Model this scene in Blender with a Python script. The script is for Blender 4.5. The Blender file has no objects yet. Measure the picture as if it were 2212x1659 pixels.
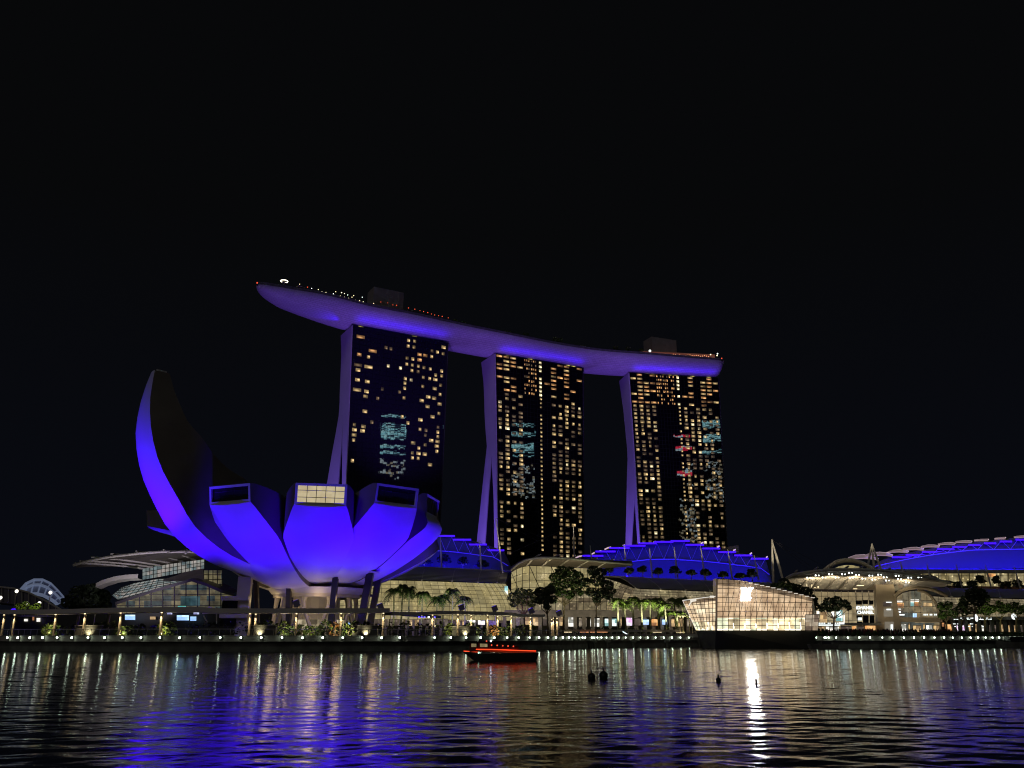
import bpy, math, random
from mathutils import Vector, Matrix
random.seed(7)
S = bpy.context.scene
COL = S.collection

# ------------------------------------------------------------------ camera
EYE = 2.45                       # metres above the water
FPX, CX, CY = 1810.8, 1106.0, 829.5
PITCH = math.atan(547.5 / FPX)
cam = bpy.data.cameras.new('camera')
cam.sensor_width = 36.0
cam.lens = 36.0 * FPX / 2212.0
cam.clip_start = 0.5
cam.clip_end = 6000
cam_o = bpy.data.objects.new('camera', cam)
COL.objects.link(cam_o)
cam_o.location = (0, 0, EYE)
cam_o.rotation_euler = (math.pi / 2 + PITCH, 0, 0)
S.camera = cam_o

# ------------------------------------------------------------------ sky, weak sun lamp as city glow, exposure
w = bpy.data.worlds.new('World')
S.world = w
w.use_nodes = True
bg = w.node_tree.nodes['Background']
_n = w.node_tree.nodes; _l = w.node_tree.links
_tc = _n.new('ShaderNodeTexCoord'); _sx = _n.new('ShaderNodeSeparateXYZ'); _cr = _n.new('ShaderNodeValToRGB')
_l.new(_tc.outputs['Generated'], _sx.inputs[0]); _l.new(_sx.outputs[2], _cr.inputs[0]); _l.new(_cr.outputs[0], bg.inputs[0])
_cr.color_ramp.elements[0].position = 0.0; _cr.color_ramp.elements[0].color = (0.80, 1.0, 1.9, 1)
_cr.color_ramp.elements[1].position = 0.45; _cr.color_ramp.elements[1].color = (0.68, 0.74, 0.86, 1)
bg.inputs[1].default_value = 0.0032
sun = bpy.data.lights.new('sun', 'SUN')
sun.energy = 0.115
sun.angle = math.radians(20)
sun.color = (1.0, 0.93, 0.88)
sun_o = bpy.data.objects.new('sun', sun)
COL.objects.link(sun_o)
sun_o.rotation_euler = (math.radians(62), 0, math.radians(-28))
S.view_settings.view_transform = 'Standard'
S.view_settings.look = 'None'
S.view_settings.exposure = 0
S.view_settings.gamma = 1
S.cycles.use_denoising = True
S.cycles.max_bounces = 5
S.cycles.diffuse_bounces = 2
S.cycles.glossy_bounces = 3
S.cycles.transparent_max_bounces = 12
S.cycles.sample_clamp_indirect = 6
S.cycles.blur_glossy = 0.3
S.cycles.filter_width = 1.1

# ------------------------------------------------------------------ measuring helpers
cP, sP = math.cos(PITCH), math.sin(PITCH)

def ray(px, py):
    dx, dy = px - CX, CY - py
    return Vector((dx, FPX * cP - dy * sP, FPX * sP + dy * cP))

def at(px, py, Y):
    d = ray(px, py)
    t = Y / d.y
    return Vector((d.x * t, Y, EYE + d.z * t))

def atz(px, py, Z):
    d = ray(px, py)
    t = (Z - EYE) / d.z
    return Vector((d.x * t, d.y * t, Z))

def atx(px, Y, z):
    """the point at depth Y and height z seen in column px"""
    depth = Y * cP + (z - EYE) * sP
    return Vector(((px - CX) / FPX * depth, Y, z))

def on_plane(px, py, p0, n):
    d = ray(px, py)
    e = Vector((0, 0, EYE))
    t = (p0 - e).dot(n) / d.dot(n)
    return e + d * t

def lerp(a, b, t):
    return a + (b - a) * t

def interp(x, pts):
    """piecewise linear over [(x, y)]"""
    if x <= pts[0][0]:
        return pts[0][1]
    for (a, ya), (b, yb) in zip(pts, pts[1:]):
        if x <= b:
            return ya + (yb - ya) * (x - a) / (b - a)
    return pts[-1][1]

# ------------------------------------------------------------------ materials
def mat(name, col, rough=0.6, metal=0.0, emit=None, es=1.0, var=0.0, scale=0.3, bump=0.0, sample=True, spec=0.5):
    m = bpy.data.materials.new(name)
    m.use_nodes = True
    nt = m.node_tree
    b = nt.nodes['Principled BSDF']
    b.inputs['Base Color'].default_value = (*col, 1)
    b.inputs['Roughness'].default_value = rough
    b.inputs['Metallic'].default_value = metal
    b.inputs['Specular IOR Level'].default_value = spec
    if emit:
        b.inputs['Emission Color'].default_value = (*emit, 1)
        b.inputs['Emission Strength'].default_value = es
    if var or bump:
        tc = nt.nodes.new('ShaderNodeTexCoord')
        no = nt.nodes.new('ShaderNodeTexNoise')
        no.inputs['Scale'].default_value = scale
        no.inputs['Detail'].default_value = 5
        nt.links.new(tc.outputs['Object'], no.inputs['Vector'])
        if var:
            mr = nt.nodes.new('ShaderNodeMapRange')
            mr.inputs['From Min'].default_value = 0.3
            mr.inputs['From Max'].default_value = 0.7
            mr.inputs['To Min'].default_value = 1 - var
            mr.inputs['To Max'].default_value = 1 + var
            nt.links.new(no.outputs['Fac'], mr.inputs['Value'])
            mx = nt.nodes.new('ShaderNodeVectorMath')
            mx.operation = 'SCALE'
            mx.inputs[0].default_value = col
            nt.links.new(mr.outputs[0], mx.inputs['Scale'])
            nt.links.new(mx.outputs[0], b.inputs['Base Color'])
        if bump:
            bp = nt.nodes.new('ShaderNodeBump')
            bp.inputs['Strength'].default_value = bump
            nt.links.new(no.outputs['Fac'], bp.inputs['Height'])
            nt.links.new(bp.outputs[0], b.inputs['Normal'])
    if not sample:
        m.cycles.emission_sampling = 'NONE'
    return m

def interior(name, cols, cw, ch, es=1.0, contrast=0.5, base=(0.02, 0.02, 0.02), sample=True, lamps=0.0):
    """lit rooms seen through glazing: UV in metres, a cell per bay and storey, each with its own tint and level"""
    m = bpy.data.materials.new(name)
    m.use_nodes = True
    nt = m.node_tree
    N = nt.nodes.new
    L = nt.links.new
    b = nt.nodes['Principled BSDF']
    b.inputs['Base Color'].default_value = (*base, 1)
    b.inputs['Roughness'].default_value = 0.25
    uv = N('ShaderNodeUVMap')
    sc = N('ShaderNodeVectorMath'); sc.operation = 'DIVIDE'
    sc.inputs[1].default_value = (cw, ch, 1)
    L(uv.outputs[0], sc.inputs[0])
    fl = N('ShaderNodeVectorMath'); fl.operation = 'FLOOR'
    L(sc.outputs[0], fl.inputs[0])
    wn = N('ShaderNodeTexWhiteNoise'); wn.noise_dimensions = '2D'
    L(fl.outputs[0], wn.inputs['Vector'])
    cr = N('ShaderNodeValToRGB')
    cr.color_ramp.interpolation = 'CONSTANT'
    el = cr.color_ramp.elements
    while len(el) > 1:
        el.remove(el[-1])
    el[0].position = 0; el[0].color = (*cols[0], 1)
    for i, c in enumerate(cols[1:], 1):
        e = el.new(i / len(cols)); e.color = (*c, 1)
    L(wn.outputs['Value'], cr.inputs[0])
    no = N('ShaderNodeTexNoise'); no.inputs['Scale'].default_value = 0.55; no.inputs['Detail'].default_value = 4
    L(uv.outputs[0], no.inputs['Vector'])
    mr = N('ShaderNodeMapRange')
    mr.inputs['From Min'].default_value = 0.3; mr.inputs['From Max'].default_value = 0.7
    mr.inputs['To Min'].default_value = es * (1 - contrast); mr.inputs['To Max'].default_value = es * (1 + contrast)
    L(no.outputs['Fac'], mr.inputs['Value'])
    L(cr.outputs[0], b.inputs['Emission Color'])
    last = mr.outputs[0]
    if lamps:
        vo = N('ShaderNodeTexVoronoi'); vo.voronoi_dimensions = '2D'; vo.inputs['Scale'].default_value = 0.42
        L(uv.outputs[0], vo.inputs['Vector'])
        lt = N('ShaderNodeMath'); lt.operation = 'LESS_THAN'; lt.inputs[1].default_value = 0.13
        L(vo.outputs['Distance'], lt.inputs[0])
        mm = N('ShaderNodeMath'); mm.operation = 'MULTIPLY_ADD'; mm.inputs[1].default_value = lamps
        L(lt.outputs[0], mm.inputs[0]); L(last, mm.inputs[2])
        last = mm.outputs[0]
    L(last, b.inputs['Emission Strength'])
    if not sample:
        m.cycles.emission_sampling = 'NONE'
    return m

def room_window(name, col, es):
    """curtained hotel room with a bedside lamp; UV 0..1 per window, seed in the island"""
    m = bpy.data.materials.new(name)
    m.use_nodes = True
    nt = m.node_tree
    N = nt.nodes.new; L = nt.links.new
    b = nt.nodes['Principled BSDF']
    b.inputs['Base Color'].default_value = (0.02, 0.02, 0.02, 1)
    b.inputs['Roughness'].default_value = 0.2
    ge = N('ShaderNodeNewGeometry'); oi = N('ShaderNodeObjectInfo')
    ad = N('ShaderNodeMath'); ad.operation = 'ADD'
    L(ge.outputs['Random Per Island'], ad.inputs[0]); L(oi.outputs['Random'], ad.inputs[1])
    wn = N('ShaderNodeTexWhiteNoise'); wn.noise_dimensions = '1D'
    L(ad.outputs[0], wn.inputs['W'])
    uv = N('ShaderNodeUVMap')
    cm = N('ShaderNodeMix'); cm.data_type = 'VECTOR'
    cm.inputs['Factor'].default_value = 0.55
    cm.inputs[4].default_value = (0.55, 0.35, 0)
    L(wn.outputs['Color'], cm.inputs[5])
    di = N('ShaderNodeVectorMath'); di.operation = 'DISTANCE'
    L(uv.outputs[0], di.inputs[0])
    sx = N('ShaderNodeSeparateXYZ'); L(cm.outputs[1], sx.inputs[0])
    cx = N('ShaderNodeCombineXYZ'); L(sx.outputs[0], cx.inputs[0]); L(sx.outputs[1], cx.inputs[1])
    L(cx.outputs[0], di.inputs[1])
    gl = N('ShaderNodeMapRange')
    gl.inputs['From Min'].default_value = 0.12; gl.inputs['From Max'].default_value = 0.42
    gl.inputs['To Min'].default_value = 2.6; gl.inputs['To Max'].default_value = 0.62
    L(di.outputs['Value'], gl.inputs['Value'])
    lv = N('ShaderNodeMapRange')
    lv.inputs['To Min'].default_value = 0.22 * es; lv.inputs['To Max'].default_value = 1.25 * es
    L(wn.outputs['Value'], lv.inputs['Value'])
    mu = N('ShaderNodeMath'); mu.operation = 'MULTIPLY'
    L(gl.outputs[0], mu.inputs[0]); L(lv.outputs[0], mu.inputs[1])
    b.inputs['Emission Color'].default_value = (*col, 1)
    L(mu.outputs[0], b.inputs['Emission Strength'])
    m.cycles.emission_sampling = 'NONE'
    return m

BLUE = (0.040, 0.0, 1.0)
M = dict(
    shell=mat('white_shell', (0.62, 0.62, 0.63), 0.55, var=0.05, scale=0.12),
    shell_side=mat('shaded_shell_side', (0.16, 0.145, 0.125), 0.6, var=0.12, scale=0.25),  # white shell darkened so the flanks look unlit
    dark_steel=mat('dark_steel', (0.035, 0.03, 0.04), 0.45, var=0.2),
    black=mat('black', (0.012, 0.012, 0.013), 0.5),
    white_paint=mat('white_paint', (0.62, 0.58, 0.56), 0.5, var=0.08),
    concrete=mat('concrete', (0.30, 0.28, 0.25), 0.85, var=0.2, scale=0.6, bump=0.1),
    dark_concrete=mat('dark_concrete', (0.10, 0.10, 0.09), 0.9, var=0.35, scale=0.5),
    wall_beige=mat('beige_wall', (0.45, 0.38, 0.28), 0.8, var=0.12, scale=0.4),
    soffit=mat('canopy_soffit', (0.10, 0.085, 0.07), 0.7, var=0.15),
    leaf=mat('leaf', (0.05, 0.085, 0.022), 0.5, var=0.45, scale=0.8),
    leaf_dark=mat('dark_leaf', (0.030, 0.045, 0.020), 0.55, var=0.45, scale=0.7),
    leaf_lime=mat('lime_leaf', (0.11, 0.15, 0.03), 0.5, var=0.4, scale=1.2),
    leaf_rust=mat('rust_leaf', (0.20, 0.09, 0.03), 0.5, var=0.4, scale=1.2),
    bark=mat('bark', (0.14, 0.10, 0.07), 0.9, var=0.3, scale=2.0),
    palm_bark=mat('palm_bark', (0.15, 0.125, 0.095), 0.85, var=0.25, scale=2.0),
    roof_dark=mat('dark_roof', (0.11, 0.10, 0.105), 0.5, var=0.12, scale=0.3),
    mullion=mat('mullion', (0.028, 0.026, 0.02), 0.5),
    steel=mat('pale_steel', (0.55, 0.52, 0.47), 0.4, var=0.06),
    glassy=mat('dark_glass', (0.010, 0.011, 0.014), 0.08, var=0.0, spec=0.6),
)
# ------------------------------------------------------------------ mesh helpers
class MB:
    def __init__(s):
        s.v = []; s.f = []; s.m = []; s.uv = []
    def vert(s, p, uv=(0, 0)):
        s.v.append(tuple(p)); s.uv.append(uv); return len(s.v) - 1
    def poly(s, pts, m=0, uvs=None):
        s.f.append([s.vert(p, uvs[i] if uvs else (0, 0)) for i, p in enumerate(pts)]); s.m.append(m)
    def quad01(s, a, b, c, d, m=0):
        s.poly([a, b, c, d], m, [(0, 0), (1, 0), (1, 1), (0, 1)])
    def box(s, c, size, rz=0.0, m=0, axes=None):
        c = Vector(c)
        if axes is None:
            ax = Vector((math.cos(rz), math.sin(rz), 0)); ay = Vector((-math.sin(rz), math.cos(rz), 0)); az = Vector((0, 0, 1))
        else:
            ax, ay, az = axes
        ax, ay, az = ax * size[0] / 2, ay * size[1] / 2, az * size[2] / 2
        i = [s.vert(c + ax * x + ay * y + az * z) for z in (-1, 1) for y in (-1, 1) for x in (-1, 1)]
        for q in ((0, 2, 3, 1), (4, 5, 7, 6), (0, 1, 5, 4), (2, 6, 7, 3), (0, 4, 6, 2), (1, 3, 7, 5)):
            s.f.append([i[k] for k in q]); s.m.append(m)
    def hexa(s, p, m=0):
        """8 points: bottom ring 0-3, top ring 4-7"""
        i = [s.vert(q) for q in p]
        for q in ((3, 2, 1, 0), (4, 5, 6, 7), (0, 1, 5, 4), (1, 2, 6, 5), (2, 3, 7, 6), (3, 0, 4, 7)):
            s.f.append([i[k] for k in q]); s.m.append(m)
    def grid(s, rows, m=0, uv=None, close=False):
        base = [[s.vert(p, uv[r][k] if uv else (0, 0)) for k, p in enumerate(row)] for r, row in enumerate(rows)]
        n = len(rows[0])
        for r in range(len(rows) - 1):
            for k in range(n if close else n - 1):
                k2 = (k + 1) % n
                s.f.append([base[r][k], base[r][k2], base[r + 1][k2], base[r + 1][k]]); s.m.append(m)
        return base
    def tube(s, pts, rad, n=6, m=0, cap=True):
        pts = [Vector(p) for p in pts]
        if not hasattr(rad, '__len__'):
            rad = [rad] * len(pts)
        rows = []
        up = Vector((0.013, 0.021, 1)).normalized()
        for i, p in enumerate(pts):
            t = (pts[min(i + 1, len(pts) - 1)] - pts[max(i - 1, 0)])
            if t.length < 1e-9:
                t = Vector((0, 0, 1))
            t.normalize()
            a = t.cross(up)
            if a.length < 0.08:
                a = t.cross(Vector((1, 0.1, 0)))
            a.normalize(); b = t.cross(a)
            rows.append([p + (a * math.cos(2 * math.pi * k / n) + b * math.sin(2 * math.pi * k / n)) * rad[i] for k in range(n)])
        g = s.grid(rows, m, close=True)
        if cap:
            s.f.append(list(reversed(g[0]))); s.m.append(m)
            s.f.append(list(g[-1])); s.m.append(m)
    def ball(s, c, r, n=8, k=5, m=0, sz=1.0):
        c = Vector(c)
        rows = []
        for i in range(k + 1):
            a = -math.pi / 2 + math.pi * i / k
            rr = max(r * math.cos(a), 1e-3)
            rows.append([c + Vector((rr * math.cos(2 * math.pi * j / n), rr * math.sin(2 * math.pi * j / n), r * sz * math.sin(a))) for j in range(n)])
        s.grid(rows, m, close=True)
    def prism(s, outline, z0, z1, m=0):
        """outline [(x, y)] extruded"""
        n = len(outline)
        lo = [s.vert((x, y, z0)) for x, y in outline]; hi = [s.vert((x, y, z1)) for x, y in outline]
        s.f.append(list(reversed(lo))); s.m.append(m)
        s.f.append(hi); s.m.append(m)
        for i in range(n):
            j = (i + 1) % n
            s.f.append([lo[i], lo[j], hi[j], hi[i]]); s.m.append(m)
    def build(s, name, mats, parent=None, smooth=False, **props):
        off = Vector((0, 0, 0))
        p = parent
        while p is not None:
            off += p.location; p = p.parent
        me = bpy.data.meshes.new(name)
        me.from_pydata([(x - off.x, y - off.y, z - off.z) for x, y, z in s.v], [], s.f)
        if not isinstance(mats, (list, tuple)):
            mats = [mats]
        for mm in mats:
            me.materials.append(M[mm] if isinstance(mm, str) else mm)
        me.polygons.foreach_set('material_index', s.m)
        if any(u != (0, 0) for u in s.uv):
            lay = me.uv_layers.new(name='UVMap')
            lv = [0] * len(me.loops)
            me.loops.foreach_get('vertex_index', lv)
            fl = []
            for i in lv:
                fl.extend(s.uv[i])
            lay.data.foreach_set('uv', fl)
        if smooth:
            me.polygons.foreach_set('use_smooth', [True] * len(me.polygons))
        me.update()
        o = bpy.data.objects.new(name, me)
        COL.objects.link(o)
        o.parent = parent
        for k, v in props.items():
            o[k] = v
        return o

def thing(name, loc, label, category, group=None):
    o = bpy.data.objects.new(name, None)
    o.empty_display_size = 0.5
    o.location = loc
    COL.objects.link(o)
    o['label'] = label; o['category'] = category
    if group:
        o['group'] = group
    return o

def relabel(o, label, category, group=None):
    o['label'] = label; o['category'] = category
    if group:
        o['group'] = group
    return o

def dup(root, loc, label=None, rz=0.0, scale=1.0, group=None):
    r = root.copy(); COL.objects.link(r)
    r.location = loc; r.rotation_euler = (0, 0, rz); r.scale = (scale,) * 3
    if label:
        r['label'] = label
    if group:
        r['group'] = group
    for ch in list(root.children):
        c = ch.copy(); COL.objects.link(c); c.parent = r
        for g in list(ch.children):
            d = g.copy(); COL.objects.link(d); d.parent = c
    return r

def lamp(name, kind, loc, target, color, energy, size=0.3, spot=60, blend=0.6, size_y=None, parent=None):
    l = bpy.data.lights.new(name, kind)
    l.color = color; l.energy = energy
    if kind == 'SPOT':
        l.spot_size = math.radians(spot); l.spot_blend = blend; l.shadow_soft_size = size
    elif kind == 'AREA':
        l.shape = 'RECTANGLE'; l.size = size; l.size_y = size_y or size; l.spread = math.radians(150)
    else:
        l.shadow_soft_size = size
    o = bpy.data.objects.new(name, l)
    COL.objects.link(o)
    o.location = loc
    if target is not None:
        d = Vector(target) - Vector(loc)
        o.rotation_euler = d.to_track_quat('-Z', 'Y').to_euler()
    return o

def leaves(mb, c, rx, ry, rz, n, size, m=0, shell=0.55, rnd=random):
    """leaf clumps spread through an uneven crown volume"""
    c = Vector(c)
    for _ in range(n):
        while True:
            p = Vector((rnd.uniform(-1, 1), rnd.uniform(-1, 1), rnd.uniform(-1, 1)))
            if p.length <= 1:
                break
        if p.length > 1e-3:
            p = p.normalized() * (shell + (1 - shell) * p.length ** 0.5 if rnd.random() < 0.75 else p.length)
        q = c + Vector((p.x * rx, p.y * ry, p.z * rz))
        a = Vector((rnd.gauss(0, 1), rnd.gauss(0, 1), rnd.gauss(0, 0.6))).normalized()
        b = a.cross(Vector((rnd.gauss(0, 1), rnd.gauss(0, 1), rnd.gauss(0, 1)))).normalized()
        s = size * rnd.uniform(0.5, 1.3)
        mb.poly([q - a * s, q + b * s * 0.6, q + a * s, q - b * s * 0.6], m)
# ================================================================== WATER AND LAND
import numpy as np
def water_material():
    m = bpy.data.materials.new('water')
    m.use_nodes = True
    nt = m.node_tree; N = nt.nodes.new; L = nt.links.new
    b = nt.nodes['Principled BSDF']
    b.inputs['Base Color'].default_value = (0.002, 0.003, 0.004, 1)
    b.inputs['Roughness'].default_value = 0.10
    b.inputs['IOR'].default_value = 1.33
    tc = N('ShaderNodeTexCoord'); mp = N('ShaderNodeMapping'); no = N('ShaderNodeTexNoise'); bp = N('ShaderNodeBump')
    mp.inputs['Scale'].default_value = (0.6, 1.0, 1)
    no.inputs['Scale'].default_value = 3.2; no.inputs['Detail'].default_value = 2
    bp.inputs['Strength'].default_value = 1.0; bp.inputs['Distance'].default_value = 0.006
    L(tc.outputs['Object'], mp.inputs[0]); L(mp.outputs[0], no.inputs['Vector'])
    L(no.outputs['Fac'], bp.inputs['Height']); L(bp.outputs[0], b.inputs['Normal'])
    return m
M['water'] = water_material()
def waves():
    """rippled surface of the bay: a sum of short crested waves, finer towards the near shore"""
    rg = np.random.default_rng(5)
    ys = [-14.0]
    while ys[-1] < 266:
        ys.append(ys[-1] + (0.16 if ys[-1] < 12 else min(0.36, 0.045 + 0.003 * ys[-1])))
    ys = np.array(ys)
    ta = np.linspace(-1, 1, 1000)
    Y = np.repeat(ys[:, None], len(ta), 1); X = (44 + 0.68 * np.maximum(Y, 0)) * ta[None, :]
    Z = np.zeros_like(X)
    n = 72
    for k in range(n):
        lam = 0.26 * (2.1 / 0.26) ** rg.random()
        th = math.pi / 2 + rg.normal(0, 0.55)
        kk = 2 * math.pi / lam
        slope = WAVE_SLOPE * math.sqrt(2.0 / n) * (0.7 + 0.6 * rg.random())
        ph = rg.random() * 6.283
        A = slope / kk
        arg = kk * (X * math.cos(th) + Y * math.sin(th)) + ph + 0.8 * np.sin(X * 0.07 + k) + 0.8 * np.sin(Y * 0.05 + 2 * k)
        Z += A * np.sin(arg)
    gust = 0.75 + 0.25 * np.sin(X * 0.045 + 0.9 * np.sin(Y * 0.06)) * np.sin(Y * 0.08 + X * 0.02)
    Z = Z * gust
    R_, C_ = X.shape
    co = np.stack([X, Y, Z], -1).reshape(-1, 3).astype(np.float32)
    me = bpy.data.meshes.new('water')
    me.vertices.add(len(co)); me.vertices.foreach_set('co', co.ravel())
    i = np.arange(R_ * C_).reshape(R_, C_)
    q = np.stack([i[:-1, :-1], i[:-1, 1:], i[1:, 1:], i[1:, :-1]], -1).reshape(-1, 4).astype(np.int32)
    me.loops.add(q.size); me.loops.foreach_set('vertex_index', q.ravel())
    me.polygons.add(len(q)); me.polygons.foreach_set('loop_start', np.arange(0, q.size, 4, dtype=np.int32))
    me.update(calc_edges=True)
    me.polygons.foreach_set('use_smooth', np.ones(len(q), dtype=bool))
    me.materials.append(M['water'])
    o = bpy.data.objects.new('water', me); COL.objects.link(o); o['kind'] = 'structure'
WAVE_SLOPE = 0.043
waves()
mb = MB()
mb.poly([(-900, -300, -0.4), (900, -300, -0.4), (900, 900, -0.4), (-900, 900, -0.4)])
mb.build('water', 'water', kind='structure')

# the promontory edge is an arc; the rest of the quay runs on to the right
AC = Vector((-56.3, 232.8)); AR = 76.5
def arc(th, r=AR):
    return Vector((AC.x + r * math.sin(th), AC.y - r * math.cos(th)))
def arc_at(px, r=AR, z=2.4):
    """point of the arc of radius r seen in image column px (near side)"""
    lo, hi = -1.25, 1.42
    f = lambda t: atx(px, arc(t, r).y, z).x - arc(t, r).x
    for _ in range(40):
        mid = (lo + hi) / 2
        if f(mid) > 0:
            lo = mid
        else:
            hi = mid
    p = arc(lo, r)
    return Vector((p.x, p.y, z))

shore = [arc(-1.9 + 0.08 * i) for i in range(42)]           # ends about th = 1.38
shore = [p for i, p in enumerate(shore)]
MID = [Vector(atx(px, Y, 2.4).xy) for px, Y in ((1275, 222), (1290, 226), (1335, 231), (1400, 237), (1480, 243), (1600, 250), (1745, 240))]
RIGHT = [Vector(atx(px, Y, 2.4).xy) for px, Y in ((1755, 208), (1800, 206), (1900, 205), (2000, 208), (2080, 214), (2150, 224), (2212, 240), (2300, 262))]
land = [Vector((-700, 260))] + shore + MID + RIGHT + [Vector((700, 262)), Vector((900, 1500)), Vector((-900, 1500))]
mb = MB()
mb.poly([(p.x, p.y, 2.72) for p in land])
mb.build('ground', mat('ground_paving', (0.16, 0.15, 0.13), 0.85, var=0.3, scale=0.2), kind='structure')

def wall_run(pts, name, label, piles=0, fascia=True):
    """quay edge: pale coping and fascia over a dark recessed base"""
    o = thing(name, (pts[0].x, pts[0].y, 0), label, 'sea wall')
    nrm = []
    for i, p in enumerate(pts):
        t = (pts[min(i + 1, len(pts) - 1)] - pts[max(i - 1, 0)]).normalized()
        nrm.append(Vector((t.y, -t.x)))
    def strip(prof, nm, m):
        mb = MB()
        mb.grid([[(p.x + n.x * d, p.y + n.y * d, z) for d, z in prof] for p, n in zip(pts, nrm)])
        mb.build(nm, m, o)
    strip([(-1.2, 2.80), (0.25, 2.80), (0.25, 2.62)], 'coping', 'concrete')
    strip([(0.25, 2.62), (0.1, 2.60), (0.1, 1.75), (-0.3, 1.72)], 'fascia', 'concrete')
    strip([(-0.3, 1.72), (-0.6, 0.9), (-0.6, -1.0)], 'base', 'dark_concrete')
    if piles:
        acc = 0
        for a, b in zip(pts, pts[1:]):
            n = max(1, int((b - a).length / piles))
            for k in range(n):
                q = a.lerp(b, (k + 0.5) / n)
                mb = MB()
                mb.tube([(q.x, q.y, -1), (q.x, q.y, 1.2)], 0.35, 8)
                mb.box((q.x, q.y, 1.45), (1.5, 1.2, 0.5), 0)
                mb.build('pile', 'dark_concrete', o)
    return o

wall_run(shore[8:], 'sea_wall', 'long curved grey sea wall with a pale lip below the lotus-shaped museum')
wall_run([shore[-1]] + MID, 'sea_wall', 'low deck edge on dark piles between the boat and the glass pavilion', piles=7)
wall_run(RIGHT, 'sea_wall', 'dark planted quay wall to the right of the glass pavilion')

# ------------------------------------------------------------------ edge lamps
lens = mat('lamp_lens', (0.8, 0.85, 0.8), 0.4, emit=(0.80, 1.0, 0.76), es=13)
lens_w = mat('lamp_lens_warm', (0.8, 0.85, 0.8), 0.4, emit=(0.92, 1.0, 0.80), es=13)
for _m, _e in ((lens, 13), (lens_w, 13)):
    _nt = _m.node_tree; _oi = _nt.nodes.new('ShaderNodeObjectInfo'); _mr = _nt.nodes.new('ShaderNodeMapRange')
    _mr.inputs['To Min'].default_value = _e * 0.45; _mr.inputs['To Max'].default_value = _e * 1.35
    _nt.links.new(_oi.outputs['Random'], _mr.inputs['Value']); _nt.links.new(_mr.outputs[0], _nt.nodes['Principled BSDF'].inputs['Emission Strength'])
def make_lamp(loc, label, group, m):
    o = thing('edge_lamp', loc, label, 'lamp', group)
    mb = MB()
    mb.box(Vector(loc) + Vector((0, 0.16, 0.0)), (0.34, 0.2, 0.5))
    mb.box(Vector(loc) + Vector((0, -0.02, 0.32)), (0.42, 0.42, 0.05))
    mb.build('housing', 'black', o)
    mb = MB()
    mb.ball(Vector(loc) + Vector((0, -0.07, 0.02)), 0.165, 8, 6, sz=1.2)
    mb.build('lens', m, o, smooth=True)
    return o
G1, G2, G3 = 'lamps along the museum sea wall', 'lamps along the piled deck edge', 'lamps along the planted quay wall'
L1 = 'small greenish lamp on the curved sea wall below the museum'
L2 = 'small greenish lamp on the piled deck edge left of the pavilion'
L3 = 'small white lamp on the planted quay right of the pavilion'
src1 = [28, 67, 112, 160, 215, 270, 331, 393, 460, 530, 601, 675, 751, 828, 905, 982, 1060, 1137, 1213, 1288, 1361, 1434, 1502, 1633, 1694, 1752,
        1806, 1858, 1906, 1949, 1990, 2026, 2060, 2090, 2116, 2139, 2159, 2175, 2189, 2199]
proto = make_lamp((0, 0, 0), L1, G1, lens)
first = True
for s in src1:
    q = arc_at(s / 1.7396, AR + 0.45)
    if first:
        proto.location = q; first = False
    else:
        dup(proto, q)
def at_run(px, run, out=0.45):
    best = None
    for a, b in zip(run, run[1:]):
        for k in range(101):
            p = a.lerp(b, k / 100)
            d = abs(atx(px, p.y, 2.4).x - p.x)
            if best is None or d < best[0]:
                t = (b - a).normalized()
                best = (d, p + Vector((t.y, -t.x)) * out)
    return Vector((best[1].x, best[1].y, 2.4))
for s in [2218, 2226, 2239, 2255, 2274, 2296, 2321, 2347, 2375, 2402, 2430, 2459, 2490, 2521, 2553, 2585]:
    dup(proto, at_run(s / 1.7396, MID), L2, group=G2)
for s in [3053, 3062, 3068, 3098, 3104, 3114, 3140, 3183, 3226, 3267, 3310, 3350, 3391, 3430, 3467, 3505, 3542, 3574, 3607, 3640, 3669, 3696, 3722, 3747, 3771, 3792, 3810, 3827, 3841]:
    dup(proto, at_run(s / 1.7396, RIGHT), L3, group=G3)
# ================================================================== LOTUS-SHAPED MUSEUM
MC = Vector((-44.0, 195.0, 0))
GZ = 2.75
BETA = math.atan2(44.0, 195.0)
def er(az):
    a = math.radians(az) + BETA
    return Vector((math.sin(a), -math.cos(a), 0))
def et(az):
    a = math.radians(az) + BETA
    return Vector((math.cos(a), math.sin(a), 0))
def on_side(az, hw, px, py):
    """(r, z) where the ray of an image point meets the vertical plane of a petal's right flank"""
    t = et(az)
    p = on_plane(px, py, MC + t * hw, t)
    return ((p - MC).dot(er(az)), p.z)

museum = thing('lotus_museum', (MC.x, MC.y, GZ), 'white lotus-shaped museum on raking columns, its petals floodlit deep blue from below', 'museum')

def resample(pts, n):
    pts = [Vector(p) for p in pts]
    d = [0]
    for a, b in zip(pts, pts[1:]):
        d.append(d[-1] + (b - a).length)
    out = []
    for i in range(n):
        s = d[-1] * i / (n - 1)
        k = 0
        while k < len(d) - 2 and d[k + 1] < s:
            k += 1
        t = (s - d[k]) / max(1e-6, d[k + 1] - d[k])
        # catmull-rom
        p0, p1, p2, p3 = pts[max(k - 1, 0)], pts[k], pts[k + 1], pts[min(k + 2, len(pts) - 1)]
        t2, t3 = t * t, t * t * t
        out.append(0.5 * ((2 * p1) + (p2 - p0) * t + (2 * p0 - 5 * p1 + 4 * p2 - p3) * t2 + (3 * p1 - p0 - 3 * p2 + p3) * t3))
    return out

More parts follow.
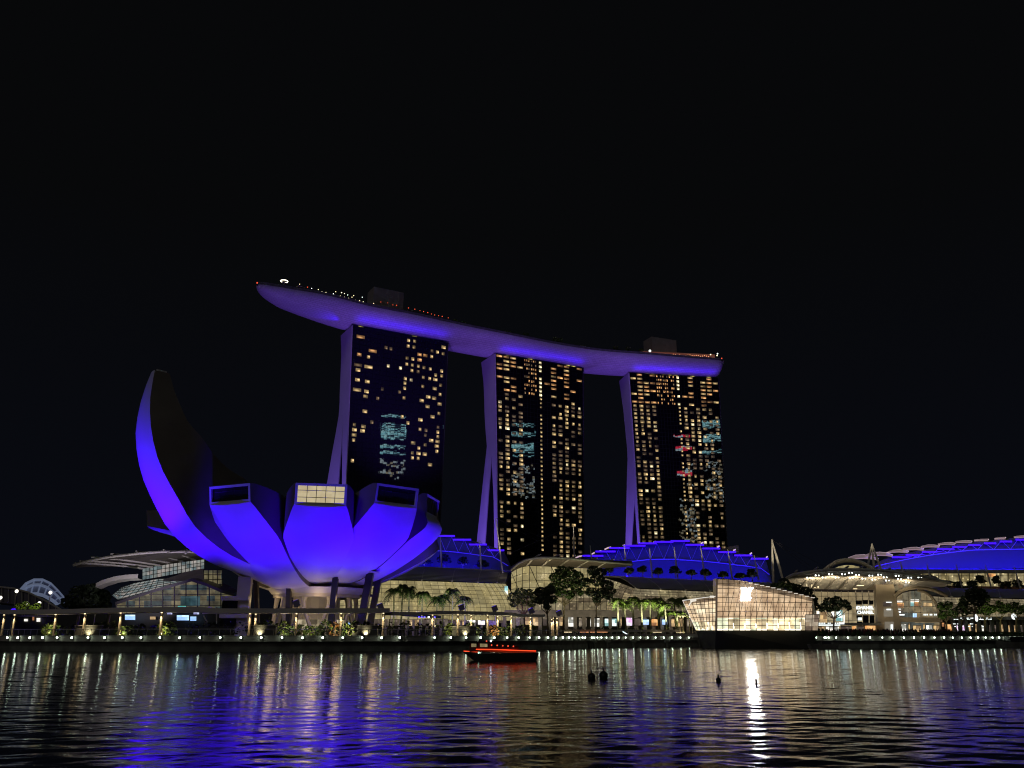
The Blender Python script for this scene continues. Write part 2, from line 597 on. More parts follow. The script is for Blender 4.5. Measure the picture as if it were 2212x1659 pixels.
pane_lit = interior('skylight_lit', [(0.50, 0.41, 0.24), (0.54, 0.45, 0.27)], 2.2, 1.8, 1.0, 0.12)
N_ST = 26
def petal(az, bot, top, hw, bulge, window='dark', hw_top=1.0, label=None, tip_in=0.0):
    """bot, top: (r, z) profiles of the flank edges from the heart to the tip; hw: [(fraction, half width)]"""
    R, T = er(az), et(az)
    B = resample(bot, N_ST); U = resample(top, N_ST)
    under, lwall, rwall, lid = [], [], [], []
    vs = [-1, -0.75, -0.45, -0.15, 0.15, 0.45, 0.75, 1]
    for i in range(N_ST):
        f = i / (N_ST - 1)
        h = interp(f, hw); bg_ = interp(f, bulge)
        t = (B[min(i + 1, N_ST - 1)] - B[max(i - 1, 0)]).normalized()
        nr, nz = t.y, -t.x                      # outward and down
        row = []
        for v in vs:
            k = bg_ * (1 - v * v)
            row.append(MC + R * (B[i].x + nr * k) + T * (h * v) + Vector((0, 0, B[i].y + nz * k)))
        under.append(row)
        ht = h * hw_top
        a = MC + R * U[i].x + T * ht + Vector((0, 0, U[i].y)); b = MC + R * U[i].x - T * ht + Vector((0, 0, U[i].y))
        rwall.append([row[-1], a]); lwall.append([b, row[0]]); lid.append([a, b])
    mb = MB(); mb.grid(under)
    props = {'label': label} if label else {}
    shell = mb.build('petal', 'shell', museum, smooth=True, **props)
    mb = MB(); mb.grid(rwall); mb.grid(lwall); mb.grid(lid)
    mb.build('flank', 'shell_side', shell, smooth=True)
    # the tip: a skylight set in a frame
    lo = under[-1]; a, b = lid[-1]
    c = [lo[0], lo[-1], a, b]
    mid = sum(c, Vector()) / 4
    nrm = (c[1] - c[0]).cross(c[3] - c[0]).normalized()
    if nrm.dot(R) < 0:
        nrm = -nrm
    fr = MB()
    inner = [p + (mid - p) * 0.0 for p in c]
    ex, ez = (c[1] - c[0]).normalized(), (c[3] - c[0]).normalized()
    d = 0.5 if window else 0.4
    inner = [c[0] + ex * d + ez * d, c[1] - ex * d + ez * d, c[2] - ex * d - ez * d, c[3] + ex * d - ez * d]
    for k in range(4):
        j = (k + 1) % 4
        fr.poly([c[k], c[j], inner[j], inner[k]])
        fr.poly([inner[k], inner[j], inner[j] - nrm * 0.5, inner[k] - nrm * 0.5])
    # fill between the flat frame and the curved hull
    fr.poly([p for p in lo])
    frame = fr.build('window_frame', 'shell', shell)
    W = (c[1] - c[0]).length - 2 * d; H = (c[3] - c[0]).length - 2 * d
    pn = MB()
    q = [p - nrm * 0.45 for p in inner]
    pn.poly(q, 0, [(0, 0), (W, 0), (W, H), (0, H)])
    pn.build('window_pane', pane_lit if window == 'lit' else 'black', shell)
    mu = MB()
    for k in range(1, 5):
        mu.tube([q[0].lerp(q[1], k / 5) + nrm * 0.05, q[3].lerp(q[2], k / 5) + nrm * 0.05], 0.06, 4)
    for k in (0.3, 0.72):
        mu.tube([q[0].lerp(q[3], k) + nrm * 0.05, q[1].lerp(q[2], k) + nrm * 0.05], 0.06, 4)
    mu.build('glazing_bar', 'mullion', shell)
    return shell

def std(r0=2.0, zb=13.4, R=30, zt=27.5, thick=4.2):
    """petal flank profiles; zb is the height of its heart end"""
    f = lambda r, z: zb + (z - 13.4) * (zt - zb) / (27.5 - 13.4)
    bot = [(r0, zb), (6 if r0 < 4 else r0 + 2, zb + 0.15), (11, f(11, 14.3)), (15, f(15, 16.1)), (19, f(19, 18.6)), (23, f(23, 21.5)), (27, f(27, 24.9)), (R, zt)]
    top = [(max(r0, 3), 27), (12, 28.5), (18, 29.8), (24, 30.6), (R - 1.0, zt + thick - 0.1), (R + 0.6, zt + thick)]
    return bot, top
HW = [(0, 1.0), (0.2, 2.6), (0.4, 4.6), (0.55, 6.0), (0.74, 7.5), (0.86, 6.6), (1, 5.3)]
HWC = [(0, 4.2), (0.3, 4.6), (0.5, 5.6), (0.78, 7.5), (0.88, 6.6), (1, 5.3)]
BU = [(0, 0.1), (0.3, 0.5), (0.6, 1.2), (0.8, 1.3), (1, 0.5)]

b, t = std(); petal(-1, b, t, [(a, c * 0.95) for a, c in HW], BU, 'lit', label='middle petal with the lit skylight facing the water')
b, t = std(-8, 12.3, 30, 28.2, 3.6); petal(-37.5, b, t, HWC, BU, 'dark')
b, t = std(2, 13.4, 29.5, 28.6, 4.0); petal(30, b, t, HW, BU, 'dark')
b, t = std(2, 13.4, 26, 28.8, 4.2); petal(67, b, t, HW, BU, 'dark')
b, t = std(2, 13.2, 25, 25.0, 4.4); petal(106, b, t, HW, BU, 'dark')
b, t = std(2, 13.4, 28, 27.0, 4.6); petal(145, b, t, HW, BU, 'dark')
b, t = std(2, 13.4, 28, 28.0, 4.6); petal(180, b, t, HW, BU, 'dark')
# the low petal behind the tall one
b, t = std(-4, 12.2, 39.2, 26.8, 3.6); petal(-106, b, t, [(0, 3), (0.4, 5), (0.72, 7.5), (1, 4.5)], BU, 'dark')
b, t = std(2, 13.2, 30, 32.0, 6.0); petal(-146, b, t, HW, BU, 'dark')
# the tall petal: outline measured on the flank facing the water
AZ = -66
bot = [(-12, 11.5), (-4, 11.4), (4, 11.6)] + [on_side(AZ, 6.0, *q) for q in ((560, 1228), (500, 1203), (450, 1170), (410, 1130), (375, 1070), (346, 1010), (331, 950), (328, 900), (333, 845), (347, 788))]
top = [(5, 27)] + [on_side(AZ, 4.5, *q) for q in ((560, 1085), (531, 1045), (486, 1018), (452, 986), (425, 948), (400, 914), (387, 876), (379, 838), (375, 800))]
petal(AZ, bot, top, [(0, 4.2), (0.25, 4.8), (0.42, 7.0), (0.65, 7.6), (0.82, 5.6), (1, 1.6)], [(0, 0.1), (0.3, 1.0), (0.6, 1.9), (0.85, 1.4), (1, 0.2)], 'dark',
      label='tall curling petal that rises far above the others')

# heart of the bowl: underside disc, core and lattice
mb = MB()
rows = []
for r, z in ((11.0, 12.9), (10.0, 11.7), (8.5, 11.2), (0.2, 11.15)):
    rows.append([MC + Vector((r * math.cos(a), r * math.sin(a), z)) for a in [2 * math.pi * k / 40 for k in range(40)]])
mb.grid(rows, close=True)
mb.build('underside_disc', 'shell', museum, smooth=True)
mb = MB()
mb.grid([[MC + Vector((r * math.cos(a), r * math.sin(a), z)) for a in [2 * math.pi * k / 40 for k in range(40)]] for r, z in ((9.6, 11.9), (9.6, 10.9), (8.4, 10.8))], close=True)
mb.build('ring_beam', 'white_paint', museum)
for k in range(10):
    a0 = 2 * math.pi * (k + 0.35) / 10
    mb = MB()
    for s_ in (-1, 1):
        p0 = MC + Vector((8.6 * math.cos(a0 + s_ * 0.02), 8.6 * math.sin(a0 + s_ * 0.02), 11.0))
        pm = MC + Vector((8.9 * math.cos(a0 - s_ * 0.03), 8.9 * math.sin(a0 - s_ * 0.03), 8.6))
        p1 = MC + Vector((9.6 * math.cos(a0 - s_ * 0.27), 9.6 * math.sin(a0 - s_ * 0.27), GZ))
        mb.tube([p0, pm, p1], [0.62, 0.42, 0.42], 6)
    mb.build('lattice_column', 'white_paint', museum)
mb = MB()
mb.prism([(MC.x + 5.2 * math.cos(a), MC.y + 5.2 * math.sin(a)) for a in [math.pi * 2 * k / 20 for k in range(20)]], GZ, 11.3)
mb.build('core_wall', 'white_paint', museum)
# raking outer columns
for (xt, yt), (xb, yb), Y0, Y1, wd in (((624, 1229), (623, 1345), 186, 184, 0.95), ((728, 1226), (715, 1345), 185, 182, 1.15), ((803, 1230), (780, 1345), 188, 186, 1.5),
                                       ((823, 1232), (800, 1345), 197, 194, 1.3), ((551, 1232), (556, 1345), 190, 188, 0.9)):
    p1, p0 = at(xt, yt, Y0), at(xb, yb, Y1)
    p1.z += 1.0
    d = (p1 - p0); d = p0 + d * ((GZ - 0.0 - p0.z) / d.z)
    mb = MB()
    hx, hy = wd / 2, wd * 0.62
    mb.hexa([d + Vector(q) for q in ((-hx, -hy, 0), (hx, -hy, 0), (hx, hy, 0), (-hx, hy, 0))] + [p1 + Vector(q) for q in ((-hx, -hy, 0), (hx, -hy, 0), (hx, hy, 0), (-hx, hy, 0))])
    mb.build('raking_column', 'dark_steel', museum)
# stair tower on the left, with landings
st = at(527, 1290, 187)
mb = MB()
mb.box((st.x, st.y, 8.9), (2.7, 3.0, 12.3), 0.15)
mb.build('stair_tower', 'white_paint', museum)
for z in (6.4, 10.0):
    mb = MB()
    mb.box((st.x - 1.4, st.y - 1.0, z + 0.45), (5.6, 3.4, 0.9), 0.15)
    mb.box((st.x - 2.4, st.y - 0.9, z - 0.9), (3.2, 2.8, 1.6), 0.15, 1)
    mb.build('stair_landing', ['white_paint', 'glassy'], museum)
# entrance pavilion glass behind the lattice
lobby = interior('lobby_light', [(0.42, 0.34, 0.2), (0.30, 0.25, 0.15), (0.10, 0.08, 0.05), (0.6, 0.5, 0.33)], 1.7, 2.4, 0.8, 0.5)
mb = MB()
for k in range(14):
    a, c = (k / 14 - 0.5) * 2.6 - math.pi / 2, ((k + 1) / 14 - 0.5) * 2.6 - math.pi / 2
    p, q = MC + Vector((7.2 * math.cos(a), 7.2 * math.sin(a), GZ)), MC + Vector((7.2 * math.cos(c), 7.2 * math.sin(c), GZ))
    mb.poly([p, q, q + Vector((0, 0, 3.4)), p + Vector((0, 0, 3.4))], 0, [(k * 1.4, 0), (k * 1.4 + 1.4, 0), (k * 1.4 + 1.4, 3.4), (k * 1.4, 3.4)])
mb.build('lobby_glass', lobby, museum)
# canopy slab at the right foot
c0 = at(845, 1252, 188)
mb = MB(); mb.box(at(795, 1236, 187), (5.0, 2.2, 0.25), 0.1); mb.build('canopy_slab', 'white_paint', museum)

# floodlights under the petals (blue) and uplights at the column heads (warm)
for az, rl, rt, zt, e, sp in ((-1, 35, 24, 23, 1.0, 60), (-37.5, 35, 24, 23, 1.0, 56), (30, 35, 24, 23, 1.0, 60), (67, 33, 22, 22, 1.0, 60), (-106, 44, 31, 24, 0.8, 50)):
    p = MC + er(az) * rl + Vector((0, 0, 8.2)); q = MC + er(az) * rt + Vector((0, 0, zt))
    lamp('blue_flood_fill', 'SPOT', p, q, BLUE, 21000 * e, 0.4, sp * 1.3, 0.6)
for az, e in ((-1, 1), (-37, 1), (30, 1), (67, 0.8), (-75, 1.4)):
    p = MC + er(az) * 17 + Vector((0, 0, 3.6))
    lamp('blue_flood_fill', 'SPOT', p, MC + er(az) * 16.5 + Vector((0, 0, 20)), (0.06, 0.01, 1), 1700 * e, 0.4, 100, 1.0)  # low fill added to close the dark gap near the heart
lamp('blue_flood_fill', 'SPOT', MC + er(AZ) * 53 + Vector((0, 0, 8.2)), MC + er(AZ) * 40 + Vector((0, 0, 52)), BLUE, 135000, 0.4, 80, 0.5)
lamp('blue_flood_fill', 'SPOT', MC + er(AZ) * 36 + Vector((0, 0, 8.2)), MC + er(AZ) * 31 + Vector((0, 0, 28)), BLUE, 22000, 0.4, 84, 0.8)
for xt, yt, Y0 in ((628, 1240, 184.5), (735, 1240, 183.5), (815, 1238, 187), (600, 1244, 189), (560, 1244, 190), (690, 1248, 184)):
    p = at(xt, yt, Y0)
    lamp('column_uplight', 'POINT', (p.x, p.y, 10.4), None, (1.0, 0.70, 0.34), 120, 1.0)
lamp('lattice_downlight', 'POINT', MC + Vector((2, -13, 9.0)), None, (1.0, 0.75, 0.62), 140, 1.5)
# ================================================================== HOTEL TOWERS
glass_f = mat('tower_glass', (0.018, 0.015, 0.032), 0.015, spec=1.0)
glass_d = mat('tower_glass_dark', (0.004, 0.0035, 0.005), 0.015, spec=1.0)
win_warm = room_window('hotel_window', (0.80, 0.55, 0.24), 0.52)
win_gold = room_window('suite_window', (0.80, 0.40, 0.15), 0.6)
win_white = room_window('bright_window', (0.90, 0.74, 0.42), 1.1)
win_dim = room_window('dim_window', (0.42, 0.28, 0.15), 0.25)
M['win_crown'] = room_window('crown_window', (0.75, 0.62, 0.14), 0.6)
M.update(win_warm=win_warm, win_gold=win_gold, win_white=win_white, win_dim=win_dim)
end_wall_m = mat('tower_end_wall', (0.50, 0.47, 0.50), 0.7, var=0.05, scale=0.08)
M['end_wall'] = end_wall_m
TOP = 192.0
FLOOR = 3.0
TOWERS = []

def tower(TL, TR, taper, front_edge, rear_left, rear_right, label, seed, lit_fn, bays, crown_lit=0.5):
    """TL, TR: image points of the top corners of the glazed front; end-wall outlines are image points"""
    rnd = random.Random(seed)
    A, B = atz(*TL, TOP), atz(*TR, TOP)
    D = (B - A); L = D.length; D.normalize()
    Nb = Vector((-D.y, D.x, 0))                      # away from the water
    t = thing('hotel_tower', (A.x, A.y, GZ), label, 'tower', 'hotel towers under the roof deck')
    sh = lambda z: taper * (TOP - z) / (TOP - GZ)     # the front narrows a little towards the street
    def P(s, z, u=0.0):
        """s metres along the front, z height, u metres behind the front"""
        f = sh(z)
        return A + D * (f + s * (L - 2 * f) / L) + Nb * u + Vector((0, 0, z - TOP))
    nf = int((TOP - GZ) / FLOOR)
    # panes of the curtain wall, each very slightly out of true
    mb = MB(); g = 0.10
    for i in range(nf):
        z0, z1 = TOP - (i + 1) * FLOOR, TOP - i * FLOOR
        for k in range(bays):
            for h in range(2):
                s0, s1 = L * (k + h * 0.5) / bays, L * (k + h * 0.5 + 0.5) / bays
                e = [rnd.uniform(-0.004, 0.004) for _ in range(3)]
                mb.poly([P(s0 + g, z0 + g, e[0]), P(s1 - g, z0 + g, e[0] + e[1]), P(s1 - g, z1 - g, e[0] + e[1] + e[2]), P(s0 + g, z1 - g, e[0] + e[2])])
    mb.build('glass_front', glass_f if seed == 11 else glass_d, t)
    # frame grid behind the panes and the body of the front slab
    T0 = 13.0
    edge = [(-0.1, TOP)] + [None] * 0
    n = D
    fw = []
    for q in front_edge:
        p = on_plane(*q, A, D); fw.append(((p - A).dot(Nb), p.z))
    fw = [(T0, TOP)] + [(min(max(u, 5.0), T0), z) for u, z in fw if z < TOP - 8]
    fw.append((fw[-1][0], GZ))
    rl = [((on_plane(*q, A, D) - A).dot(Nb), on_plane(*q, A, D).z) for q in rear_left]
    rr = [((on_plane(*q, A, D) - A).dot(Nb), on_plane(*q, A, D).z) for q in rear_right]
    rl.append((rl[-1][0] + (rl[-1][0] - rl[-2][0]) * (rl[-1][1] - GZ) / max(1, rl[-2][1] - rl[-1][1]), GZ))
    rr.append((rr[-1][0] + (rr[-1][0] - rr[-2][0]) * (rr[-1][1] - GZ) / max(1, rr[-2][1] - rr[-1][1]), GZ))
    rows = []
    mb = MB()
    zs = [TOP - (TOP - GZ) * i / 24 for i in range(25)]
    uf = lambda z: interp(-z, [(-zz, u) for u, zz in fw])
    ring = lambda s, a, b, z: None
    rows = [[P(-0.25, z, 0.15), P(L + 0.25, z, 0.15), P(L + 0.25, z, uf(z)), P(-0.25, z, uf(z))] for z in zs]
    mb.grid(rows, close=True)
    mb.poly(rows[0])
    for (a, b, c, d), (a2, b2, c2, d2) in zip(rows, rows[1:]):
        pass
    body = mb.build('front_slab', 'black', t)
    # end fins proud of the slab: left pale, right darkened to look unlit
    def fin(s0, s1, prof, nm, parent=t, m='end_wall'):
        mb = MB()
        rows = [[P(s0, z, u0), P(s1, z, u0), P(s1, z, u1), P(s0, z, u1)] for z, u0, u1 in prof]
        mb.grid(rows, close=True)
        mb.poly(rows[0]); mb.poly(list(reversed(rows[-1])))
        return mb.build(nm, m, parent)
    pf = [(z, -0.3, uf(z)) for z in zs]
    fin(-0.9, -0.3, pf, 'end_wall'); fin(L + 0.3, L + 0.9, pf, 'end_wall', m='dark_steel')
    # the rear slab leans away and splits from the front one half-way down
    ul = lambda z: interp(-z, [(-TOP, T0 + 9)] + [(-zz, u) for u, zz in rl])
    ur = lambda z: interp(-z, [(-TOP, uf(TOP))] + [(-zz, u) for u, zz in rr])
    zs2 = [z for z in zs]
    pr = [(z, max(ur(z), uf(z) + 0.05) if z < rr[0][1] else uf(z) + 0.02, max(ul(z), uf(z) + 6.0)) for z in zs2]
    fin(-0.9, -0.3, pr, 'end_wall'); fin(L + 0.3, L + 0.9, pr, 'end_wall', m='dark_steel')  # right end again darkened so no violet shows on it
    mb = MB()
    rows = [[P(-0.3, z, a), P(L + 0.3, z, a), P(L + 0.3, z, b), P(-0.3, z, b)] for z, a, b in pr]
    mb.grid(rows, close=True); mb.poly(rows[0])
    mb.build('rear_slab', 'black', t)
    # glazed gap between the two legs, with a few lit landings
    mb = MB()
    gap = [z for z in zs2 if z < rr[0][1] - 6]
    for z in (18, 30, 42, 52):
        u0, u1 = uf(z), max(ur(z), uf(z) + 0.5)
        if u1 - u0 > 1.5:
            mb.quad01(P(1.5, z, u0 + 0.1), P(1.5, z, u1 - 0.1), P(1.5, z + 2.2, u1 - 0.2), P(1.5, z + 2.2, u0 + 0.1))
            mb.quad01(P(1.5, z, u0 + 0.1), P(1.5, z, u1 - 0.1), P(1.5, z + 2.2, u1 - 0.2), P(1.5, z + 2.2, u0 + 0.1)) if 0 else None
    if mb.f:
        mb.build('landing_light', 'win_warm', t)
    # recessed crown under the deck
    mb = MB()
    c = [P(2, TOP, 2.0), P(L - 2, TOP, 2.0), P(L - 2, TOP, T0 + 4), P(2, TOP, T0 + 4)]
    mb.hexa([p for p in c] + [p + Vector((0, 0, 7)) for p in c])
    mb.build('crown', 'black', t)
    mb = MB()
    for k in range(14):
        if rnd.random() < crown_lit:
            s0 = 4 + (L - 8) * k / 14
            mb.quad01(P(s0, TOP - 0.6, 1.9), P(s0 + (L - 8) / 17, TOP - 0.6, 1.9), P(s0 + (L - 8) / 17, TOP + 1.2 + rnd.random(), 1.9), P(s0, TOP + 1.2, 1.9))
    if mb.f:
        mb.build('crown_light', 'win_crown', t)
    # lit rooms
    wins = []
    for i in range(nf):
        for k in range(bays):
            r = lit_fn(k, i, rnd)
            if r:
                wins.append((k, i) + r)
    return dict(t=t, A=A, B=B, D=D, L=L, N=Nb, P=P, wins=wins, bays=bays, nf=nf)

def put_windows(T, wins):
    """wins: (s0, s1, z0, z1, kind) in metres on the front; the hundred largest are parts, the rest one mass"""
    P = T['P']
    wins = sorted(wins, key=lambda q: -(q[1] - q[0]) * (q[3] - q[2]) * (2.5 if q[4] == 'win_white' else 0.6 if q[4] == 'win_dim' else 1))
    rest = {}
    for j, (s0, s1, z0, z1, kind) in enumerate(wins):
        if j < 99:
            mb = MB()
        else:
            mb = rest.setdefault('all', MB())
        kinds = ['win_warm', 'win_gold', 'win_white', 'win_dim']
        mi = kinds.index(kind) if j >= 99 else 0
        mb.quad01(P(s0, z0, -0.05), P(s1, z0, -0.05), P(s1, z1, -0.05), P(s0, z1, -0.05), mi)
        if j < 99:
            mb.build('lit_window', kind, T['t'])
    if rest:
        o = rest['all'].build('lit_windows', ['win_warm', 'win_gold', 'win_white', 'win_dim'], T['t'])
        o['kind'] = 'stuff'

def cell(T, k, i, wf=0.62, hf=0.66, off=0.5):
    """rectangle of the window in bay k, storey i"""
    b = T['L'] / T['bays']
    c = (k + off) * b
    zt = TOP - i * FLOOR - 0.5
    return c - wf * b / 2, c + wf * b / 2, zt - hf * FLOOR, zt

none = lambda k, i, r: None
T1 = tower((763, 703), (966, 740), 3.6, [(742, 745), (741, 800), (740, 850), (738, 940), (735, 1045)],
           [(740, 850), (727, 920), (714, 985), (703, 1045)], [(740, 915), (733, 985), (727, 1045)],
           'tall hotel tower nearest the lotus museum with few windows lit', 11, none, 14, 0.22)
T2 = tower((1071, 764), (1258, 795), 4.3, [(1053, 790), (1055, 909), (1059, 971), (1063, 1074), (1071, 1187)],
           [(1055, 925), (1048, 980), (1041, 1033), (1024, 1170)], [(1060, 985), (1052, 1058), (1043, 1157)],
           'middle hotel tower with a narrow strip of lit windows down its front', 12, none, 13)
T3 = tower((1360, 805), (1551, 817), 4.6, [(1345, 830), (1356, 924), (1367, 1058), (1378, 1170)],
           [(1356, 955), (1352, 1020), (1349, 1090), (1345, 1176)], [(1367, 1075), (1363, 1110), (1358, 1170)],
           'far right hotel tower with many lit windows and red glints on its glass', 13, none, 14)

# first tower: the lit rooms as seen
c6 = """1007 588 w g;1107 706 w g;995 735 d g;1072 755 n w;985 822 w d;1072 838 w w;985 863 m w;980 945 m w;1062 960 m w;977 1028 w w;1055 1042 m w;1047 1083 m w;1042 1207 m w;
955 1318 n w;1030 1333 m w;955 1360 m w;1022 1370 m w;952 1403 m w;948 1446 n w;938 1617 n w;1218 677 n d;1258 687 n d;1237 830 n b;1338 847 n b;1188 1022 n d;1330 1047 n d;1148 1100 n d;1100 1297 n d;
1405 618 n w;1455 625 n w;1402 665 n w;1450 673 n w;1697 675 m w;1645 715 n w;1692 728 n w;1600 705 n d;1497 735 m g;1543 743 m g;1597 752 n w;1393 765 n w;1440 772 n w;1497 780 m g;
1390 815 n w;1437 823 n w;1487 832 n w;1533 843 n w;1586 855 n w;1680 872 n w;1433 868 n w;1484 877 n d;1630 905 n w;1680 912 n w;1528 925 n w;1378 935 n w;1427 947 n b;1580 935 n w;1627 943 m w;
1375 973 n w;1523 1000 n w;1672 990 n w;1372 1015 n w;1623 1018 m w;1667 1067 n w;1367 1095 n w;1568 1087 m w;1617 1098 m w;1515 1118 m w;1663 1147 m w;1563 1167 m w;1657 1225 n w;1605 1252 m w;1503 1277 m w;
1352 1252 n w;1400 1303 n w;1500 1357 n w;1550 1365 n d;1650 1340 n d;1648 1380 n w;1545 1405 n d;1648 1418 n w;1443 1470 m w;1593 1450 m w;1645 1458 m w;1543 1485 n w;1640 1497 m w;1490 1513 n w;1640 1540 n w;
1437 1552 n w;1488 1557 m w;1540 1563 m w;1437 1593 n w;1485 1598 n w;1583 1650 m w"""
T1w = []
for e in c6.replace('\n', '').split(';'):
    x, y, sz, kd = e.split()
    px, py = (900 + 0.4521 * float(x)) / 1.7396, (1000 + 0.4521 * float(y)) / 1.7396
    p = on_plane(px, py, T1['A'], T1['N'])
    s = (p - T1['A']).dot(T1['D']); z = p.z
    f = 3.6 * (TOP - z) / (TOP - GZ); s = (s - f) * T1['L'] / (T1['L'] - 2 * f)
    wd = dict(n=2.0, m=3.1, w=5.4, d=3.0)[sz]; b = T1['L'] / 14
    T1w.append((max(0.2, s - wd / 2), s + wd / 2, z - 1.05, z + 1.05, dict(w='win_warm', g='win_gold', b='win_white', d='win_dim')[kd]))
rnd = random.Random(5)
for i in range(44, 60):                                  # lower storeys, beyond the close-up
    for k in (9, 10, 11, 12, 13):
        if rnd.random() < 0.16:
            T1w.append(cell(T1, k, i, 0.55) + ('win_warm',))
put_windows(T1, T1w)

def pattern(T, seed, prob, top_rows, dark, strip, low_gap, low_cols):
    rnd = random.Random(seed); out = []
    for i in range(T['nf'] - 3):
        for k in range(T['bays']):
            if i < top_rows:
                if k in dark['mid']:
                    for o in (0.2, 0.5, 0.8):
                        if rnd.random() < 0.8:
                            out.append(cell(T, k, i, 0.2, 0.55, o) + ('win_gold' if rnd.random() < 0.7 else 'win_dim',))
                elif k == strip:
                    if rnd.random() < 0.75:
                        out.append(cell(T, k, i, 0.4, 0.6) + ('win_white',))
                elif rnd.random() < dark['top'].get(k, 0.7):
                    out.append(cell(T, k, i, 0.80, 0.52) + ('win_gold' if rnd.random() < 0.7 else 'win_warm',))
                continue
            if low_gap[0] <= i < low_gap[1]:
                continue
            if i >= low_gap[1]:
                if k in low_cols and rnd.random() < 0.5:
                    out.append(cell(T, k, i, 0.6, 0.66) + ('win_warm',))
                continue
            if k == strip:
                if rnd.random() < 0.93 and i < strip_end[T['bays']]:
                    out.append(cell(T, k, i, 0.30, 0.5, 0.55) + ('win_warm',))
                continue
            if k in dark['void']:
                continue
            p = prob.get(k, 0.4) * 0.88
            r = rnd.random()
            if r < p:
                out.append(cell(T, k, i, rnd.choice((0.36, 0.5, 0.5, 0.62)), 0.66) + ('win_warm' if rnd.random() < 0.92 else 'win_white',))
            elif r < p + 0.34:
                out.append(cell(T, k, i, 0.6, 0.62) + ('win_dim',))
    return out
strip_end = {13: 46, 14: 50}
put_windows(T2, pattern(T2, 21, {0: .38, 1: .52, 2: .34, 3: .42, 8: .34, 9: .38, 10: .52, 11: .34, 12: .46}, 9,
                        dict(mid=(4, 5), void=(4, 5, 7), top={0: .5, 1: .9, 2: .7, 3: .25, 7: .2, 8: .6, 9: .1, 10: .9, 11: .1, 12: .4}), 6, (46, 50), (0, 2, 8, 9, 10)))
put_windows(T3, pattern(T3, 22, {0: .35, 1: .5, 2: .4, 3: .45, 8: .6, 9: .45, 10: .5, 11: .4, 12: .42, 13: .36}, 8,
                        dict(mid=(4, 5, 6), void=(4, 5, 6), top={0: .4, 1: .9, 2: .8, 3: .4, 8: .1, 9: .7, 10: .3, 11: .9, 12: .7, 13: .5}), 7, (48, 52), (0, 1, 3, 9, 10, 11)))

# blue-violet uplights on the end walls, and blue lines washing the deck's underside
VIO = (0.22, 0.11, 1.0)
for T, e in ((T1, 1.0), (T2, 1.0), (T3, 1.0)):
    A, D, N = T['A'], T['D'], T['N']
    base = Vector((A.x, A.y, 26)) - D * 46 + N * 2
    lamp('tower_uplight', 'SPOT', base, Vector((A.x, A.y, 105)) + N * 10, VIO, 230000 * e, 1.0, 100, 0.9)
    mid = A + D * (T['L'] / 2) - N * 5.5
    lo = lamp('deck_wash_light', 'AREA', Vector((mid.x, mid.y, 191.2)), None, BLUE, 2300, T['L'] * 0.94, size_y=0.5)
    lo.rotation_euler = (math.pi, 0, math.atan2(D.y, D.x))
    lo.data.spread = math.radians(165)
# ================================================================== ROOF DECK
def hull_material():
    m = mat('deck_hull', (0.42, 0.38, 0.44), 0.5, var=0.05, scale=0.05)
    nt = m.node_tree; N = nt.nodes.new; L = nt.links.new
    b = nt.nodes['Principled BSDF']
    uv = N('ShaderNodeUVMap')
    br = N('ShaderNodeTexBrick')
    br.inputs['Scale'].default_value = 1.0
    br.inputs['Brick Width'].default_value = 3.2; br.inputs['Row Height'].default_value = 1.3
    br.inputs['Mortar Size'].default_value = 0.16; br.inputs['Mortar Smooth'].default_value = 0.4
    br.inputs['Color1'].default_value = (0.40, 0.36, 0.42, 1); br.inputs['Color2'].default_value = (0.47, 0.43, 0.49, 1); br.inputs['Mortar'].default_value = (0.27, 0.24, 0.29, 1)
    L(uv.outputs[0], br.inputs['Vector'])
    L(br.outputs['Color'], b.inputs['Base Color'])
    return m
DZ = 203.0
cl = [(-151, 459, 0.8), (-149.5, 461.5, 4.0), (-146, 467, 8.0), (-141, 472.8, 11), (-136, 478, 13), (-122, 489, 16.5), (-99, 509, 18.7), (-71.9, 524.5, 19), (-42.5, 543.3, 19), (-11.5, 561.4, 19),
      (22.5, 581, 19), (59, 597, 19), (97.5, 606, 19), (133, 614.6, 19), (150, 618.4, 18.6), (155, 619.5, 17.2), (157, 620, 14)]
cs = []
for i in range(len(cl) - 1):
    for k in range(4):
        t = k / 4
        p = [Vector(cl[max(0, min(len(cl) - 1, i + q))]) for q in (-1, 0, 1, 2)]
        cs.append(0.5 * (2 * p[1] + (p[2] - p[0]) * t + (2 * p[0] - 5 * p[1] + 4 * p[2] - p[3]) * t * t + (3 * p[1] - p[0] - 3 * p[2] + p[3]) * t ** 3))
cs.append(Vector(cl[-1]))
deck = thing('roof_deck', (-42.5, 543.3, DZ), 'long boat-shaped violet roof deck laid across the three hotel towers', 'roof deck')
prof = [(-1.0, 0.0), (-1.0, -0.16), (-0.93, -0.36), (-0.78, -0.60), (-0.55, -0.83), (-0.28, -0.95), (0, -1.0), (0.28, -0.95), (0.6, -0.78), (0.85, -0.48), (1.0, -0.1), (1.0, 0)]
rows, uvs, tops = [], [], []
acc = 0
for i, c in enumerate(cs):
    t = (cs[min(i + 1, len(cs) - 1)] - cs[max(0, i - 1)]); t.z = 0; t.normalize()
    n = Vector((-t.y, t.x, 0))
    if i:
        acc += (Vector(cs[i].xy) - Vector(cs[i - 1].xy)).length
    hw_ = max(c.z, 0.5); dp = 10.8 * (hw_ / 19) ** 0.75
    rows.append([Vector((c.x, c.y, DZ)) + n * (a * hw_) + Vector((0, 0, b_ * dp)) for a, b_ in prof])
    uvs.append([(acc, k * 3.6) for k in range(len(prof))])
    tops.append((Vector((c.x, c.y, DZ)), n, hw_, t))
mb = MB(); mb.grid(rows, uv=uvs)
mb.poly(list(reversed(rows[-1])))
mb.build('hull', hull_material(), deck, smooth=True)
mb = MB()
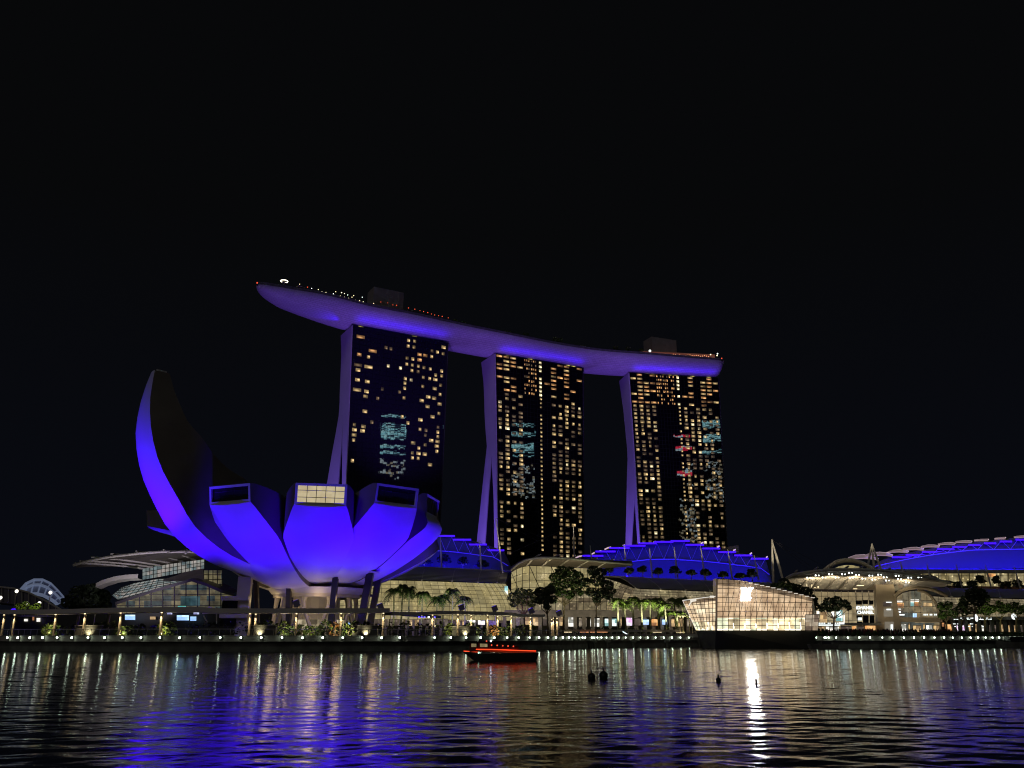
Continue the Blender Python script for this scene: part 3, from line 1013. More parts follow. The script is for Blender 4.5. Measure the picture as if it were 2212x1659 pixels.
mb.grid([[p + n * h * 0.995 + Vector((0, 0, 0.02)), p - n * h * 0.995 + Vector((0, 0, 0.02))] for p, n, h, t in tops])
mb.build('deck_floor', 'dark_concrete', deck)
mb = MB()
mb.grid([[p - n * (h + 0.1) + Vector((0, 0, -0.2)), p - n * (h + 0.1) + Vector((0, 0, 1.5)), p - n * (h - 0.3) + Vector((0, 0, 1.5)), p - n * (h - 0.3) + Vector((0, 0, 0.03))] for p, n, h, t in tops])
mb.build('parapet', 'dark_concrete', deck)
# plant rooms
M['plant_grey'] = mat('plant_room_wall', (0.26, 0.23, 0.25), 0.8, var=0.15)
def block(q, label):
    (xa, ya), (xb, yb), (xc, yc), Y, dpt = q
    a, b_ = at(xa, ya, Y), at(xb, yb, Y + (xb - xa) * 0.16)
    top = at(xc, yc, Y).z
    d = (b_ - a); d.z = 0; n = Vector((-d.y, d.x, 0)).normalized() * dpt
    z0 = DZ
    mb = MB()
    mb.hexa([Vector((p.x, p.y, z0)) for p in (a, b_, b_ + n, a + n)] + [Vector((p.x, p.y, top)) for p in (a, b_, b_ + n, a + n)])
    o = mb.build('plant_room', 'plant_grey', deck)
    return o
block(((806, 660), (871, 660), (806, 619), 512, 12), '')
block(((1409, 760), (1462, 760), (1409, 727), 605, 12), '')
red = mat('red_lamp', (0.3, 0.05, 0.03), 0.5, emit=(1.0, 0.10, 0.04), es=1.1, sample=False)
warmdot = mat('warm_lamp', (0.3, 0.3, 0.2), 0.5, emit=(1.0, 0.80, 0.45), es=2.4, sample=False)
whitedot = mat('white_lamp', (0.3, 0.3, 0.3), 0.5, emit=(0.9, 1.0, 0.92), es=3.0, sample=False)
orange = mat('orange_lamp', (0.3, 0.2, 0.1), 0.5, emit=(1.0, 0.42, 0.18), es=1.4, sample=False)
M.update(red_lamp=red, warm_lamp=warmdot, white_lamp=whitedot, orange_lamp=orange)
def deck_lamp(px, py, m, r=0.5, back=6):
    best = None
    for p, n, h, t in tops:
        q = p - n * max(0, h - back)
        x = atx(px, q.y, DZ).x
        if best is None or abs(x - q.x) < best[0]:
            best = (abs(x - q.x), q)
    p = at(px, py, best[1].y)
    p.z = max(p.z, DZ + 0.9)
    mb = MB()
    mb.ball(p, r, 6, 4)
    mb.tube([(p.x, p.y + 0.1, DZ), (p.x, p.y + 0.1, p.z - r * 0.6)], 0.06, 4, 1)
    return mb.build('deck_lamp', [m, 'black'], deck)
c6p = lambda x, y: ((900 + 0.4521 * x) / 1.7396, (1000 + 0.4521 * y) / 1.7396)
for x, y in ((500, 150), (600, 185), (655, 195), (685, 213), (718, 220), (800, 213), (848, 220), (872, 228), (838, 250), (872, 258), (907, 267), (935, 258), (965, 283), (998, 290), (1028, 298), (1020, 258), (1115, 310), (1130, 325), (950, 245), (780, 230), (900, 240)):
    deck_lamp(*c6p(x, y), 'warm_lamp' if (x * 7) % 3 else 'white_lamp', 0.24 + 0.14 * ((x * 13) % 5) / 5)
for x, y in ((1175, 298), (1232, 305), (1275, 322), (1305, 325), (1405, 348), (1457, 358), (1500, 370), (1530, 378), (1565, 386), (1595, 398), (1622, 406), (1655, 412), (1685, 418), (1735, 430), (565, 175)):
    deck_lamp(*c6p(x, y), 'red_lamp', 0.26 + 0.12 * ((x * 11) % 4) / 4)
for px, py, m in ((555.5, 611, 'red_lamp'), (1559, 774, 'red_lamp'), (1404, 758, 'white_lamp'), (1550, 764, 'white_lamp'), (1535, 766, 'warm_lamp'), (1549, 768, 'warm_lamp')):
    deck_lamp(px, py, m, 0.9 if px == 1404 else 0.5, 2)
# bar pavilion at the right end
mb = MB(); a, b_ = at(1383, 772, 598.5), at(1545, 776, 606.5)
d = (b_ - a); d.z = 0; n = Vector((-d.y, d.x, 0)).normalized() * 8
mb.hexa([Vector((p.x, p.y, DZ)) for p in (a, b_, b_ + n, a + n)] + [Vector((p.x, p.y, DZ + 6.4)) for p in (a, b_, b_ + n, a + n)])
mb.build('bar_pavilion', mat('bar_wall', (0.30, 0.14, 0.10), 0.6, emit=(0.16, 0.05, 0.035), es=0.5, sample=False), deck)  # faint red glow in the wall stands for the bar's light
for k in range(26):
    t = 0.22 + 0.72 * k / 26
    if k in (5, 6, 12, 13):
        continue
    p = a.lerp(b_, t) - n * 0.02; p.z = DZ + 4.7 + 0.35 * math.sin(k * 1.7)
    mb = MB(); mb.ball(p, 0.34, 6, 4); mb.build('bar_lamp', 'orange_lamp', deck)
# halo lamp on its mast near the tip
p = at(614, 607.5, 466)
halo = thing('ring_lamp', (p.x, p.y, DZ), 'glowing ring-shaped lamp standing near the pointed tip of the roof deck', 'lamp')
mb = MB(); mb.tube([(p.x + 2.1 * math.cos(a), p.y + 2.1 * math.sin(a), p.z) for a in [2 * math.pi * k / 20 for k in range(21)]], 0.26, 6, cap=False)
mb.build('ring', mat('ring_light', (0.8, 0.8, 0.7), 0.5, emit=(1.0, 0.92, 0.72), es=2.6, sample=False), halo)
mb = MB(); mb.tube([(p.x, p.y, DZ), (p.x, p.y, p.z - 0.2)], 0.12, 5)
for k in range(4):
    a = math.pi * k / 2
    mb.tube([(p.x, p.y, p.z - 0.3), (p.x + 2 * math.cos(a), p.y + 2 * math.sin(a), p.z - 0.05)], 0.05, 4)
mb.build('mast', 'steel', halo)
# small lit trees on the deck
rt = random.Random(3)
for i, (px, py, r) in enumerate(((1093, 719, 1.8), (1102, 720, 1.5), (1136, 724, 2.2), (1199, 733, 2.0), (1210, 735, 2.1), (1330, 751, 1.7), (1357, 753, 1.9), (983, 694, 1.6), (1000, 698, 1.7), (1385, 757, 1.6))):
    best = min(tops, key=lambda T: abs(atx(px, (T[0] - T[1] * (T[2] - 4)).y, DZ).x - (T[0] - T[1] * (T[2] - 4)).x))
    q = best[0] - best[1] * (best[2] - 4)
    c = at(px, py, q.y)
    o = thing('roof_tree', (c.x, c.y, DZ), ['small green tree', 'dim little tree', 'bushy tree', 'rounded tree', 'leafy tree'][i % 5] + ' on the roof deck edge ' + ['above the gap after the first tower', 'beside it towards the far end', 'above the middle tower', 'past the middle tower', 'next to its twin past the middle tower', 'short of the third tower', 'over the third tower\'s near corner', 'behind the row of red lamps', 'just after the red lamps', 'beside the bar pavilion'][i], 'tree', 'trees on the roof deck')
    mb = MB(); mb.tube([(c.x, c.y, DZ), (c.x, c.y, max(c.z, DZ + 1.6))], [0.2, 0.12], 5); mb.build('trunk', 'bark', o)
    mb = MB(); leaves(mb, (c.x, c.y, max(c.z, DZ + 1.8)), r, r, r * 0.8, 70, 0.6, rnd=rt); mb.build('crown', 'leaf_lime', o)
# general violet wash from the mall roof, and the streak on the cantilever
for (fx, fy, fz), (tx, ty, tz), e, sp in (((-118, 400, 42), (-122, 486, 194), 230000, 46), ((-55, 430, 42), (-58, 525, 190), 400000, 60), ((30, 460, 42), (22, 570, 190), 400000, 60), ((120, 490, 42), (112, 600, 190), 400000, 56)):
    lamp('deck_theatre_flood', 'SPOT', (fx, fy, fz), (tx, ty, tz), (0.29, 0.12, 1.0), e * 0.9, 1.0, sp, 1.0)
lamp('deck_theatre_flood', 'SPOT', (-103, 497, 189), (-139, 466, 198), BLUE, 26000, 0.5, 50, 1.0)

# low tents, bars and railings that make the deck's uneven skyline
rk = random.Random(12)
for k in range(46):
    i = rk.randrange(8, len(tops) - 4)
    p, n, h, t = tops[i]
    q = p - n * (h - rk.uniform(2.0, 7.0)) + t * rk.uniform(-6, 6)
    hh = rk.uniform(1.2, 3.2)
    mb = MB()
    a = math.atan2(t.y, t.x)
    lx, ly = rk.uniform(1.5, 6), rk.uniform(1.5, 3)
    mb.box((q.x, q.y, DZ + hh - 0.1), (lx, ly, 0.2), a)
    for sx in (-1, 1):
        c = Vector((q.x, q.y, 0)) + t * (sx * lx * 0.45)
        mb.tube([(c.x, c.y, DZ), (c.x, c.y, DZ + hh - 0.1)], 0.08, 4)
    mb.build('deck_awning', 'dark_concrete' if k % 3 else 'wall_beige', deck)
# ================================================================== SHOPPING MALL
mall_glow = interior('mall_glow', [(0.42, 0.34, 0.15), (0.38, 0.31, 0.14), (0.45, 0.37, 0.18), (0.34, 0.28, 0.13), (0.30, 0.25, 0.12), (0.42, 0.35, 0.17)], 2.3, 2.8, 0.82, 0.16, lamps=0.35)
mall_mix = interior('mall_mix_glow', [(0.34, 0.28, 0.15), (0.20, 0.16, 0.09), (0.30, 0.25, 0.15), (0.13, 0.10, 0.06), (0.36, 0.28, 0.15), (0.22, 0.18, 0.11)], 4.6, 2.6, 0.8, 0.45, lamps=0.9)
band_glow = interior('upper_band_glow', [(0.40, 0.33, 0.17), (0.30, 0.24, 0.11), (0.20, 0.16, 0.08), (0.45, 0.37, 0.20)], 3.0, 3.0, 0.7, 0.7, lamps=1.4)
M.update(mall_glow=mall_glow, mall_mix=mall_mix, band_glow=band_glow)
def roof_material():
    m = mat('ribbed_roof', (0.16, 0.145, 0.15), 0.45)
    nt = m.node_tree; N = nt.nodes.new; L = nt.links.new
    b = nt.nodes['Principled BSDF']
    uv = N('ShaderNodeUVMap'); wv = N('ShaderNodeTexWave'); wv.wave_type = 'BANDS'; wv.bands_direction = 'Y'
    wv.inputs['Scale'].default_value = 0.31
    L(uv.outputs[0], wv.inputs['Vector'])
    bp = N('ShaderNodeBump'); bp.inputs['Distance'].default_value = 0.35; bp.inputs['Strength'].default_value = 1.0
    L(wv.outputs['Fac'], bp.inputs['Height']); L(bp.outputs[0], b.inputs['Normal'])
    cr = N('ShaderNodeMapRange'); cr.inputs['To Min'].default_value = 0.16; cr.inputs['To Max'].default_value = 0.42
    L(wv.outputs['Fac'], cr.inputs['Value']); L(cr.outputs[0], b.inputs['Base Color'])
    return m
M['ribbed_roof'] = roof_material()

def curve3(pts, n):
    """n points along image points (px, py, Y), spaced evenly in the world"""
    P3 = [at(*p) for p in pts]
    d = [0]
    for a, b in zip(P3, P3[1:]):
        d.append(d[-1] + (b - a).length)
    out = []
    for i in range(n):
        s = d[-1] * i / (n - 1); k = 0
        while k < len(d) - 2 and d[k + 1] < s:
            k += 1
        out.append(P3[k].lerp(P3[k + 1], (s - d[k]) / max(1e-6, d[k + 1] - d[k])))
    return out, d[-1]

def grid_uv(rows):
    uv = []
    for row in rows:
        acc, r = 0, []
        for i, p in enumerate(row):
            if i:
                acc += (Vector(p) - Vector(row[i - 1])).length
            r.append(acc)
        uv.append(r)
    u = [0]
    for a, b in zip(rows, rows[1:]):
        u.append(u[-1] + (Vector(a[-1]) - Vector(b[-1])).length)
    return [[(u[i] + 0.001, v + 0.001) for v in uv[i]] for i in range(len(rows))]

def barrel(o, eave, ridge, ncol, zb, bulge=5.0, glow='mall_glow', roof_from=0, nrow=9, rib=4, mr=0.055):
    E, LE = curve3(eave, ncol + 1)
    rows = []
    for i, p in enumerate(E):
        t = E[min(i + 1, ncol)] - E[max(i - 1, 0)]; t.z = 0; t.normalize()
        n = Vector((t.y, -t.x, 0))
        H = p.z - zb
        rows.append([p + n * (bulge * math.sin(math.pi / 2 * min(1, k / nrow * 1.25))) * min(1, H / 10) + Vector((0, 0, -H * (k / nrow))) for k in range(nrow + 1)])
    mb = MB(); mb.grid(rows, uv=grid_uv(rows)); mb.build('glazing', glow, o)
    mb = MB()
    off = Vector((0, -0.12, 0.03))
    for r in rows:
        mb.tube([p + off for p in r], mr, 4, cap=False)
    for k in range(nrow + 1):
        mb.tube([r[k] + off for r in rows], mr * 0.9, 4, cap=False)
    mb.build('glazing_bars', 'mullion', o)
    R, LR = curve3(ridge, ncol + 1)
    E2 = curve3(eave[roof_from:], ncol + 1)[0] if roof_from else E
    rr = []
    for a, b in zip(E2, R):
        m_ = a.lerp(b, 0.45) + Vector((0, -0.8, 1.6))
        rr.append([a + Vector((0, -0.4, 0.25)), a.lerp(m_, 0.5) + Vector((0, -0.2, 0.4)), m_, m_.lerp(b, 0.5) + Vector((0, 0, 0.3)), b])
    mb = MB(); mb.grid(rr, uv=grid_uv(rr)); roof = mb.build('roof', 'ribbed_roof', o, smooth=True)
    mb = MB()
    for i in range(0, ncol + 1, rib):
        mb.tube([p + Vector((0, -0.15, 0.15)) for p in rr[i]], 0.10, 4)
        mb.box(rr[i][0] + Vector((0, -0.2, 0)), (0.5, 0.5, 0.4))
    mb.build('rib', 'steel', roof)
    mb = MB(); mb.tube([p + Vector((0, -0.1, 0.15)) for p in R], 0.28, 5); mb.build('ridge_beam', 'steel', o)
    # back of the building, so that it is not a sheet
    mb = MB()
    mb.grid([[p, p + Vector((0, 22, 0)), Vector((p.x, p.y + 22, GZ))] for p in R])
    for row, e, r_ in ((rows[0], E2[0], R[0]), (rows[-1], E2[-1], R[-1])):
        mb.poly([row[-1], row[0], r_, r_ + Vector((0, 22, 0)), Vector((r_.x, r_.y + 22, GZ))])
    mb.build('back_wall', 'dark_concrete', o)
    return rows

def shops(o, base, rects, zb, seed=0):
    """ground floor: piers, a ledge and shop windows. base: image line [(px, py, Y)]"""
    pass

def panel(mb, px0, py0, px1, py1, Y, m=0, dy=0.0):
    a, b, c, d = at(px0, py1, Y), at(px1, py1, Y), at(px1, py0, Y), at(px0, py0, Y)
    w_, h_ = (b - a).length, (d - a).length
    mb.poly([a, b, c, d], m, [(0.001, 0.001), (w_, 0.001), (w_, h_), (0.001, h_)])

cols_shop = dict(
    w=interior('shop_white', [(0.95, 0.92, 0.82), (0.8, 0.85, 0.8), (0.25, 0.25, 0.22), (1.0, 0.95, 0.85)], 0.9, 1.1, 1.3, 0.5),
    y=interior('shop_warm', [(0.75, 0.50, 0.22), (0.9, 0.68, 0.36), (0.25, 0.16, 0.08), (0.6, 0.4, 0.2)], 0.9, 1.1, 1.0, 0.5),
    c=interior('shop_cyan', [(0.55, 0.85, 0.85), (0.35, 0.7, 0.68), (0.85, 1.0, 0.95), (0.2, 0.4, 0.4)], 0.8, 1.0, 1.2, 0.4),
    d=interior('shop_dim', [(0.16, 0.13, 0.09), (0.24, 0.19, 0.13), (0.08, 0.06, 0.05)], 1.2, 2.0, 0.8, 0.5, lamps=1.0),
    o=interior('shop_orange', [(0.8, 0.36, 0.12), (0.9, 0.5, 0.2), (0.4, 0.18, 0.08)], 0.8, 1.0, 1.0, 0.5),
    b=interior('screen_blue', [(0.45, 0.7, 1.0), (0.6, 0.85, 1.0), (0.3, 0.5, 0.9)], 1.5, 1.0, 1.4, 0.3),
    p=interior('shop_pink', [(0.9, 0.7, 0.9), (0.7, 0.4, 0.7), (1.0, 0.9, 1.0)], 0.8, 1.0, 1.2, 0.5),
    g=mat('grey_blind', (0.30, 0.28, 0.25), 0.8, emit=(0.22, 0.20, 0.16), es=0.6))
def shopfront(o, Y, rects):
    for x0, y0, x1, y1, k in rects:
        mb = MB(); panel(mb, x0, y0, x1, y1, Y)
        w_ = mb.build('shop_window', cols_shop[k], o)
        fr = MB()
        a, b, c, d = at(x0, y1, Y - 0.1), at(x1, y1, Y - 0.1), at(x1, y0, Y - 0.1), at(x0, y0, Y - 0.1)
        fr.tube([a, b, c, d, a], 0.10, 4)
        fr.build('frame', 'mullion', w_)

# --- first hall (behind the museum)
m1 = thing('mall_hall', at(960, 1357, 275), 'curved glass mall hall with dark ribbed roof right behind the museum columns', 'mall')
barrel(m1, [(700, 1252, 262), (790, 1253, 263), (844, 1254, 264), (900, 1255, 267), (980, 1257.5, 272), (1050, 1260, 280), (1092, 1261, 290)],
       [(715, 1225, 282), (800, 1225.5, 283), (874, 1226, 284), (920, 1227, 287), (990, 1230, 292), (1060, 1233, 300), (1104, 1235, 311)], 26, 7.6)
mb = MB()
for a, b in (((700, 1), (1090, 1)),):
    for k in range(27):
        x = lerp(700, 1085, k / 26)
        p = atx(x, interp(x, [(700, 258), (900, 262), (1090, 285)]), 4)
        mb.box((p.x, p.y, 5.1), (0.7, 0.7, 4.9))
p0, p1 = atx(690, 258, 7), atx(1090, 284, 7)
mb.hexa([Vector((p0.x, p0.y, 6.9)), Vector((p1.x, p1.y, 6.9)), Vector((p1.x, p1.y + 3, 6.9)), Vector((p0.x, p0.y + 3, 6.9)), Vector((p0.x, p0.y, 7.9)), Vector((p1.x, p1.y, 7.9)), Vector((p1.x, p1.y + 3, 7.9)), Vector((p0.x, p0.y + 3, 7.9))])
mb.build('arcade', 'concrete', m1)
shopfront(m1, 263, [(640, 1332, 668, 1352, 'w'), (672, 1333, 700, 1350, 'y'), (706, 1334, 736, 1349, 'w'), (742, 1333, 772, 1350, 'b'), (776, 1334, 800, 1350, 'w'), (806, 1335, 840, 1352, 'd'), (842, 1336, 872, 1352, 'd'), (876, 1337, 905, 1352, 'y'), (910, 1337, 940, 1352, 'd'), (944, 1337, 968, 1352, 'd')])
shopfront(m1, 276, [(985, 1331, 1004, 1351, 'y'), (1008, 1328, 1028, 1345, 'w'), (1032, 1328, 1048, 1350, 'w'), (1052, 1331, 1072, 1352, 'd')])
mb = MB()
for x in (840, 862, 880, 902, 918, 940, 956):
    panel(mb, x - 3.4, 1321.5, x + 3.4, 1323.8, 259)
mb.build('ceiling_lights', cols_shop['w'], m1)
mb = MB(); panel(mb, 1090, 1266, 1097, 1296, 286); panel(mb, 1089, 1306, 1099, 1325, 286)
mb.build('sign_strip', cols_shop['c'], m1)

# --- second hall
m2 = thing('mall_hall', at(1450, 1357, 275), 'mall hall with slanting dark roof left of the glass pavilion, palms in front', 'mall')
barrel(m2, [(1304, 1248, 298), (1335, 1257.5, 287), (1372, 1272, 278), (1460, 1275.5, 279), (1545, 1279, 281), (1690, 1285, 284)],
       [(1304, 1246, 300), (1380, 1249.3, 300), (1460, 1253, 300), (1542, 1256.4, 301), (1690, 1262, 303)], 24, 10.4, 4.0, 'mall_mix', roof_from=2)
mb = MB()
a, b = at(1090, 1326, 268), at(1560, 1326, 274)
for z0, z1, dy in ((8.6, 10.6, 0.0),):
    mb.hexa([Vector((a.x, a.y, z0)), Vector((b.x, b.y, z0)), Vector((b.x, b.y + 4, z0)), Vector((a.x, a.y + 4, z0)), Vector((a.x, a.y, z1)), Vector((b.x, b.y, z1)), Vector((b.x, b.y + 4, z1)), Vector((a.x, a.y + 4, z1))])
for k in range(26):
    p = a.lerp(b, k / 25)
    mb.box((p.x, p.y + 1.2, 5.7), (1.1, 0.9, 5.9))
mb.build('arcade', 'concrete', m2)
shopfront(m2, 272, [(1106, 1327, 1124, 1352, 'd'), (1128, 1327, 1146, 1350, 'y'), (1150, 1330, 1168, 1352, 'y'), (1172, 1330, 1192, 1352, 'd'), (1200, 1330, 1216, 1352, 'y'), (1222, 1333, 1242, 1354, 'w'), (1250, 1334, 1268, 1354, 'd'),
                    (1275, 1335, 1297, 1354, 'w'), (1306, 1336, 1332, 1353, 'c'), (1336, 1328, 1343, 1353, 'y'), (1352, 1334, 1366, 1352, 'p'), (1370, 1336, 1384, 1352, 'd'), (1388, 1338, 1402, 1350, 'b'), (1407, 1337, 1422, 1352, 'o'), (1430, 1338, 1444, 1350, 'b'), (1450, 1336, 1478, 1354, 'y'), (1484, 1336, 1520, 1354, 'd')])
# upper shop floor left of the hall, between the big trees
mb = MB()
rows = []
for x, Y in ((1095, 292), (1140, 284), (1200, 280), (1260, 279), (1310, 280)):
    rows.append([at(x, 1282, Y + 4), at(x, 1300, Y), at(x, 1318, Y - 1.5)])
rr = [[rows[0][k].lerp(rows[1][k], t) if s == 0 else rows[s][k].lerp(rows[s + 1][k], t) for k in range(3)] for s in range(4) for t in (0, 0.25, 0.5, 0.75)] + [rows[-1]]
mb.grid(rr, uv=grid_uv(rr)); mb.build('glazing', 'mall_mix', m2)
mb = MB()
for r in rr:
    mb.tube([p + Vector((0, -0.15, 0)) for p in r], 0.08, 4, cap=False)
for k in range(3):
    mb.tube([r[k] + Vector((0, -0.15, 0)) for r in rr], 0.08, 4, cap=False)
mb.build('glazing_bars', 'mullion', m2)
mb = MB(); mb.grid([[r[0], r[0] + Vector((0, 14, 2)), Vector((r[0].x, r[0].y + 14, GZ))] for r in rr]); mb.build('back_wall', 'dark_concrete', m2)

# --- fan canopies
def canopy(o, rim, root, ribs, glow=None, soffit='soffit', lattice=0.0, bulge=1.2, rr=0.3, thick=0.5, n=28):
    R, _ = curve3(rim, n); B, _ = curve3(root, n)
    rows = []
    for a, b in zip(R, B):
        rows.append([b.lerp(a, k / 6) + Vector((0, 0, bulge * math.sin(math.pi * k / 6))) for k in range(7)])
    k0 = int(round(6 * lattice))
    mb = MB()
    mb.grid([r[k0:] for r in rows]); mb.grid([[p + Vector((0, 0, thick)) for p in r[k0:]] for r in rows])
    mb.grid([[r[-1], r[-1] + Vector((0, 0, thick))] for r in rows])
    roof = mb.build('roof', soffit, o, smooth=False)
    if k0:
        mb = MB()
        for q in range(0, k0 * 4 + 1):
            t = q / (k0 * 4) * lattice
            mb.tube([b.lerp(a, t) + Vector((0, 0, bulge * math.sin(math.pi * t))) for a, b in zip(R, B)], 0.10, 4, cap=False)
        mb.build('purlins', 'steel', roof)
    for (b, a) in ribs:
        p, q = at(*b), at(*a)
        pts = [p.lerp(q, k / 8) + Vector((0, 0, (bulge + 1.0) * math.sin(math.pi * (0.5 * k / 8)) - 0.5 * (k / 8) - 0.15)) for k in range(9)]
        mb = MB(); mb.tube(pts, [rr] * 8 + [rr * 0.6], 5)
        mb.build('rib', 'steel', roof)
    mb = MB(); mb.tube([p + Vector((0, -0.2, thick / 2)) for p in R], thick * 0.6, 5); mb.build('rim', 'steel', roof)
    return rows

c1 = thing('entrance_canopy', at(1190, 1255, 290), 'pale fan canopy over yellow-lit glass behind the tall trees', 'canopy')
canopy(c1, [(1104, 1233, 286), (1118, 1221, 280), (1137, 1211, 274), (1166, 1206.5, 272), (1213, 1207.5, 272), (1253, 1211, 274), (1310, 1216.5, 280), (1366, 1221.5, 288)],
       [(1106, 1236, 290), (1122, 1226, 290), (1140, 1221, 292), (1170, 1222, 292), (1213, 1224, 292), (1252, 1226, 292), (1300, 1228, 292), (1366, 1223.5, 290)],
       [((1171, 1222, 292), (1210, 1209, 272.5)), ((1208, 1223, 292), (1247, 1212, 274)), ((1247, 1225, 292), (1291, 1215.5, 278)), ((1288, 1227, 292), (1328, 1219, 283)), ((1138, 1221, 292), (1168, 1208, 272.5))])
mb = MB()
G, _ = curve3([(1104, 1236, 291), (1122, 1226, 293), (1140, 1222, 293.5), (1170, 1223, 293.5), (1213, 1225, 293.5), (1252, 1227, 293.5), (1300, 1229, 293.5)], 14)
rows = [[p, p + Vector((0, 0, -3)), Vector((p.x, p.y, p.z - 6)), Vector((p.x, p.y, 14))] for p in G]
mb.grid(rows, uv=grid_uv(rows)); mb.build('glazing', 'mall_glow', c1)
mb = MB()
for r in rows:
    mb.tube([p + Vector((0, -0.2, 0)) for p in r], 0.09, 4, cap=False)
for k in range(6):
    mb.tube([Vector((r[0].x, r[0].y - 0.2, lerp(r[0].z, 14, k / 5))) for r in rows], 0.07, 4, cap=False)
for i in range(0, 12, 3):
    mb.tube([rows[i][0] + Vector((0, -0.3, 0)), Vector((rows[i + 2][0].x, rows[i + 2][0].y - 0.3, 15))], 0.12, 4)
mb.build('glazing_bars', 'mullion', c1)
mb = MB(); mb.grid([[r[0], r[0] + Vector((0, 16, 0)), Vector((r[0].x, r[0].y + 16, GZ))] for r in rows]); mb.build('back_wall', 'dark_concrete', c1)

# --- blue floodlit upper roofs with stepped blades
blue_cloth = mat('upper_roof', (0.13, 0.13, 0.17), 0.6, var=0.05, scale=0.05)
led = mat('blue_led', (0.1, 0.1, 0.3), 0.5, emit=(0.06, 0.004, 1.0), es=1.15)
pinkglow = mat('pale_led', (0.3, 0.3, 0.3), 0.5, emit=(0.95, 0.66, 0.80), es=0.7, sample=False)
pinkdim = mat('pale_panel', (0.5, 0.42, 0.44), 0.6, emit=(0.42, 0.30, 0.33), es=0.32, sample=False)  # glow put in the panel in place of lamps shining on it
truss_m = mat('glowing_truss', (0.5, 0.5, 0.55), 0.5, emit=(0.030, 0.006, 0.80), es=0.5)  # bars glow by themselves in place of blue light falling on them
M.update(upper_roof=blue_cloth, blue_led=led, pale_led=pinkglow, pale_panel=pinkdim, truss=truss_m)

def upper_roof(o, base, chord, crest, blades, Y0, dY, e, lamps=5, zig=None, body=True):
    """base/chord/crest: image polylines of the sloping floodlit face"""
    x0, x1 = base[0][0], base[-1][0]
    n = 30
    rows = []
    for i in range(n + 1):
        x = lerp(x0, x1, i / n)
        yb, yc, yt = interp(x, base), interp(x, chord), interp(x, crest)
        Y = Y0(x)
        rows.append([at(x, yb, Y), at(x, lerp(yb, yc, 0.5), Y + dY * 0.3), at(x, yc, Y + dY * 0.6), at(x, lerp(yc, yt, 0.55), Y + dY * 0.82), at(x, yt, Y + dY)])
    mb = MB(); mb.grid(rows); mb.build('face', 'upper_roof', o, smooth=True)
    mb = MB()
    mb.grid([[r[-1], r[-1] + Vector((0, 40, -6)), Vector((r[-1].x, r[-1].y + 45, GZ))] for r in rows])
    mb.build('roof_back', 'dark_concrete', o)
    for x_a, x_b, y in blades:
        Y = Y0((x_a + x_b) / 2) + dY - 1.5
        a, b = at(x_a, y, Y), at(x_b, y, Y)
        mb = MB()
        mb.box((a + b) / 2 + Vector((0, 3, 0)), ((b - a).length, 7.0, 0.55))
        bl = mb.build('roof_blade', 'upper_roof', o)
        mb = MB()
        mb.box((a + b) / 2 + Vector((0, -0.62, -0.02)), ((b - a).length * 0.99, 0.18, 0.62))
        mb.build('led_strip', 'blue_led', bl)
    if zig:
        mb = MB()
        xs = zig
        pts = []
        for k, x in enumerate(xs):
            y = interp(x, chord) if k % 2 else interp(x, crest) + 2.5
            pts.append(at(x, y, Y0(x) + dY * (0.56 if k % 2 else 0.95) - 0.8))
        mb.tube(pts, 0.13, 4)
        mb.tube([at(x, interp(x, chord), Y0(x) + dY * 0.56 - 0.8) for x in [lerp(x0 + 6, x1 - 6, k / 24) for k in range(25)]], 0.15, 4)
        mb.build('truss', 'truss', o)
    # floodlights along the terrace in front of the face
    for k in range(lamps):
        xm = lerp(x0, x1, (k + 0.5) / lamps)
        Y = Y0(xm)
        p = at(xm, interp(xm, base), Y)
        q = at(xm, interp(xm, crest), Y + dY)
        ln = (at(lerp(x0, x1, (k + 1) / lamps), 1200, Y) - at(lerp(x0, x1, k / lamps), 1200, Y)).length
        lamp('roof_wash_light', 'AREA', (p.x, p.y - 10.0, p.z - 0.6), (p.x, lerp(p.y, q.y, 0.5), lerp(p.z, q.z, 0.75)), (0.008, 0.0, 1.0), e * ln * 1.75, ln * 0.95, size_y=0.8)
    return rows

u1 = thing('upper_roof_hall', at(990, 1232, 315), 'stepped blue floodlit roof rising between the museum and the middle tower', 'roof hall')
upper_roof(u1, [(820, 1227), (875, 1228), (1000, 1233), (1104, 1239)], [(820, 1180), (896, 1186), (980, 1192), (1066, 1203), (1104, 1226)], [(820, 1136), (900, 1146), (949, 1151), (983, 1159), (1018, 1167), (1052, 1177), (1089, 1190), (1104, 1224)],
           [(878, 908, 1141), (896, 930, 1145.5), (921, 949, 1150), (942, 983, 1158), (979, 1018, 1166), (1013, 1052, 1176.5), (1047, 1089.5, 1189)], lambda x: interp(x, [(820, 300), (1104, 318)]), 7, 95, 4,
           zig=[899, 912, 920, 934, 948, 962, 976, 990, 1003, 1017, 1028, 1042, 1054, 1068, 1080])
u2 = thing('upper_roof_hall', at(1480, 1250, 320), 'arched blue floodlit roof with stepped blades in front of the right tower', 'roof hall')
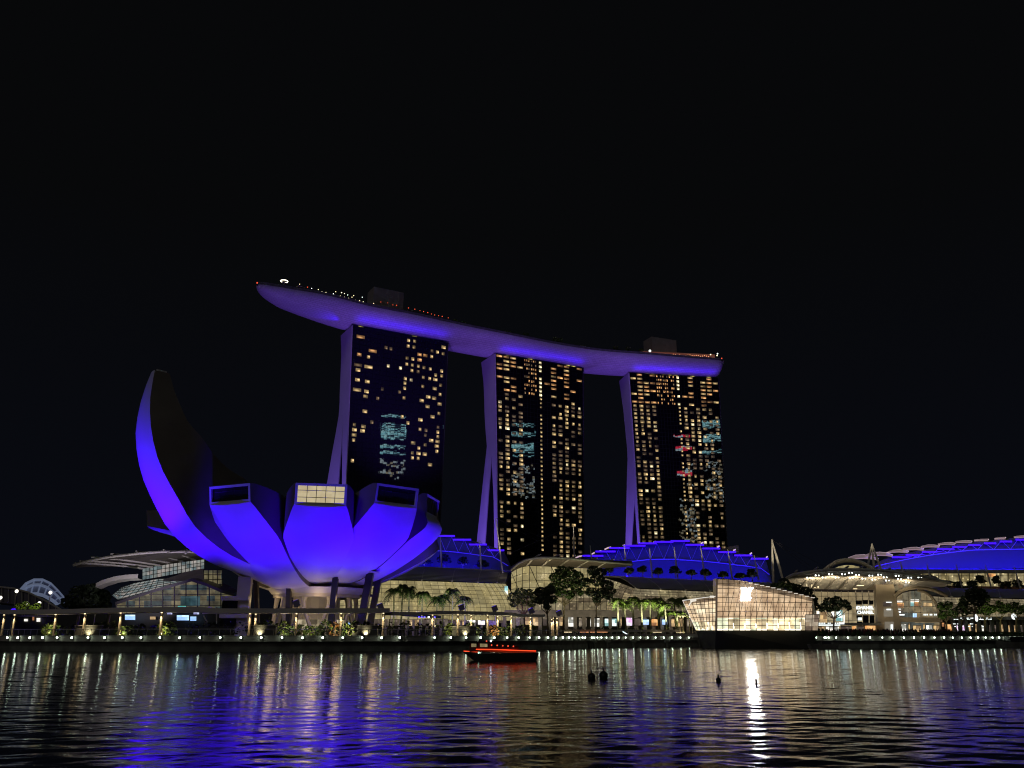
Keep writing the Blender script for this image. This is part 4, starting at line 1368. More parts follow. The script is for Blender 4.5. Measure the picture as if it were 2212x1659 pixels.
upper_roof(u2, [(1236, 1240), (1306, 1245), (1420, 1250), (1543, 1256), (1668, 1259)], [(1236, 1222), (1300, 1219), (1348, 1214.6), (1403, 1208.5), (1453, 1208), (1528, 1213), (1615, 1223), (1658, 1230), (1668, 1258)],
           [(1236, 1219), (1270, 1201), (1300, 1193), (1330, 1186), (1360, 1180), (1394, 1175), (1420, 1171.5), (1454, 1169), (1489, 1169.5), (1520, 1177), (1555, 1185), (1589, 1193), (1624, 1200), (1659, 1208), (1662, 1226), (1668, 1257)],
           [(1258, 1303, 1200.7), (1286, 1329.5, 1191.5), (1316, 1359.5, 1184), (1346, 1394, 1179), (1378, 1418, 1174), (1413, 1454, 1170.8), (1448, 1489, 1169), (1480.5, 1520, 1177), (1516.6, 1555, 1185), (1550, 1589, 1192.8), (1585, 1624, 1200), (1621, 1659, 1207)],
           lambda x: interp(x, [(1236, 318), (1668, 326)]), 7, 100, 6, zig=[1310, 1324, 1336, 1348, 1360, 1376, 1391, 1405, 1419, 1434, 1449, 1464, 1478, 1494, 1508, 1524, 1537, 1553, 1567, 1584, 1597, 1612, 1625, 1642, 1652])
# glowing tubes stand for the pale lit undersides of the first blades
for pts in ([(1236, 1210), (1243, 1205), (1252, 1201.5), (1262, 1200.5)], [(1278, 1197), (1288, 1192), (1299, 1190)], [(1306, 1187), (1313, 1183.5), (1320, 1182)], [(1345, 1179), (1350, 1177)], [(1377, 1174.5), (1382, 1172.5)], [(1412, 1171), (1416, 1169.5)], [(1514, 1174), (1519, 1171.5)], [(1550, 1182), (1554, 1179)], [(1584, 1189), (1589, 1187)], [(1620, 1197), (1624, 1194)], [(1655, 1204.5), (1658, 1202)]):
    mb = MB(); mb.tube([at(x, y, 328) for x, y in pts], 0.26, 5); mb.build('blade_glow', 'pale_led', u2)
u3 = thing('upper_roof_hall', at(2050, 1228, 320), 'long blue floodlit roof rising to the right edge, with pale curved blades', 'roof hall')
Y3 = lambda x: interp(x, [(1880, 322), (2300, 318)])
upper_roof(u3, [(1880, 1229), (1960, 1228.5), (2100, 1228), (2300, 1227)], [(1880, 1226), (1935, 1213), (1980, 1204), (2030, 1196), (2100, 1188), (2212, 1186), (2300, 1186)],
           [(1880, 1224), (1905, 1210), (1935, 1199), (1995, 1188), (2030, 1181), (2065, 1176), (2100, 1172), (2140, 1168), (2175, 1164), (2212, 1160), (2300, 1152)],
           [(1925, 1984, 1204), (1955, 2010, 1199), (1990, 2040, 1192.5), (2023, 2060, 1186.5), (2056, 2086, 1182), (2090, 2116, 1178), (2124, 2150, 1174), (2158, 2184, 1170), (2192, 2216, 1166)], Y3, 7, 125, 6,
           zig=[1960, 1982, 1998, 2014, 2028, 2047, 2062, 2078, 2095, 2112, 2126, 2147, 2163, 2183, 2200, 2216])
for pts in ([(1832, 1206.5), (1848, 1201), (1866, 1200), (1882, 1203), (1897, 1208)], [(1870, 1200.5), (1885, 1195.5), (1900, 1194.5), (1915, 1196), (1928, 1200.5)], [(1915, 1195), (1928, 1190.5), (1942, 1189), (1962, 1192)], [(1950, 1187.5), (1965, 1184.5), (1980, 1184), (1995, 1187)], [(1989, 1182), (2003, 1179), (2016, 1179), (2029, 1180.5)], [(2026, 1176.5), (2040, 1174), (2052, 1173.5), (2063, 1175)],
            [(2064, 1171.5), (2078, 1170), (2090, 1169.5), (2099, 1170.5)], [(2104, 1168.3), (2118, 1166.8), (2135, 1166.5)], [(2148, 1164.5), (2160, 1163), (2172, 1162.6)], [(2190, 1161), (2202, 1159.7), (2212, 1159.3)]):
    Yb = 328
    mb = MB()
    P3 = [at(x, y, Yb) for x, y in pts]; P2 = [at(x, lerp(y, pts[-1][1] + 2.5, 0.6) + 1.0, Yb - 7) for x, y in pts]
    mb.grid([P2, P3]); mb.grid([[p + Vector((0, 0, 0.4)) for p in P3], [p + Vector((0, 0, 0.4)) for p in P2]])
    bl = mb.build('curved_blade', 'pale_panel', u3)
    mb = MB(); mb.tube([p + Vector((0, -0.3, 0.2)) for p in P3], 0.20, 5); mb.build('led_strip', 'pale_led', bl)

# --- masts in front of the roofs
def mast(pts, Y, label, r=0.45, cables=(), group=None):
    top, feet = pts[0], pts[1:]
    f0 = at(feet[0][0], feet[0][1], Y)
    o = thing('roof_mast', f0, label, 'mast', group)
    for f in feet:
        a, b = at(f[0], f[1], Y), at(top[0], top[1], Y + 1)
        mb = MB(); mb.tube([a, a.lerp(b, 0.4), b], [r * 0.6, r * 0.75, r * 0.3], 7); mb.build('pole', 'steel', o)
    for c in cables:
        mb = MB(); mb.tube([at(top[0], top[1], Y + 1), at(c[0], c[1], Y + 2)], 0.05, 3); mb.build('cable', 'dark_steel', o)
    return o
tot = random.Random(2)
for (t_, f_), l in zip((((951, 1160), (954, 1231)), ((1036, 1167), (1039.6, 1235)), ((1071, 1119), (1086, 1238))), ('short pale mast at the left of the stepped blue roof', 'pale mast over the low end of the stepped blue roof', 'tall leaning mast before the middle tower leg')):
    mast([t_, f_], 296, l, 0.42, [((t_[0] - 25), 1190), ((t_[0] + 20), 1195)] if 'tall' not in l else [(1235, 1210), (1290, 1212), (1060, 1190)])
mast([(1238.4, 1134.6), (1240.8, 1209)], 300, 'tallest straight mast, rising between the middle and right towers', 0.42, [(1260, 1197), (1330, 1208), (1100, 1196)])
mast([(1274.6, 1178), (1278, 1210)], 300, 'small mast at the left end of the arched blue roof', 0.36, [(1262, 1197)])
for i, (t_, f_) in enumerate((((1348, 1177), (1355, 1245)), ((1403, 1185), (1409, 1247)), ((1456, 1182), (1464, 1250)), ((1513, 1178), (1523, 1250)), ((1572, 1186), (1582, 1252)), ((1629, 1200), (1639, 1253)))):
    mast([t_, f_], 310, 'pale leaning mast on the arched blue roof, ' + ('first', 'second', 'third', 'fourth', 'fifth', 'last')[i] + ' from its left end', 0.45, group='leaning masts on the arched roof')
mast([(1667, 1165), (1670.6, 1258), (1692, 1256)], 296, 'big inverted V mast standing above the glass pavilion', 0.62, [(1768, 1234), (1800, 1233), (1760, 1240)])
mast([(1883, 1174), (1903, 1230), (1888, 1228), (1874, 1228)], 300, 'three-legged mast beside the long blue roof', 0.55)
for i, (t_, f_) in enumerate((((1945, 1214), (1950, 1233)), ((2002, 1216), (2012, 1262)), ((2065, 1218), (2078, 1269)), ((2128, 1220), (2141, 1269)), ((2190, 1222), (2204, 1272)))):
    mast([t_, f_], 306, 'pale leaning mast under the long blue roof, ' + ('first', 'second', 'third', 'fourth', 'last')[i] + ' from its left end', 0.42, group='leaning masts below the long roof')
warm_tip = [at(952, 1222, 293), at(1038, 1226, 293), at(1240, 1200, 296), at(1084, 1228, 293), at(1355, 1238, 306), at(1409, 1240, 306), at(1464, 1243, 306), at(1523, 1243, 306), at(1582, 1245, 306), at(1639, 1247, 306), at(1670, 1250, 293), at(1690, 1250, 293), at(1900, 1226, 296), at(2012, 1256, 302), at(2078, 1262, 302), at(2141, 1262, 302), at(2204, 1262, 302)]
for p in warm_tip:
    lamp('mast_uplight', 'SPOT', p + Vector((0.3, -7, -2)), p + Vector((-0.6, 0, 6)), (1.0, 0.86, 0.6), 9000, 0.2, 30, 0.9)
lamp('blue_flood_fill', 'SPOT', (-6, 205, 7), at(980, 1245, 285), (0.26, 0.14, 1.0), 26000, 0.5, 60, 1.0)  # violet spot added for museum spill on the first hall's roof
# --- right-hand mall: fan canopy over the glazed front, arched window, long dark roof
m3 = thing('mall_hall', at(1900, 1357, 272), 'mall hall with beige frame, arched window and ribbed fan canopy', 'mall')
canopy(m3, [(1690, 1261, 262), (1700, 1250, 256), (1716, 1243, 253), (1760, 1236.5, 250), (1800, 1233, 249), (1850, 1233, 249), (1900, 1234.5, 250), (1950, 1240, 252), (2000, 1249, 256), (2052, 1262.5, 262)],
       [(1692, 1263, 268), (1706, 1262, 273), (1729, 1268, 275), (1783, 1272, 276), (1837, 1273, 276), (1895, 1274.5, 276), (1915, 1276, 276), (1950, 1275, 274), (2000, 1270, 270), (2045, 1266, 266)],
       [((1706.7, 1258, 273), (1723, 1240.5, 252.5)), ((1729, 1267, 275), (1768, 1234, 250)), ((1754, 1269.5, 275.5), (1799, 1231.5, 249)), ((1783, 1272, 276), (1834, 1231.5, 249)), ((1810, 1272.5, 276), (1865, 1232, 249)), ((1837.7, 1272.5, 276), (1897.5, 1233, 250)),
        ((1873, 1273, 276), (1925, 1236, 251)), ((1895, 1274.5, 276), (1960, 1240.5, 252.5)), ((1912, 1275, 276), (1992, 1247, 255)), ((1945, 1273, 274), (2022, 1254.5, 258))],
       lattice=0.55, bulge=0.8, rr=0.36, thick=0.7)
mb = MB()
for x, y in ((1762, 1243), (1744, 1248), (1791, 1240.5), (1777, 1247.5), (1819, 1240.5), (1805, 1247.5), (1834, 1237.5), (1849, 1242), (1836, 1248), (1863, 1250), (1878, 1243.5), (1884, 1252), (1897, 1241.5), (1914, 1254), (1909, 1247), (1935, 1244), (1940, 1251), (1962, 1248), (1984, 1247), (1957, 1258)):
    p = at(x, y, interp(y, [(1236, 250), (1260, 264)]) - 1.2); mb.ball(p, 0.26, 6, 4); mb.ball(p + Vector((0.9, 0, 0)), 0.2, 6, 4)
mb.build('spotlights', 'white_lamp', m3)
# interior behind the lattice
mb = MB(); panel(mb, 1716, 1243, 1905, 1279, 284); mb.build('upper_glazing', interior('lattice_glow', [(0.16, 0.125, 0.07), (0.11, 0.085, 0.05), (0.2, 0.16, 0.09)], 3, 1.2, 0.9, 0.5, lamps=1.6), m3)
mb = MB()
for x0, y0, x1, y1 in ((1766, 1266, 1769, 1271), (1729, 1262, 1732, 1269), (1741, 1261.5, 1744, 1269), (1752, 1262, 1755, 1269), (1735, 1269, 1742, 1270.5), (1757, 1269, 1762, 1270.5), (1850, 1264, 1866, 1266), (1838, 1271, 1852, 1272.5), (1862, 1268, 1872, 1271)):
    panel(mb, x0, y0, x1, y1, 282)
mb.build('hanging_lamps', 'warm_lamp', m3)
a, b = at(1744, 1275, 270), at(1900, 1277.5, 270)
mb = MB(); mb.tube([a, b], 0.45, 6); mb.build('eave_beam', 'dark_steel', m3)
# glazed front
gl_front = interior('front_glow', [(0.36, 0.28, 0.15), (0.30, 0.23, 0.12), (0.40, 0.32, 0.18), (0.26, 0.20, 0.11)], 3.4, 3.0, 0.9, 0.3)
mb = MB(); panel(mb, 1745, 1276, 1897, 1362, 270); mb.build('glass_front', gl_front, m3)
mb = MB()
for x in (1848, 1862, 1876, 1888):
    mb.tube([at(x, 1276, 269.6), at(x + 6, 1362, 269.6)], 0.2, 5)
for x in (1760, 1774, 1788, 1802, 1817, 1832):
    mb.tube([at(x, 1276, 269.6), at(x + 1, 1362, 269.6)], 0.09, 4)
for y in (1288, 1300, 1312, 1326, 1340, 1352):
    mb.tube([at(1745, y, 269.6), at(1897, y, 269.6)], 0.07, 4)
mb.build('glazing_bars', 'steel', m3)
mb = MB()
for x0, y0, x1, y1 in ((1849, 1297, 1862, 1306), (1863.5, 1296, 1875, 1305), (1877.5, 1297, 1887, 1306), (1849.5, 1318.5, 1862, 1323), (1850, 1329, 1862.5, 1336), (1864, 1329, 1876.5, 1352), (1878.5, 1329, 1889, 1352), (1851, 1343, 1863, 1352), (1889, 1296, 1895, 1311)):
    mb = MB(); panel(mb, x0, y0, x1, y1, 269.3); mb.build('dark_pane', 'glassy', m3)
white_sign = mat('sign_white', (0.5, 0.5, 0.5), 0.5, emit=(0.92, 1.0, 0.98), es=1.25)
M['sign_white'] = white_sign
def text_sign(name, body, px, py, Y, size, parent, m=white_sign):
    c = bpy.data.curves.new(name, 'FONT')
    c.body = body; c.size = size; c.extrude = 0.06; c.align_x = 'CENTER'; c.align_y = 'CENTER'; c.offset = 0.05
    tmp = bpy.data.objects.new(name, c); COL.objects.link(tmp)
    me = bpy.data.meshes.new_from_object(tmp.evaluated_get(bpy.context.evaluated_depsgraph_get()))
    bpy.data.objects.remove(tmp); bpy.data.curves.remove(c)
    me.name = name; me.materials.clear(); me.materials.append(m)
    o = bpy.data.objects.new(name, me); COL.objects.link(o)
    p = at(px, py, Y); q = p.copy()
    r = parent
    while r is not None:
        q -= r.location; r = r.parent
    o.parent = parent; o.location = q; o.rotation_euler = (math.pi / 2, 0, 0)
    return o
text_sign('sign_lettering', 'CHANEL', 1868.5, 1313, 269.0, 1.4, m3)
text_sign('sign_lettering', 'CHANEL', 1869.5, 1323, 269.0, 1.3, m3)
mb = MB(); panel(mb, 1849.2, 1311, 1854, 1316, 269.1); mb.build('sign_panel', 'sign_white', m3)
mb = MB(); panel(mb, 1853.5, 1334, 1862, 1340, 269.1); mb.build('sign_panel', 'sign_white', m3)
# shop corner behind the umbrella tree
for x0, y0, x1, y1, k in ((1755, 1318, 1763, 1345, 'd'), (1764, 1320, 1770, 1332, 'w'), (1772, 1322, 1786, 1345, 'y'), (1795, 1321, 1803, 1335, 'w'), (1806, 1318, 1820, 1342, 'c'), (1822, 1325, 1825, 1345, 'w')):
    mb = MB(); panel(mb, x0, y0, x1, y1, 268.6); mb.build('shop_window', cols_shop[k], m3)
mb = MB(); panel(mb, 1747, 1349, 1815, 1351.6, 262)
for k in range(17):
    x = 1749 + k * 3.9
    if k in (2, 9, 12):
        continue
    panel(mb, x, 1345, x + 2.4, 1348, 262)
panel(mb, 1812, 1344.5, 1824, 1348.5, 262)
mb.build('fascia_lights', 'sign_white', m3)
a, b = at(1740, 1353, 263), at(1905, 1353, 266)
mb = MB(); mb.hexa([Vector((a.x, a.y, 6.0)), Vector((b.x, b.y, 6.0)), Vector((b.x, b.y + 4, 6.0)), Vector((a.x, a.y + 4, 6.0)), Vector((a.x, a.y, 6.7)), Vector((b.x, b.y, 6.7)), Vector((b.x, b.y + 4, 6.7)), Vector((a.x, a.y + 4, 6.7))])
mb.build('awning', 'concrete', m3)
shopfront(m3, 266, [(1750, 1353, 1780, 1366, 'y'), (1784, 1353, 1812, 1366, 'w'), (1816, 1353, 1838, 1366, 'd'), (1840, 1352, 1850, 1366, 'o'), (1852, 1353, 1866, 1366, 'd'), (1868, 1351, 1892, 1366, 'o')])
# beige frame block with three stacked openings
fb = [at(1895, 1262, 268), at(1936, 1262, 268)]
z1 = at(1910, 1262.5, 268).z
mb = MB()
a, b = atx(1897, 268, 12), atx(1936, 268, 12)
mb.hexa([Vector((a.x - 1.0, 268, GZ)), Vector((b.x + 1, 268, GZ)), Vector((b.x + 1, 288, GZ)), Vector((a.x - 1, 288, GZ)), Vector((a.x, 268, z1)), Vector((b.x, 268, z1)), Vector((b.x, 288, z1)), Vector((a.x, 288, z1))])
mb.build('frame_block', 'wall_beige', m3)
for x0, y0, x1, y1, k in ((1908, 1300, 1928, 1310, 'd'), (1909, 1315, 1929, 1332, 'g'), (1911, 1343, 1931, 1362, 'g')):
    mb = MB(); panel(mb, x0, y0, x1, y1, 267.9); mb.build('window', cols_shop[k], m3)
mb = MB(); panel(mb, 1914, 1300, 1926, 1302, 267.7); panel(mb, 1915, 1315, 1925, 1318, 267.7); panel(mb, 1924, 1349, 1929, 1362, 267.7); mb.build('sign_panel', 'sign_white', m3)
# arched window
Yg = 272
arch_o = [(1931, 1288), (1945, 1277), (1962, 1271.5), (1980, 1269.5), (1998, 1270.5), (2016, 1274.5), (2034, 1282), (2046, 1287.5)]
mb = MB(); mb.tube([at(x, y, Yg - 5) for x, y in arch_o], 0.55, 6); mb.build('arch_rib', 'wall_beige', m3)
arch_i = [(1982, 1275), (1998, 1279), (2010, 1287), (2020, 1300), (2026, 1316), (2030, 1335), (2031, 1362)]
mb = MB(); mb.tube([at(x, y, Yg - 4) for x, y in arch_i], 0.42, 6); mb.build('arch_rib', 'wall_beige', m3)
arch_glow = interior('arch_glow', [(0.12, 0.12, 0.09), (0.20, 0.17, 0.11), (0.09, 0.10, 0.09), (0.26, 0.20, 0.11)], 3.0, 3.4, 0.8, 0.5)
mb = MB()
P4 = [at(x, y, Yg) for x, y in ((1937, 1362), (1937, 1290), (1950, 1281), (1966, 1277), (1982, 1276), (1998, 1280), (2010, 1288), (2020, 1301), (2026, 1317), (2030, 1336), (2031, 1362))]
mb.poly(P4, 0, [(p.x - P4[0].x + 0.01, p.z) for p in P4]); mb.build('arch_window', arch_glow, m3)
mb = MB()
for x in (1950, 1963, 1976, 1989, 2002, 2015):
    mb.tube([at(x, interp(x, [(1937, 1288), (1966, 1277), (1982, 1276), (2010, 1288), (2020, 1301)]), Yg - 0.3), at(x + 0.5, 1340, Yg - 0.3)], 0.10, 4)
for y in (1297, 1310, 1323):
    mb.tube([at(1937, y, Yg - 0.3), at(interp(y, [(1297, 2017), (1323, 2027)]), y, Yg - 0.3)], 0.10, 4)
mb.build('glazing_bars', 'steel', m3)
for x0, y0, x1, y1, k in ((1938, 1296, 1951, 1301, 'w'), (1938, 1302, 1952, 1312, 'o'), (1967, 1295, 1985, 1300, 'w'), (1967, 1301, 1974, 1310, 'c'), (1975, 1301, 1984, 1310, 'o'), (1995, 1302, 2014, 1311, 'y'), (1937, 1315, 1950, 1333, 'd'), (1972, 1325, 1980, 1340, 'b')):
    mb = MB(); panel(mb, x0, y0, x1, y1, Yg - 0.15); mb.build('lit_room', cols_shop[k], m3)
mb = MB()
for x0, y0, x1, y1 in ((1940, 1326.5, 1954, 1329.5), (1935, 1315, 1946, 1316.6), (1938, 1320, 1946, 1324)):
    panel(mb, x0, y0, x1, y1, Yg - 0.5)
for k in range(9):
    if k in (3, 6):
        continue
    x = 1995 + k * 3.3
    panel(mb, x, 1326, x + 2.4, 1329.5, Yg - 0.5)
mb.build('sign_panel', 'sign_white', m3)
a, b = at(1936, 1345, 268), at(2036, 1343, 270)
mb = MB(); mb.hexa([Vector((a.x, a.y, 7.0)), Vector((b.x, b.y, 7.0)), Vector((b.x, b.y + 4, 7.0)), Vector((a.x, a.y + 4, 7.0)), Vector((a.x, a.y, 8.4)), Vector((b.x, b.y, 8.4)), Vector((b.x, b.y + 4, 8.4)), Vector((a.x, a.y + 4, 8.4))])
mb.build('awning', 'wall_beige', m3)
shopfront(m3, 269, [(1941, 1348, 1958, 1366, 'w'), (1962, 1347, 1966, 1366, 'y'), (1972, 1351, 1990, 1366, 'y'), (1994, 1347, 1998, 1366, 'y'), (2000, 1350, 2014, 1366, 'w'), (2016, 1351, 2030, 1366, 'y'), (2034, 1345, 2040, 1354, 'o'), (2042, 1348, 2060, 1366, 'o')])
# long roof and glazing to the right edge
m4 = thing('mall_hall', at(2150, 1357, 272), 'mall hall at the right edge with a dark roof below a lit planted terrace', 'mall')
barrel(m4, [(2000, 1287, 277), (2045, 1290.5, 274), (2130, 1292.5, 272), (2212, 1294.5, 270), (2320, 1297, 268)], [(1985, 1270, 294), (2050, 1272.5, 293), (2130, 1274, 292), (2212, 1276, 290), (2320, 1278, 288)], 24, 8.0, 3.5, 'mall_mix')
mb = MB()
for k in range(18):
    x = lerp(2062, 2300, k / 17); p = atx(x, 268, 5)
    mb.box((p.x, 268.5, 5.6), (0.9, 0.9, 5.7))
a, b = atx(2056, 267, 8), atx(2300, 265, 8)
mb.hexa([Vector((a.x, a.y, 7.6)), Vector((b.x, b.y, 7.6)), Vector((b.x, b.y + 4, 7.6)), Vector((a.x, a.y + 4, 7.6)), Vector((a.x, a.y, 8.5)), Vector((b.x, b.y, 8.5)), Vector((b.x, b.y + 4, 8.5)), Vector((a.x, a.y + 4, 8.5))])
mb.build('arcade', 'dark_concrete', m4)
rr_ = random.Random(9)
shopfront(m4, 270, [(2066, 1350, 2086, 1366, 'p'), (2090, 1348, 2110, 1366, 'y'), (2114, 1350, 2132, 1366, 'w'), (2136, 1350, 2152, 1366, 'd'), (2158, 1348, 2174, 1366, 'y'), (2178, 1350, 2196, 1366, 'y'), (2200, 1350, 2216, 1366, 'd'), (2150, 1328, 2176, 1337, 'd'), (2184, 1329, 2200, 1337, 'b'), (2205, 1330, 2214, 1338, 'b')])
mb = MB()
for k in range(46):
    row = rr_.choice((1337.2, 1337.2, 1347, 1352.5, 1334.5))
    x = rr_.uniform(2058, 2140 if row < 1340 else 2125); w_ = rr_.uniform(1.5, 5)
    panel(mb, x, row, x + w_, row + 1.5, 265)
mb.build('strip_lights', 'sign_white', m4)
mb = MB(); mb.ball(at(2109, 1335, 264), 0.5, 8, 6, sz=2.2); mb.build('sign_globe', 'sign_white', m4)
mb = MB(); mb.ball(at(2190, 1332, 264), 0.7, 8, 6, sz=1.3); mb.build('sign_globe', 'sign_white', m4)
# terrace wall with its light put in as glow, below the blue roof
mb = MB()
rows = []
for k in range(25):
    x = lerp(1925, 2330, k / 24)
    rows.append([at(x, 1238.5, 313), at(x, 1255, 313), at(x, 1276, 313)])
mb.grid(rows, uv=grid_uv(rows)); mb.build('terrace_wall_glow', 'band_glow', m4)
mb = MB()
for k in range(0, 25):
    mb.tube([rows[k][0] + Vector((0, -0.2, 0)), rows[k][2] + Vector((0, -0.2, 0))], 0.10, 4)
for q in (0.15, 0.5):
    mb.tube([r[0].lerp(r[2], q) + Vector((0, -0.2, 0)) for r in rows], 0.08, 4)
mb.build('glazing_bars', 'mullion', m4)
mb = MB()
mb.grid([[at(x, 1228.5, 312), at(x, 1232, 308), at(x, 1238.8, 308), at(x, 1238.8, 313)] for x in (1880, 1960, 2040, 2120, 2212, 2330)])
mb.build('terrace_soffit', 'concrete', m4)
mb = MB(); a, b = at(1955, 1266, 310), at(2330, 1271, 306)
mb.hexa([a + Vector((0, 0, -0.8)), b + Vector((0, 0, -0.8)), b + Vector((0, 3, -0.8)), a + Vector((0, 3, -0.8)), a + Vector((0, 0, 0.3)), b + Vector((0, 0, 0.3)), b + Vector((0, 3, 0.3)), a + Vector((0, 3, 0.3))])
mb.build('terrace_parapet', mat('terracotta', (0.35, 0.16, 0.09), 0.8), m4)
for x, y, k in ((1945, 1267, 'o'), (1958, 1265, 'w'), (2146, 1243, 'o')):
    mb = MB(); panel(mb, x - (14 if y < 1250 else 5), y - 4, x + 5, y + 3, 309); mb.build('lit_room', cols_shop[k], m4)
# small dome behind the canopy
c2 = thing('entrance_canopy', at(1825, 1240, 300), 'small grey arched roof with a yellow-lit gable behind the fan canopy', 'canopy')
arcp = [(1777, 1233), (1790, 1222), (1806, 1212.5), (1825, 1208), (1843, 1208.5), (1862, 1214), (1880, 1224), (1890, 1232)]
mb = MB(); mb.grid([[at(x, y, 296), at(x, y + 1.5, 297), at(lerp(1834, x, 0.92), lerp(1236, y, 0.72), 306)] for x, y in arcp]); mb.build('roof', 'roof_dark', c2)
mb = MB(); mb.tube([at(x, y, 295.8) for x, y in arcp], 0.45, 6); mb.build('rim', 'steel', c2)
mb = MB(); Pp = [at(lerp(1834, x, 0.75), lerp(1236, y, 0.55), 305) for x, y in arcp]; mb.poly(list(reversed(Pp)) + [], 0, [(p.x, p.z) for p in reversed(Pp)]); mb.build('gable_glazing', 'mall_glow', c2)

# ================================================================== GLASS PAVILION ON THE WATER
pv = thing('glass_pavilion', at(1620, 1396, 206), 'faceted amber-lit glass pavilion with a white monogram, standing in the water', 'pavilion')
hull_m = mat('pavilion_hull', (0.05, 0.05, 0.045), 0.6, var=0.15)
pav_glow = interior('pavilion_glow', [(0.58, 0.40, 0.24), (0.54, 0.38, 0.23), (0.64, 0.46, 0.29), (0.48, 0.32, 0.19)], 2.2, 1.7, 1.2, 0.35)
pav_low = interior('pavilion_ground', [(1.0, 0.78, 0.42), (0.75, 0.58, 0.34), (0.6, 0.62, 0.42), (1.0, 0.88, 0.62), (0.42, 0.34, 0.2)], 1.3, 2.2, 1.5, 0.5)
pav_top = interior('pavilion_attic', [(0.26, 0.18, 0.11), (0.20, 0.14, 0.09), (0.34, 0.23, 0.13)], 2.2, 1.0, 0.8, 0.5)
pav_side = interior('pavilion_prow', [(0.75, 0.55, 0.34), (0.85, 0.66, 0.42), (0.55, 0.42, 0.27), (0.9, 0.76, 0.52)], 1.7, 1.3, 1.15, 0.35)
Yc = 206.0
# plan corners (image px at the deck line, depth): prow tip left, corner, right end, back
def pcol(px, Y, y):
    return at(px, y, Y)
deck_y = 1361.5
A0, B0, C0 = (1503.5, 216.0), (1547, 204.0), (1758, 205.0)      # bottoms of prow, main corner, right end
# main facade (leans a little), top edge falls to the right
topm = [(1549, 1250, 202.5), (1602, 1254, 203), (1680, 1271, 204), (1755, 1290, 205)]
botm = [(1547, 204.0), (1600, 203.0), (1680, 203.5), (1758, 205.0)]
n = 17
rows_m = []
for i in range(n + 1):
    t = i / n
    xt = lerp(1549, 1755, t); xb = lerp(1549, 1754, t)
    yt = interp(xt, [(a, b) for a, b, c in topm]); Yt = interp(xt, [(a, c) for a, b, c in topm]); Yb = interp(xb, botm)
    b = at(xb, deck_y, Yb); tp = at(xt, yt, Yt)
    rows_m.append([b, b.lerp(tp, 0.0) + Vector((0, 0, 0))] + [tp])
def face(rows, z_low, z_top_frac, mats_, parent):
    lo, mi, hi = MB(), MB(), MB()
    L_, M_, H_ = [], [], []
    for b, _, t in rows:
        f1 = min(0.45, z_low / max(0.5, (t.z - b.z)))
        f2 = 1 - z_top_frac
        L_.append([b, b.lerp(t, f1)]); M_.append([b.lerp(t, f1), b.lerp(t, (f1 + f2) / 2), b.lerp(t, f2)]); H_.append([b.lerp(t, f2), t])
    def uvw(rows_):
        return [[((p - rows_[0][0]).xy.length + 0.01, p.z) for p in r] for r in rows_]
    lo.grid(L_, uv=uvw(L_)); lo.build('ground_floor_glass', mats_[0], parent)
    mi.grid(M_, uv=uvw(M_)); mi.build('glass_wall', mats_[1], parent)
    hi.grid(H_, uv=uvw(H_)); hi.build('attic_glass', mats_[2], parent)
face(rows_m, 2.8, 0.13, (pav_low, pav_glow, pav_top), pv)
# prow: leans outwards to the left
rows_p = []
for i in range(9):
    t = i / 8
    b = at(lerp(1503.5, 1544, t), deck_y, lerp(214.0, 204.0, t)); tp = at(lerp(1474, 1548, t), lerp(1297, 1287.5, t), lerp(213.0, 203.2, t))
    rows_p.append([b, b, tp])
face(rows_p, 2.0, 0.14, (pav_low, pav_side, pav_top), pv)
# fin between prow and main face, a dim glow put in to lighten it
mb = MB()
b0, b1, t1, t0 = at(1545.5, deck_y, 203.9), at(1549.5, deck_y, 203.8), at(1550.5, 1250.5, 202.3), at(1546.5, 1249.5, 202.6)
mb.hexa([b0, b1, b1 + Vector((0, 3, 0)), b0 + Vector((0, 3, 0)), t0, t1, t1 + Vector((0, 3, 0)), t0 + Vector((0, 3, 0))]); mb.build('corner_fin', mat('corner_glass', (0.05, 0.04, 0.03), 0.2, emit=(0.07, 0.05, 0.035), es=1.0), pv)
# right glazed return
rb = [at(1754, 1361.5, 205), at(1768, 1361.5, 212)]; rtp = [at(1754.5, 1291, 205), at(1757, 1293, 214)]
rows_r = [[rb[0].lerp(rb[1], t), None, rtp[0].lerp(rtp[1], t)] for t in (0, 0.5, 1)]
mb = MB(); mb.grid([[r[0], r[2]] for r in rows_r]); mb.build('return_glass', 'glassy', pv)
# small glass lobby at the right foot
mb = MB(); a, b, c, d = at(1739, 1361.5, 203.2), at(1766, 1361.5, 205), at(1770, 1327, 205), at(1739, 1328, 203.2)
mb.poly([a, b, c, d], 0, [(0.01, 0), (4.4, 0), (4.4, 4.6), (0.01, 4.6)]); mb.build('lobby_glass', interior('lobby_glow', [(0.40, 0.30, 0.20), (0.55, 0.45, 0.33), (0.2, 0.14, 0.1)], 1.4, 1.2, 0.8, 0.4), pv)
mb = MB()
for p, q in ((a, d), (b, c), (d, c), (a.lerp(b, 0.5), d.lerp(c, 0.5)), (a.lerp(d, 0.72), b.lerp(c, 0.72))):
    mb.tube([p + Vector((0, -0.1, 0)), q + Vector((0, -0.1, 0))], 0.07, 4)
mb.build('glazing_bars', 'steel', pv)
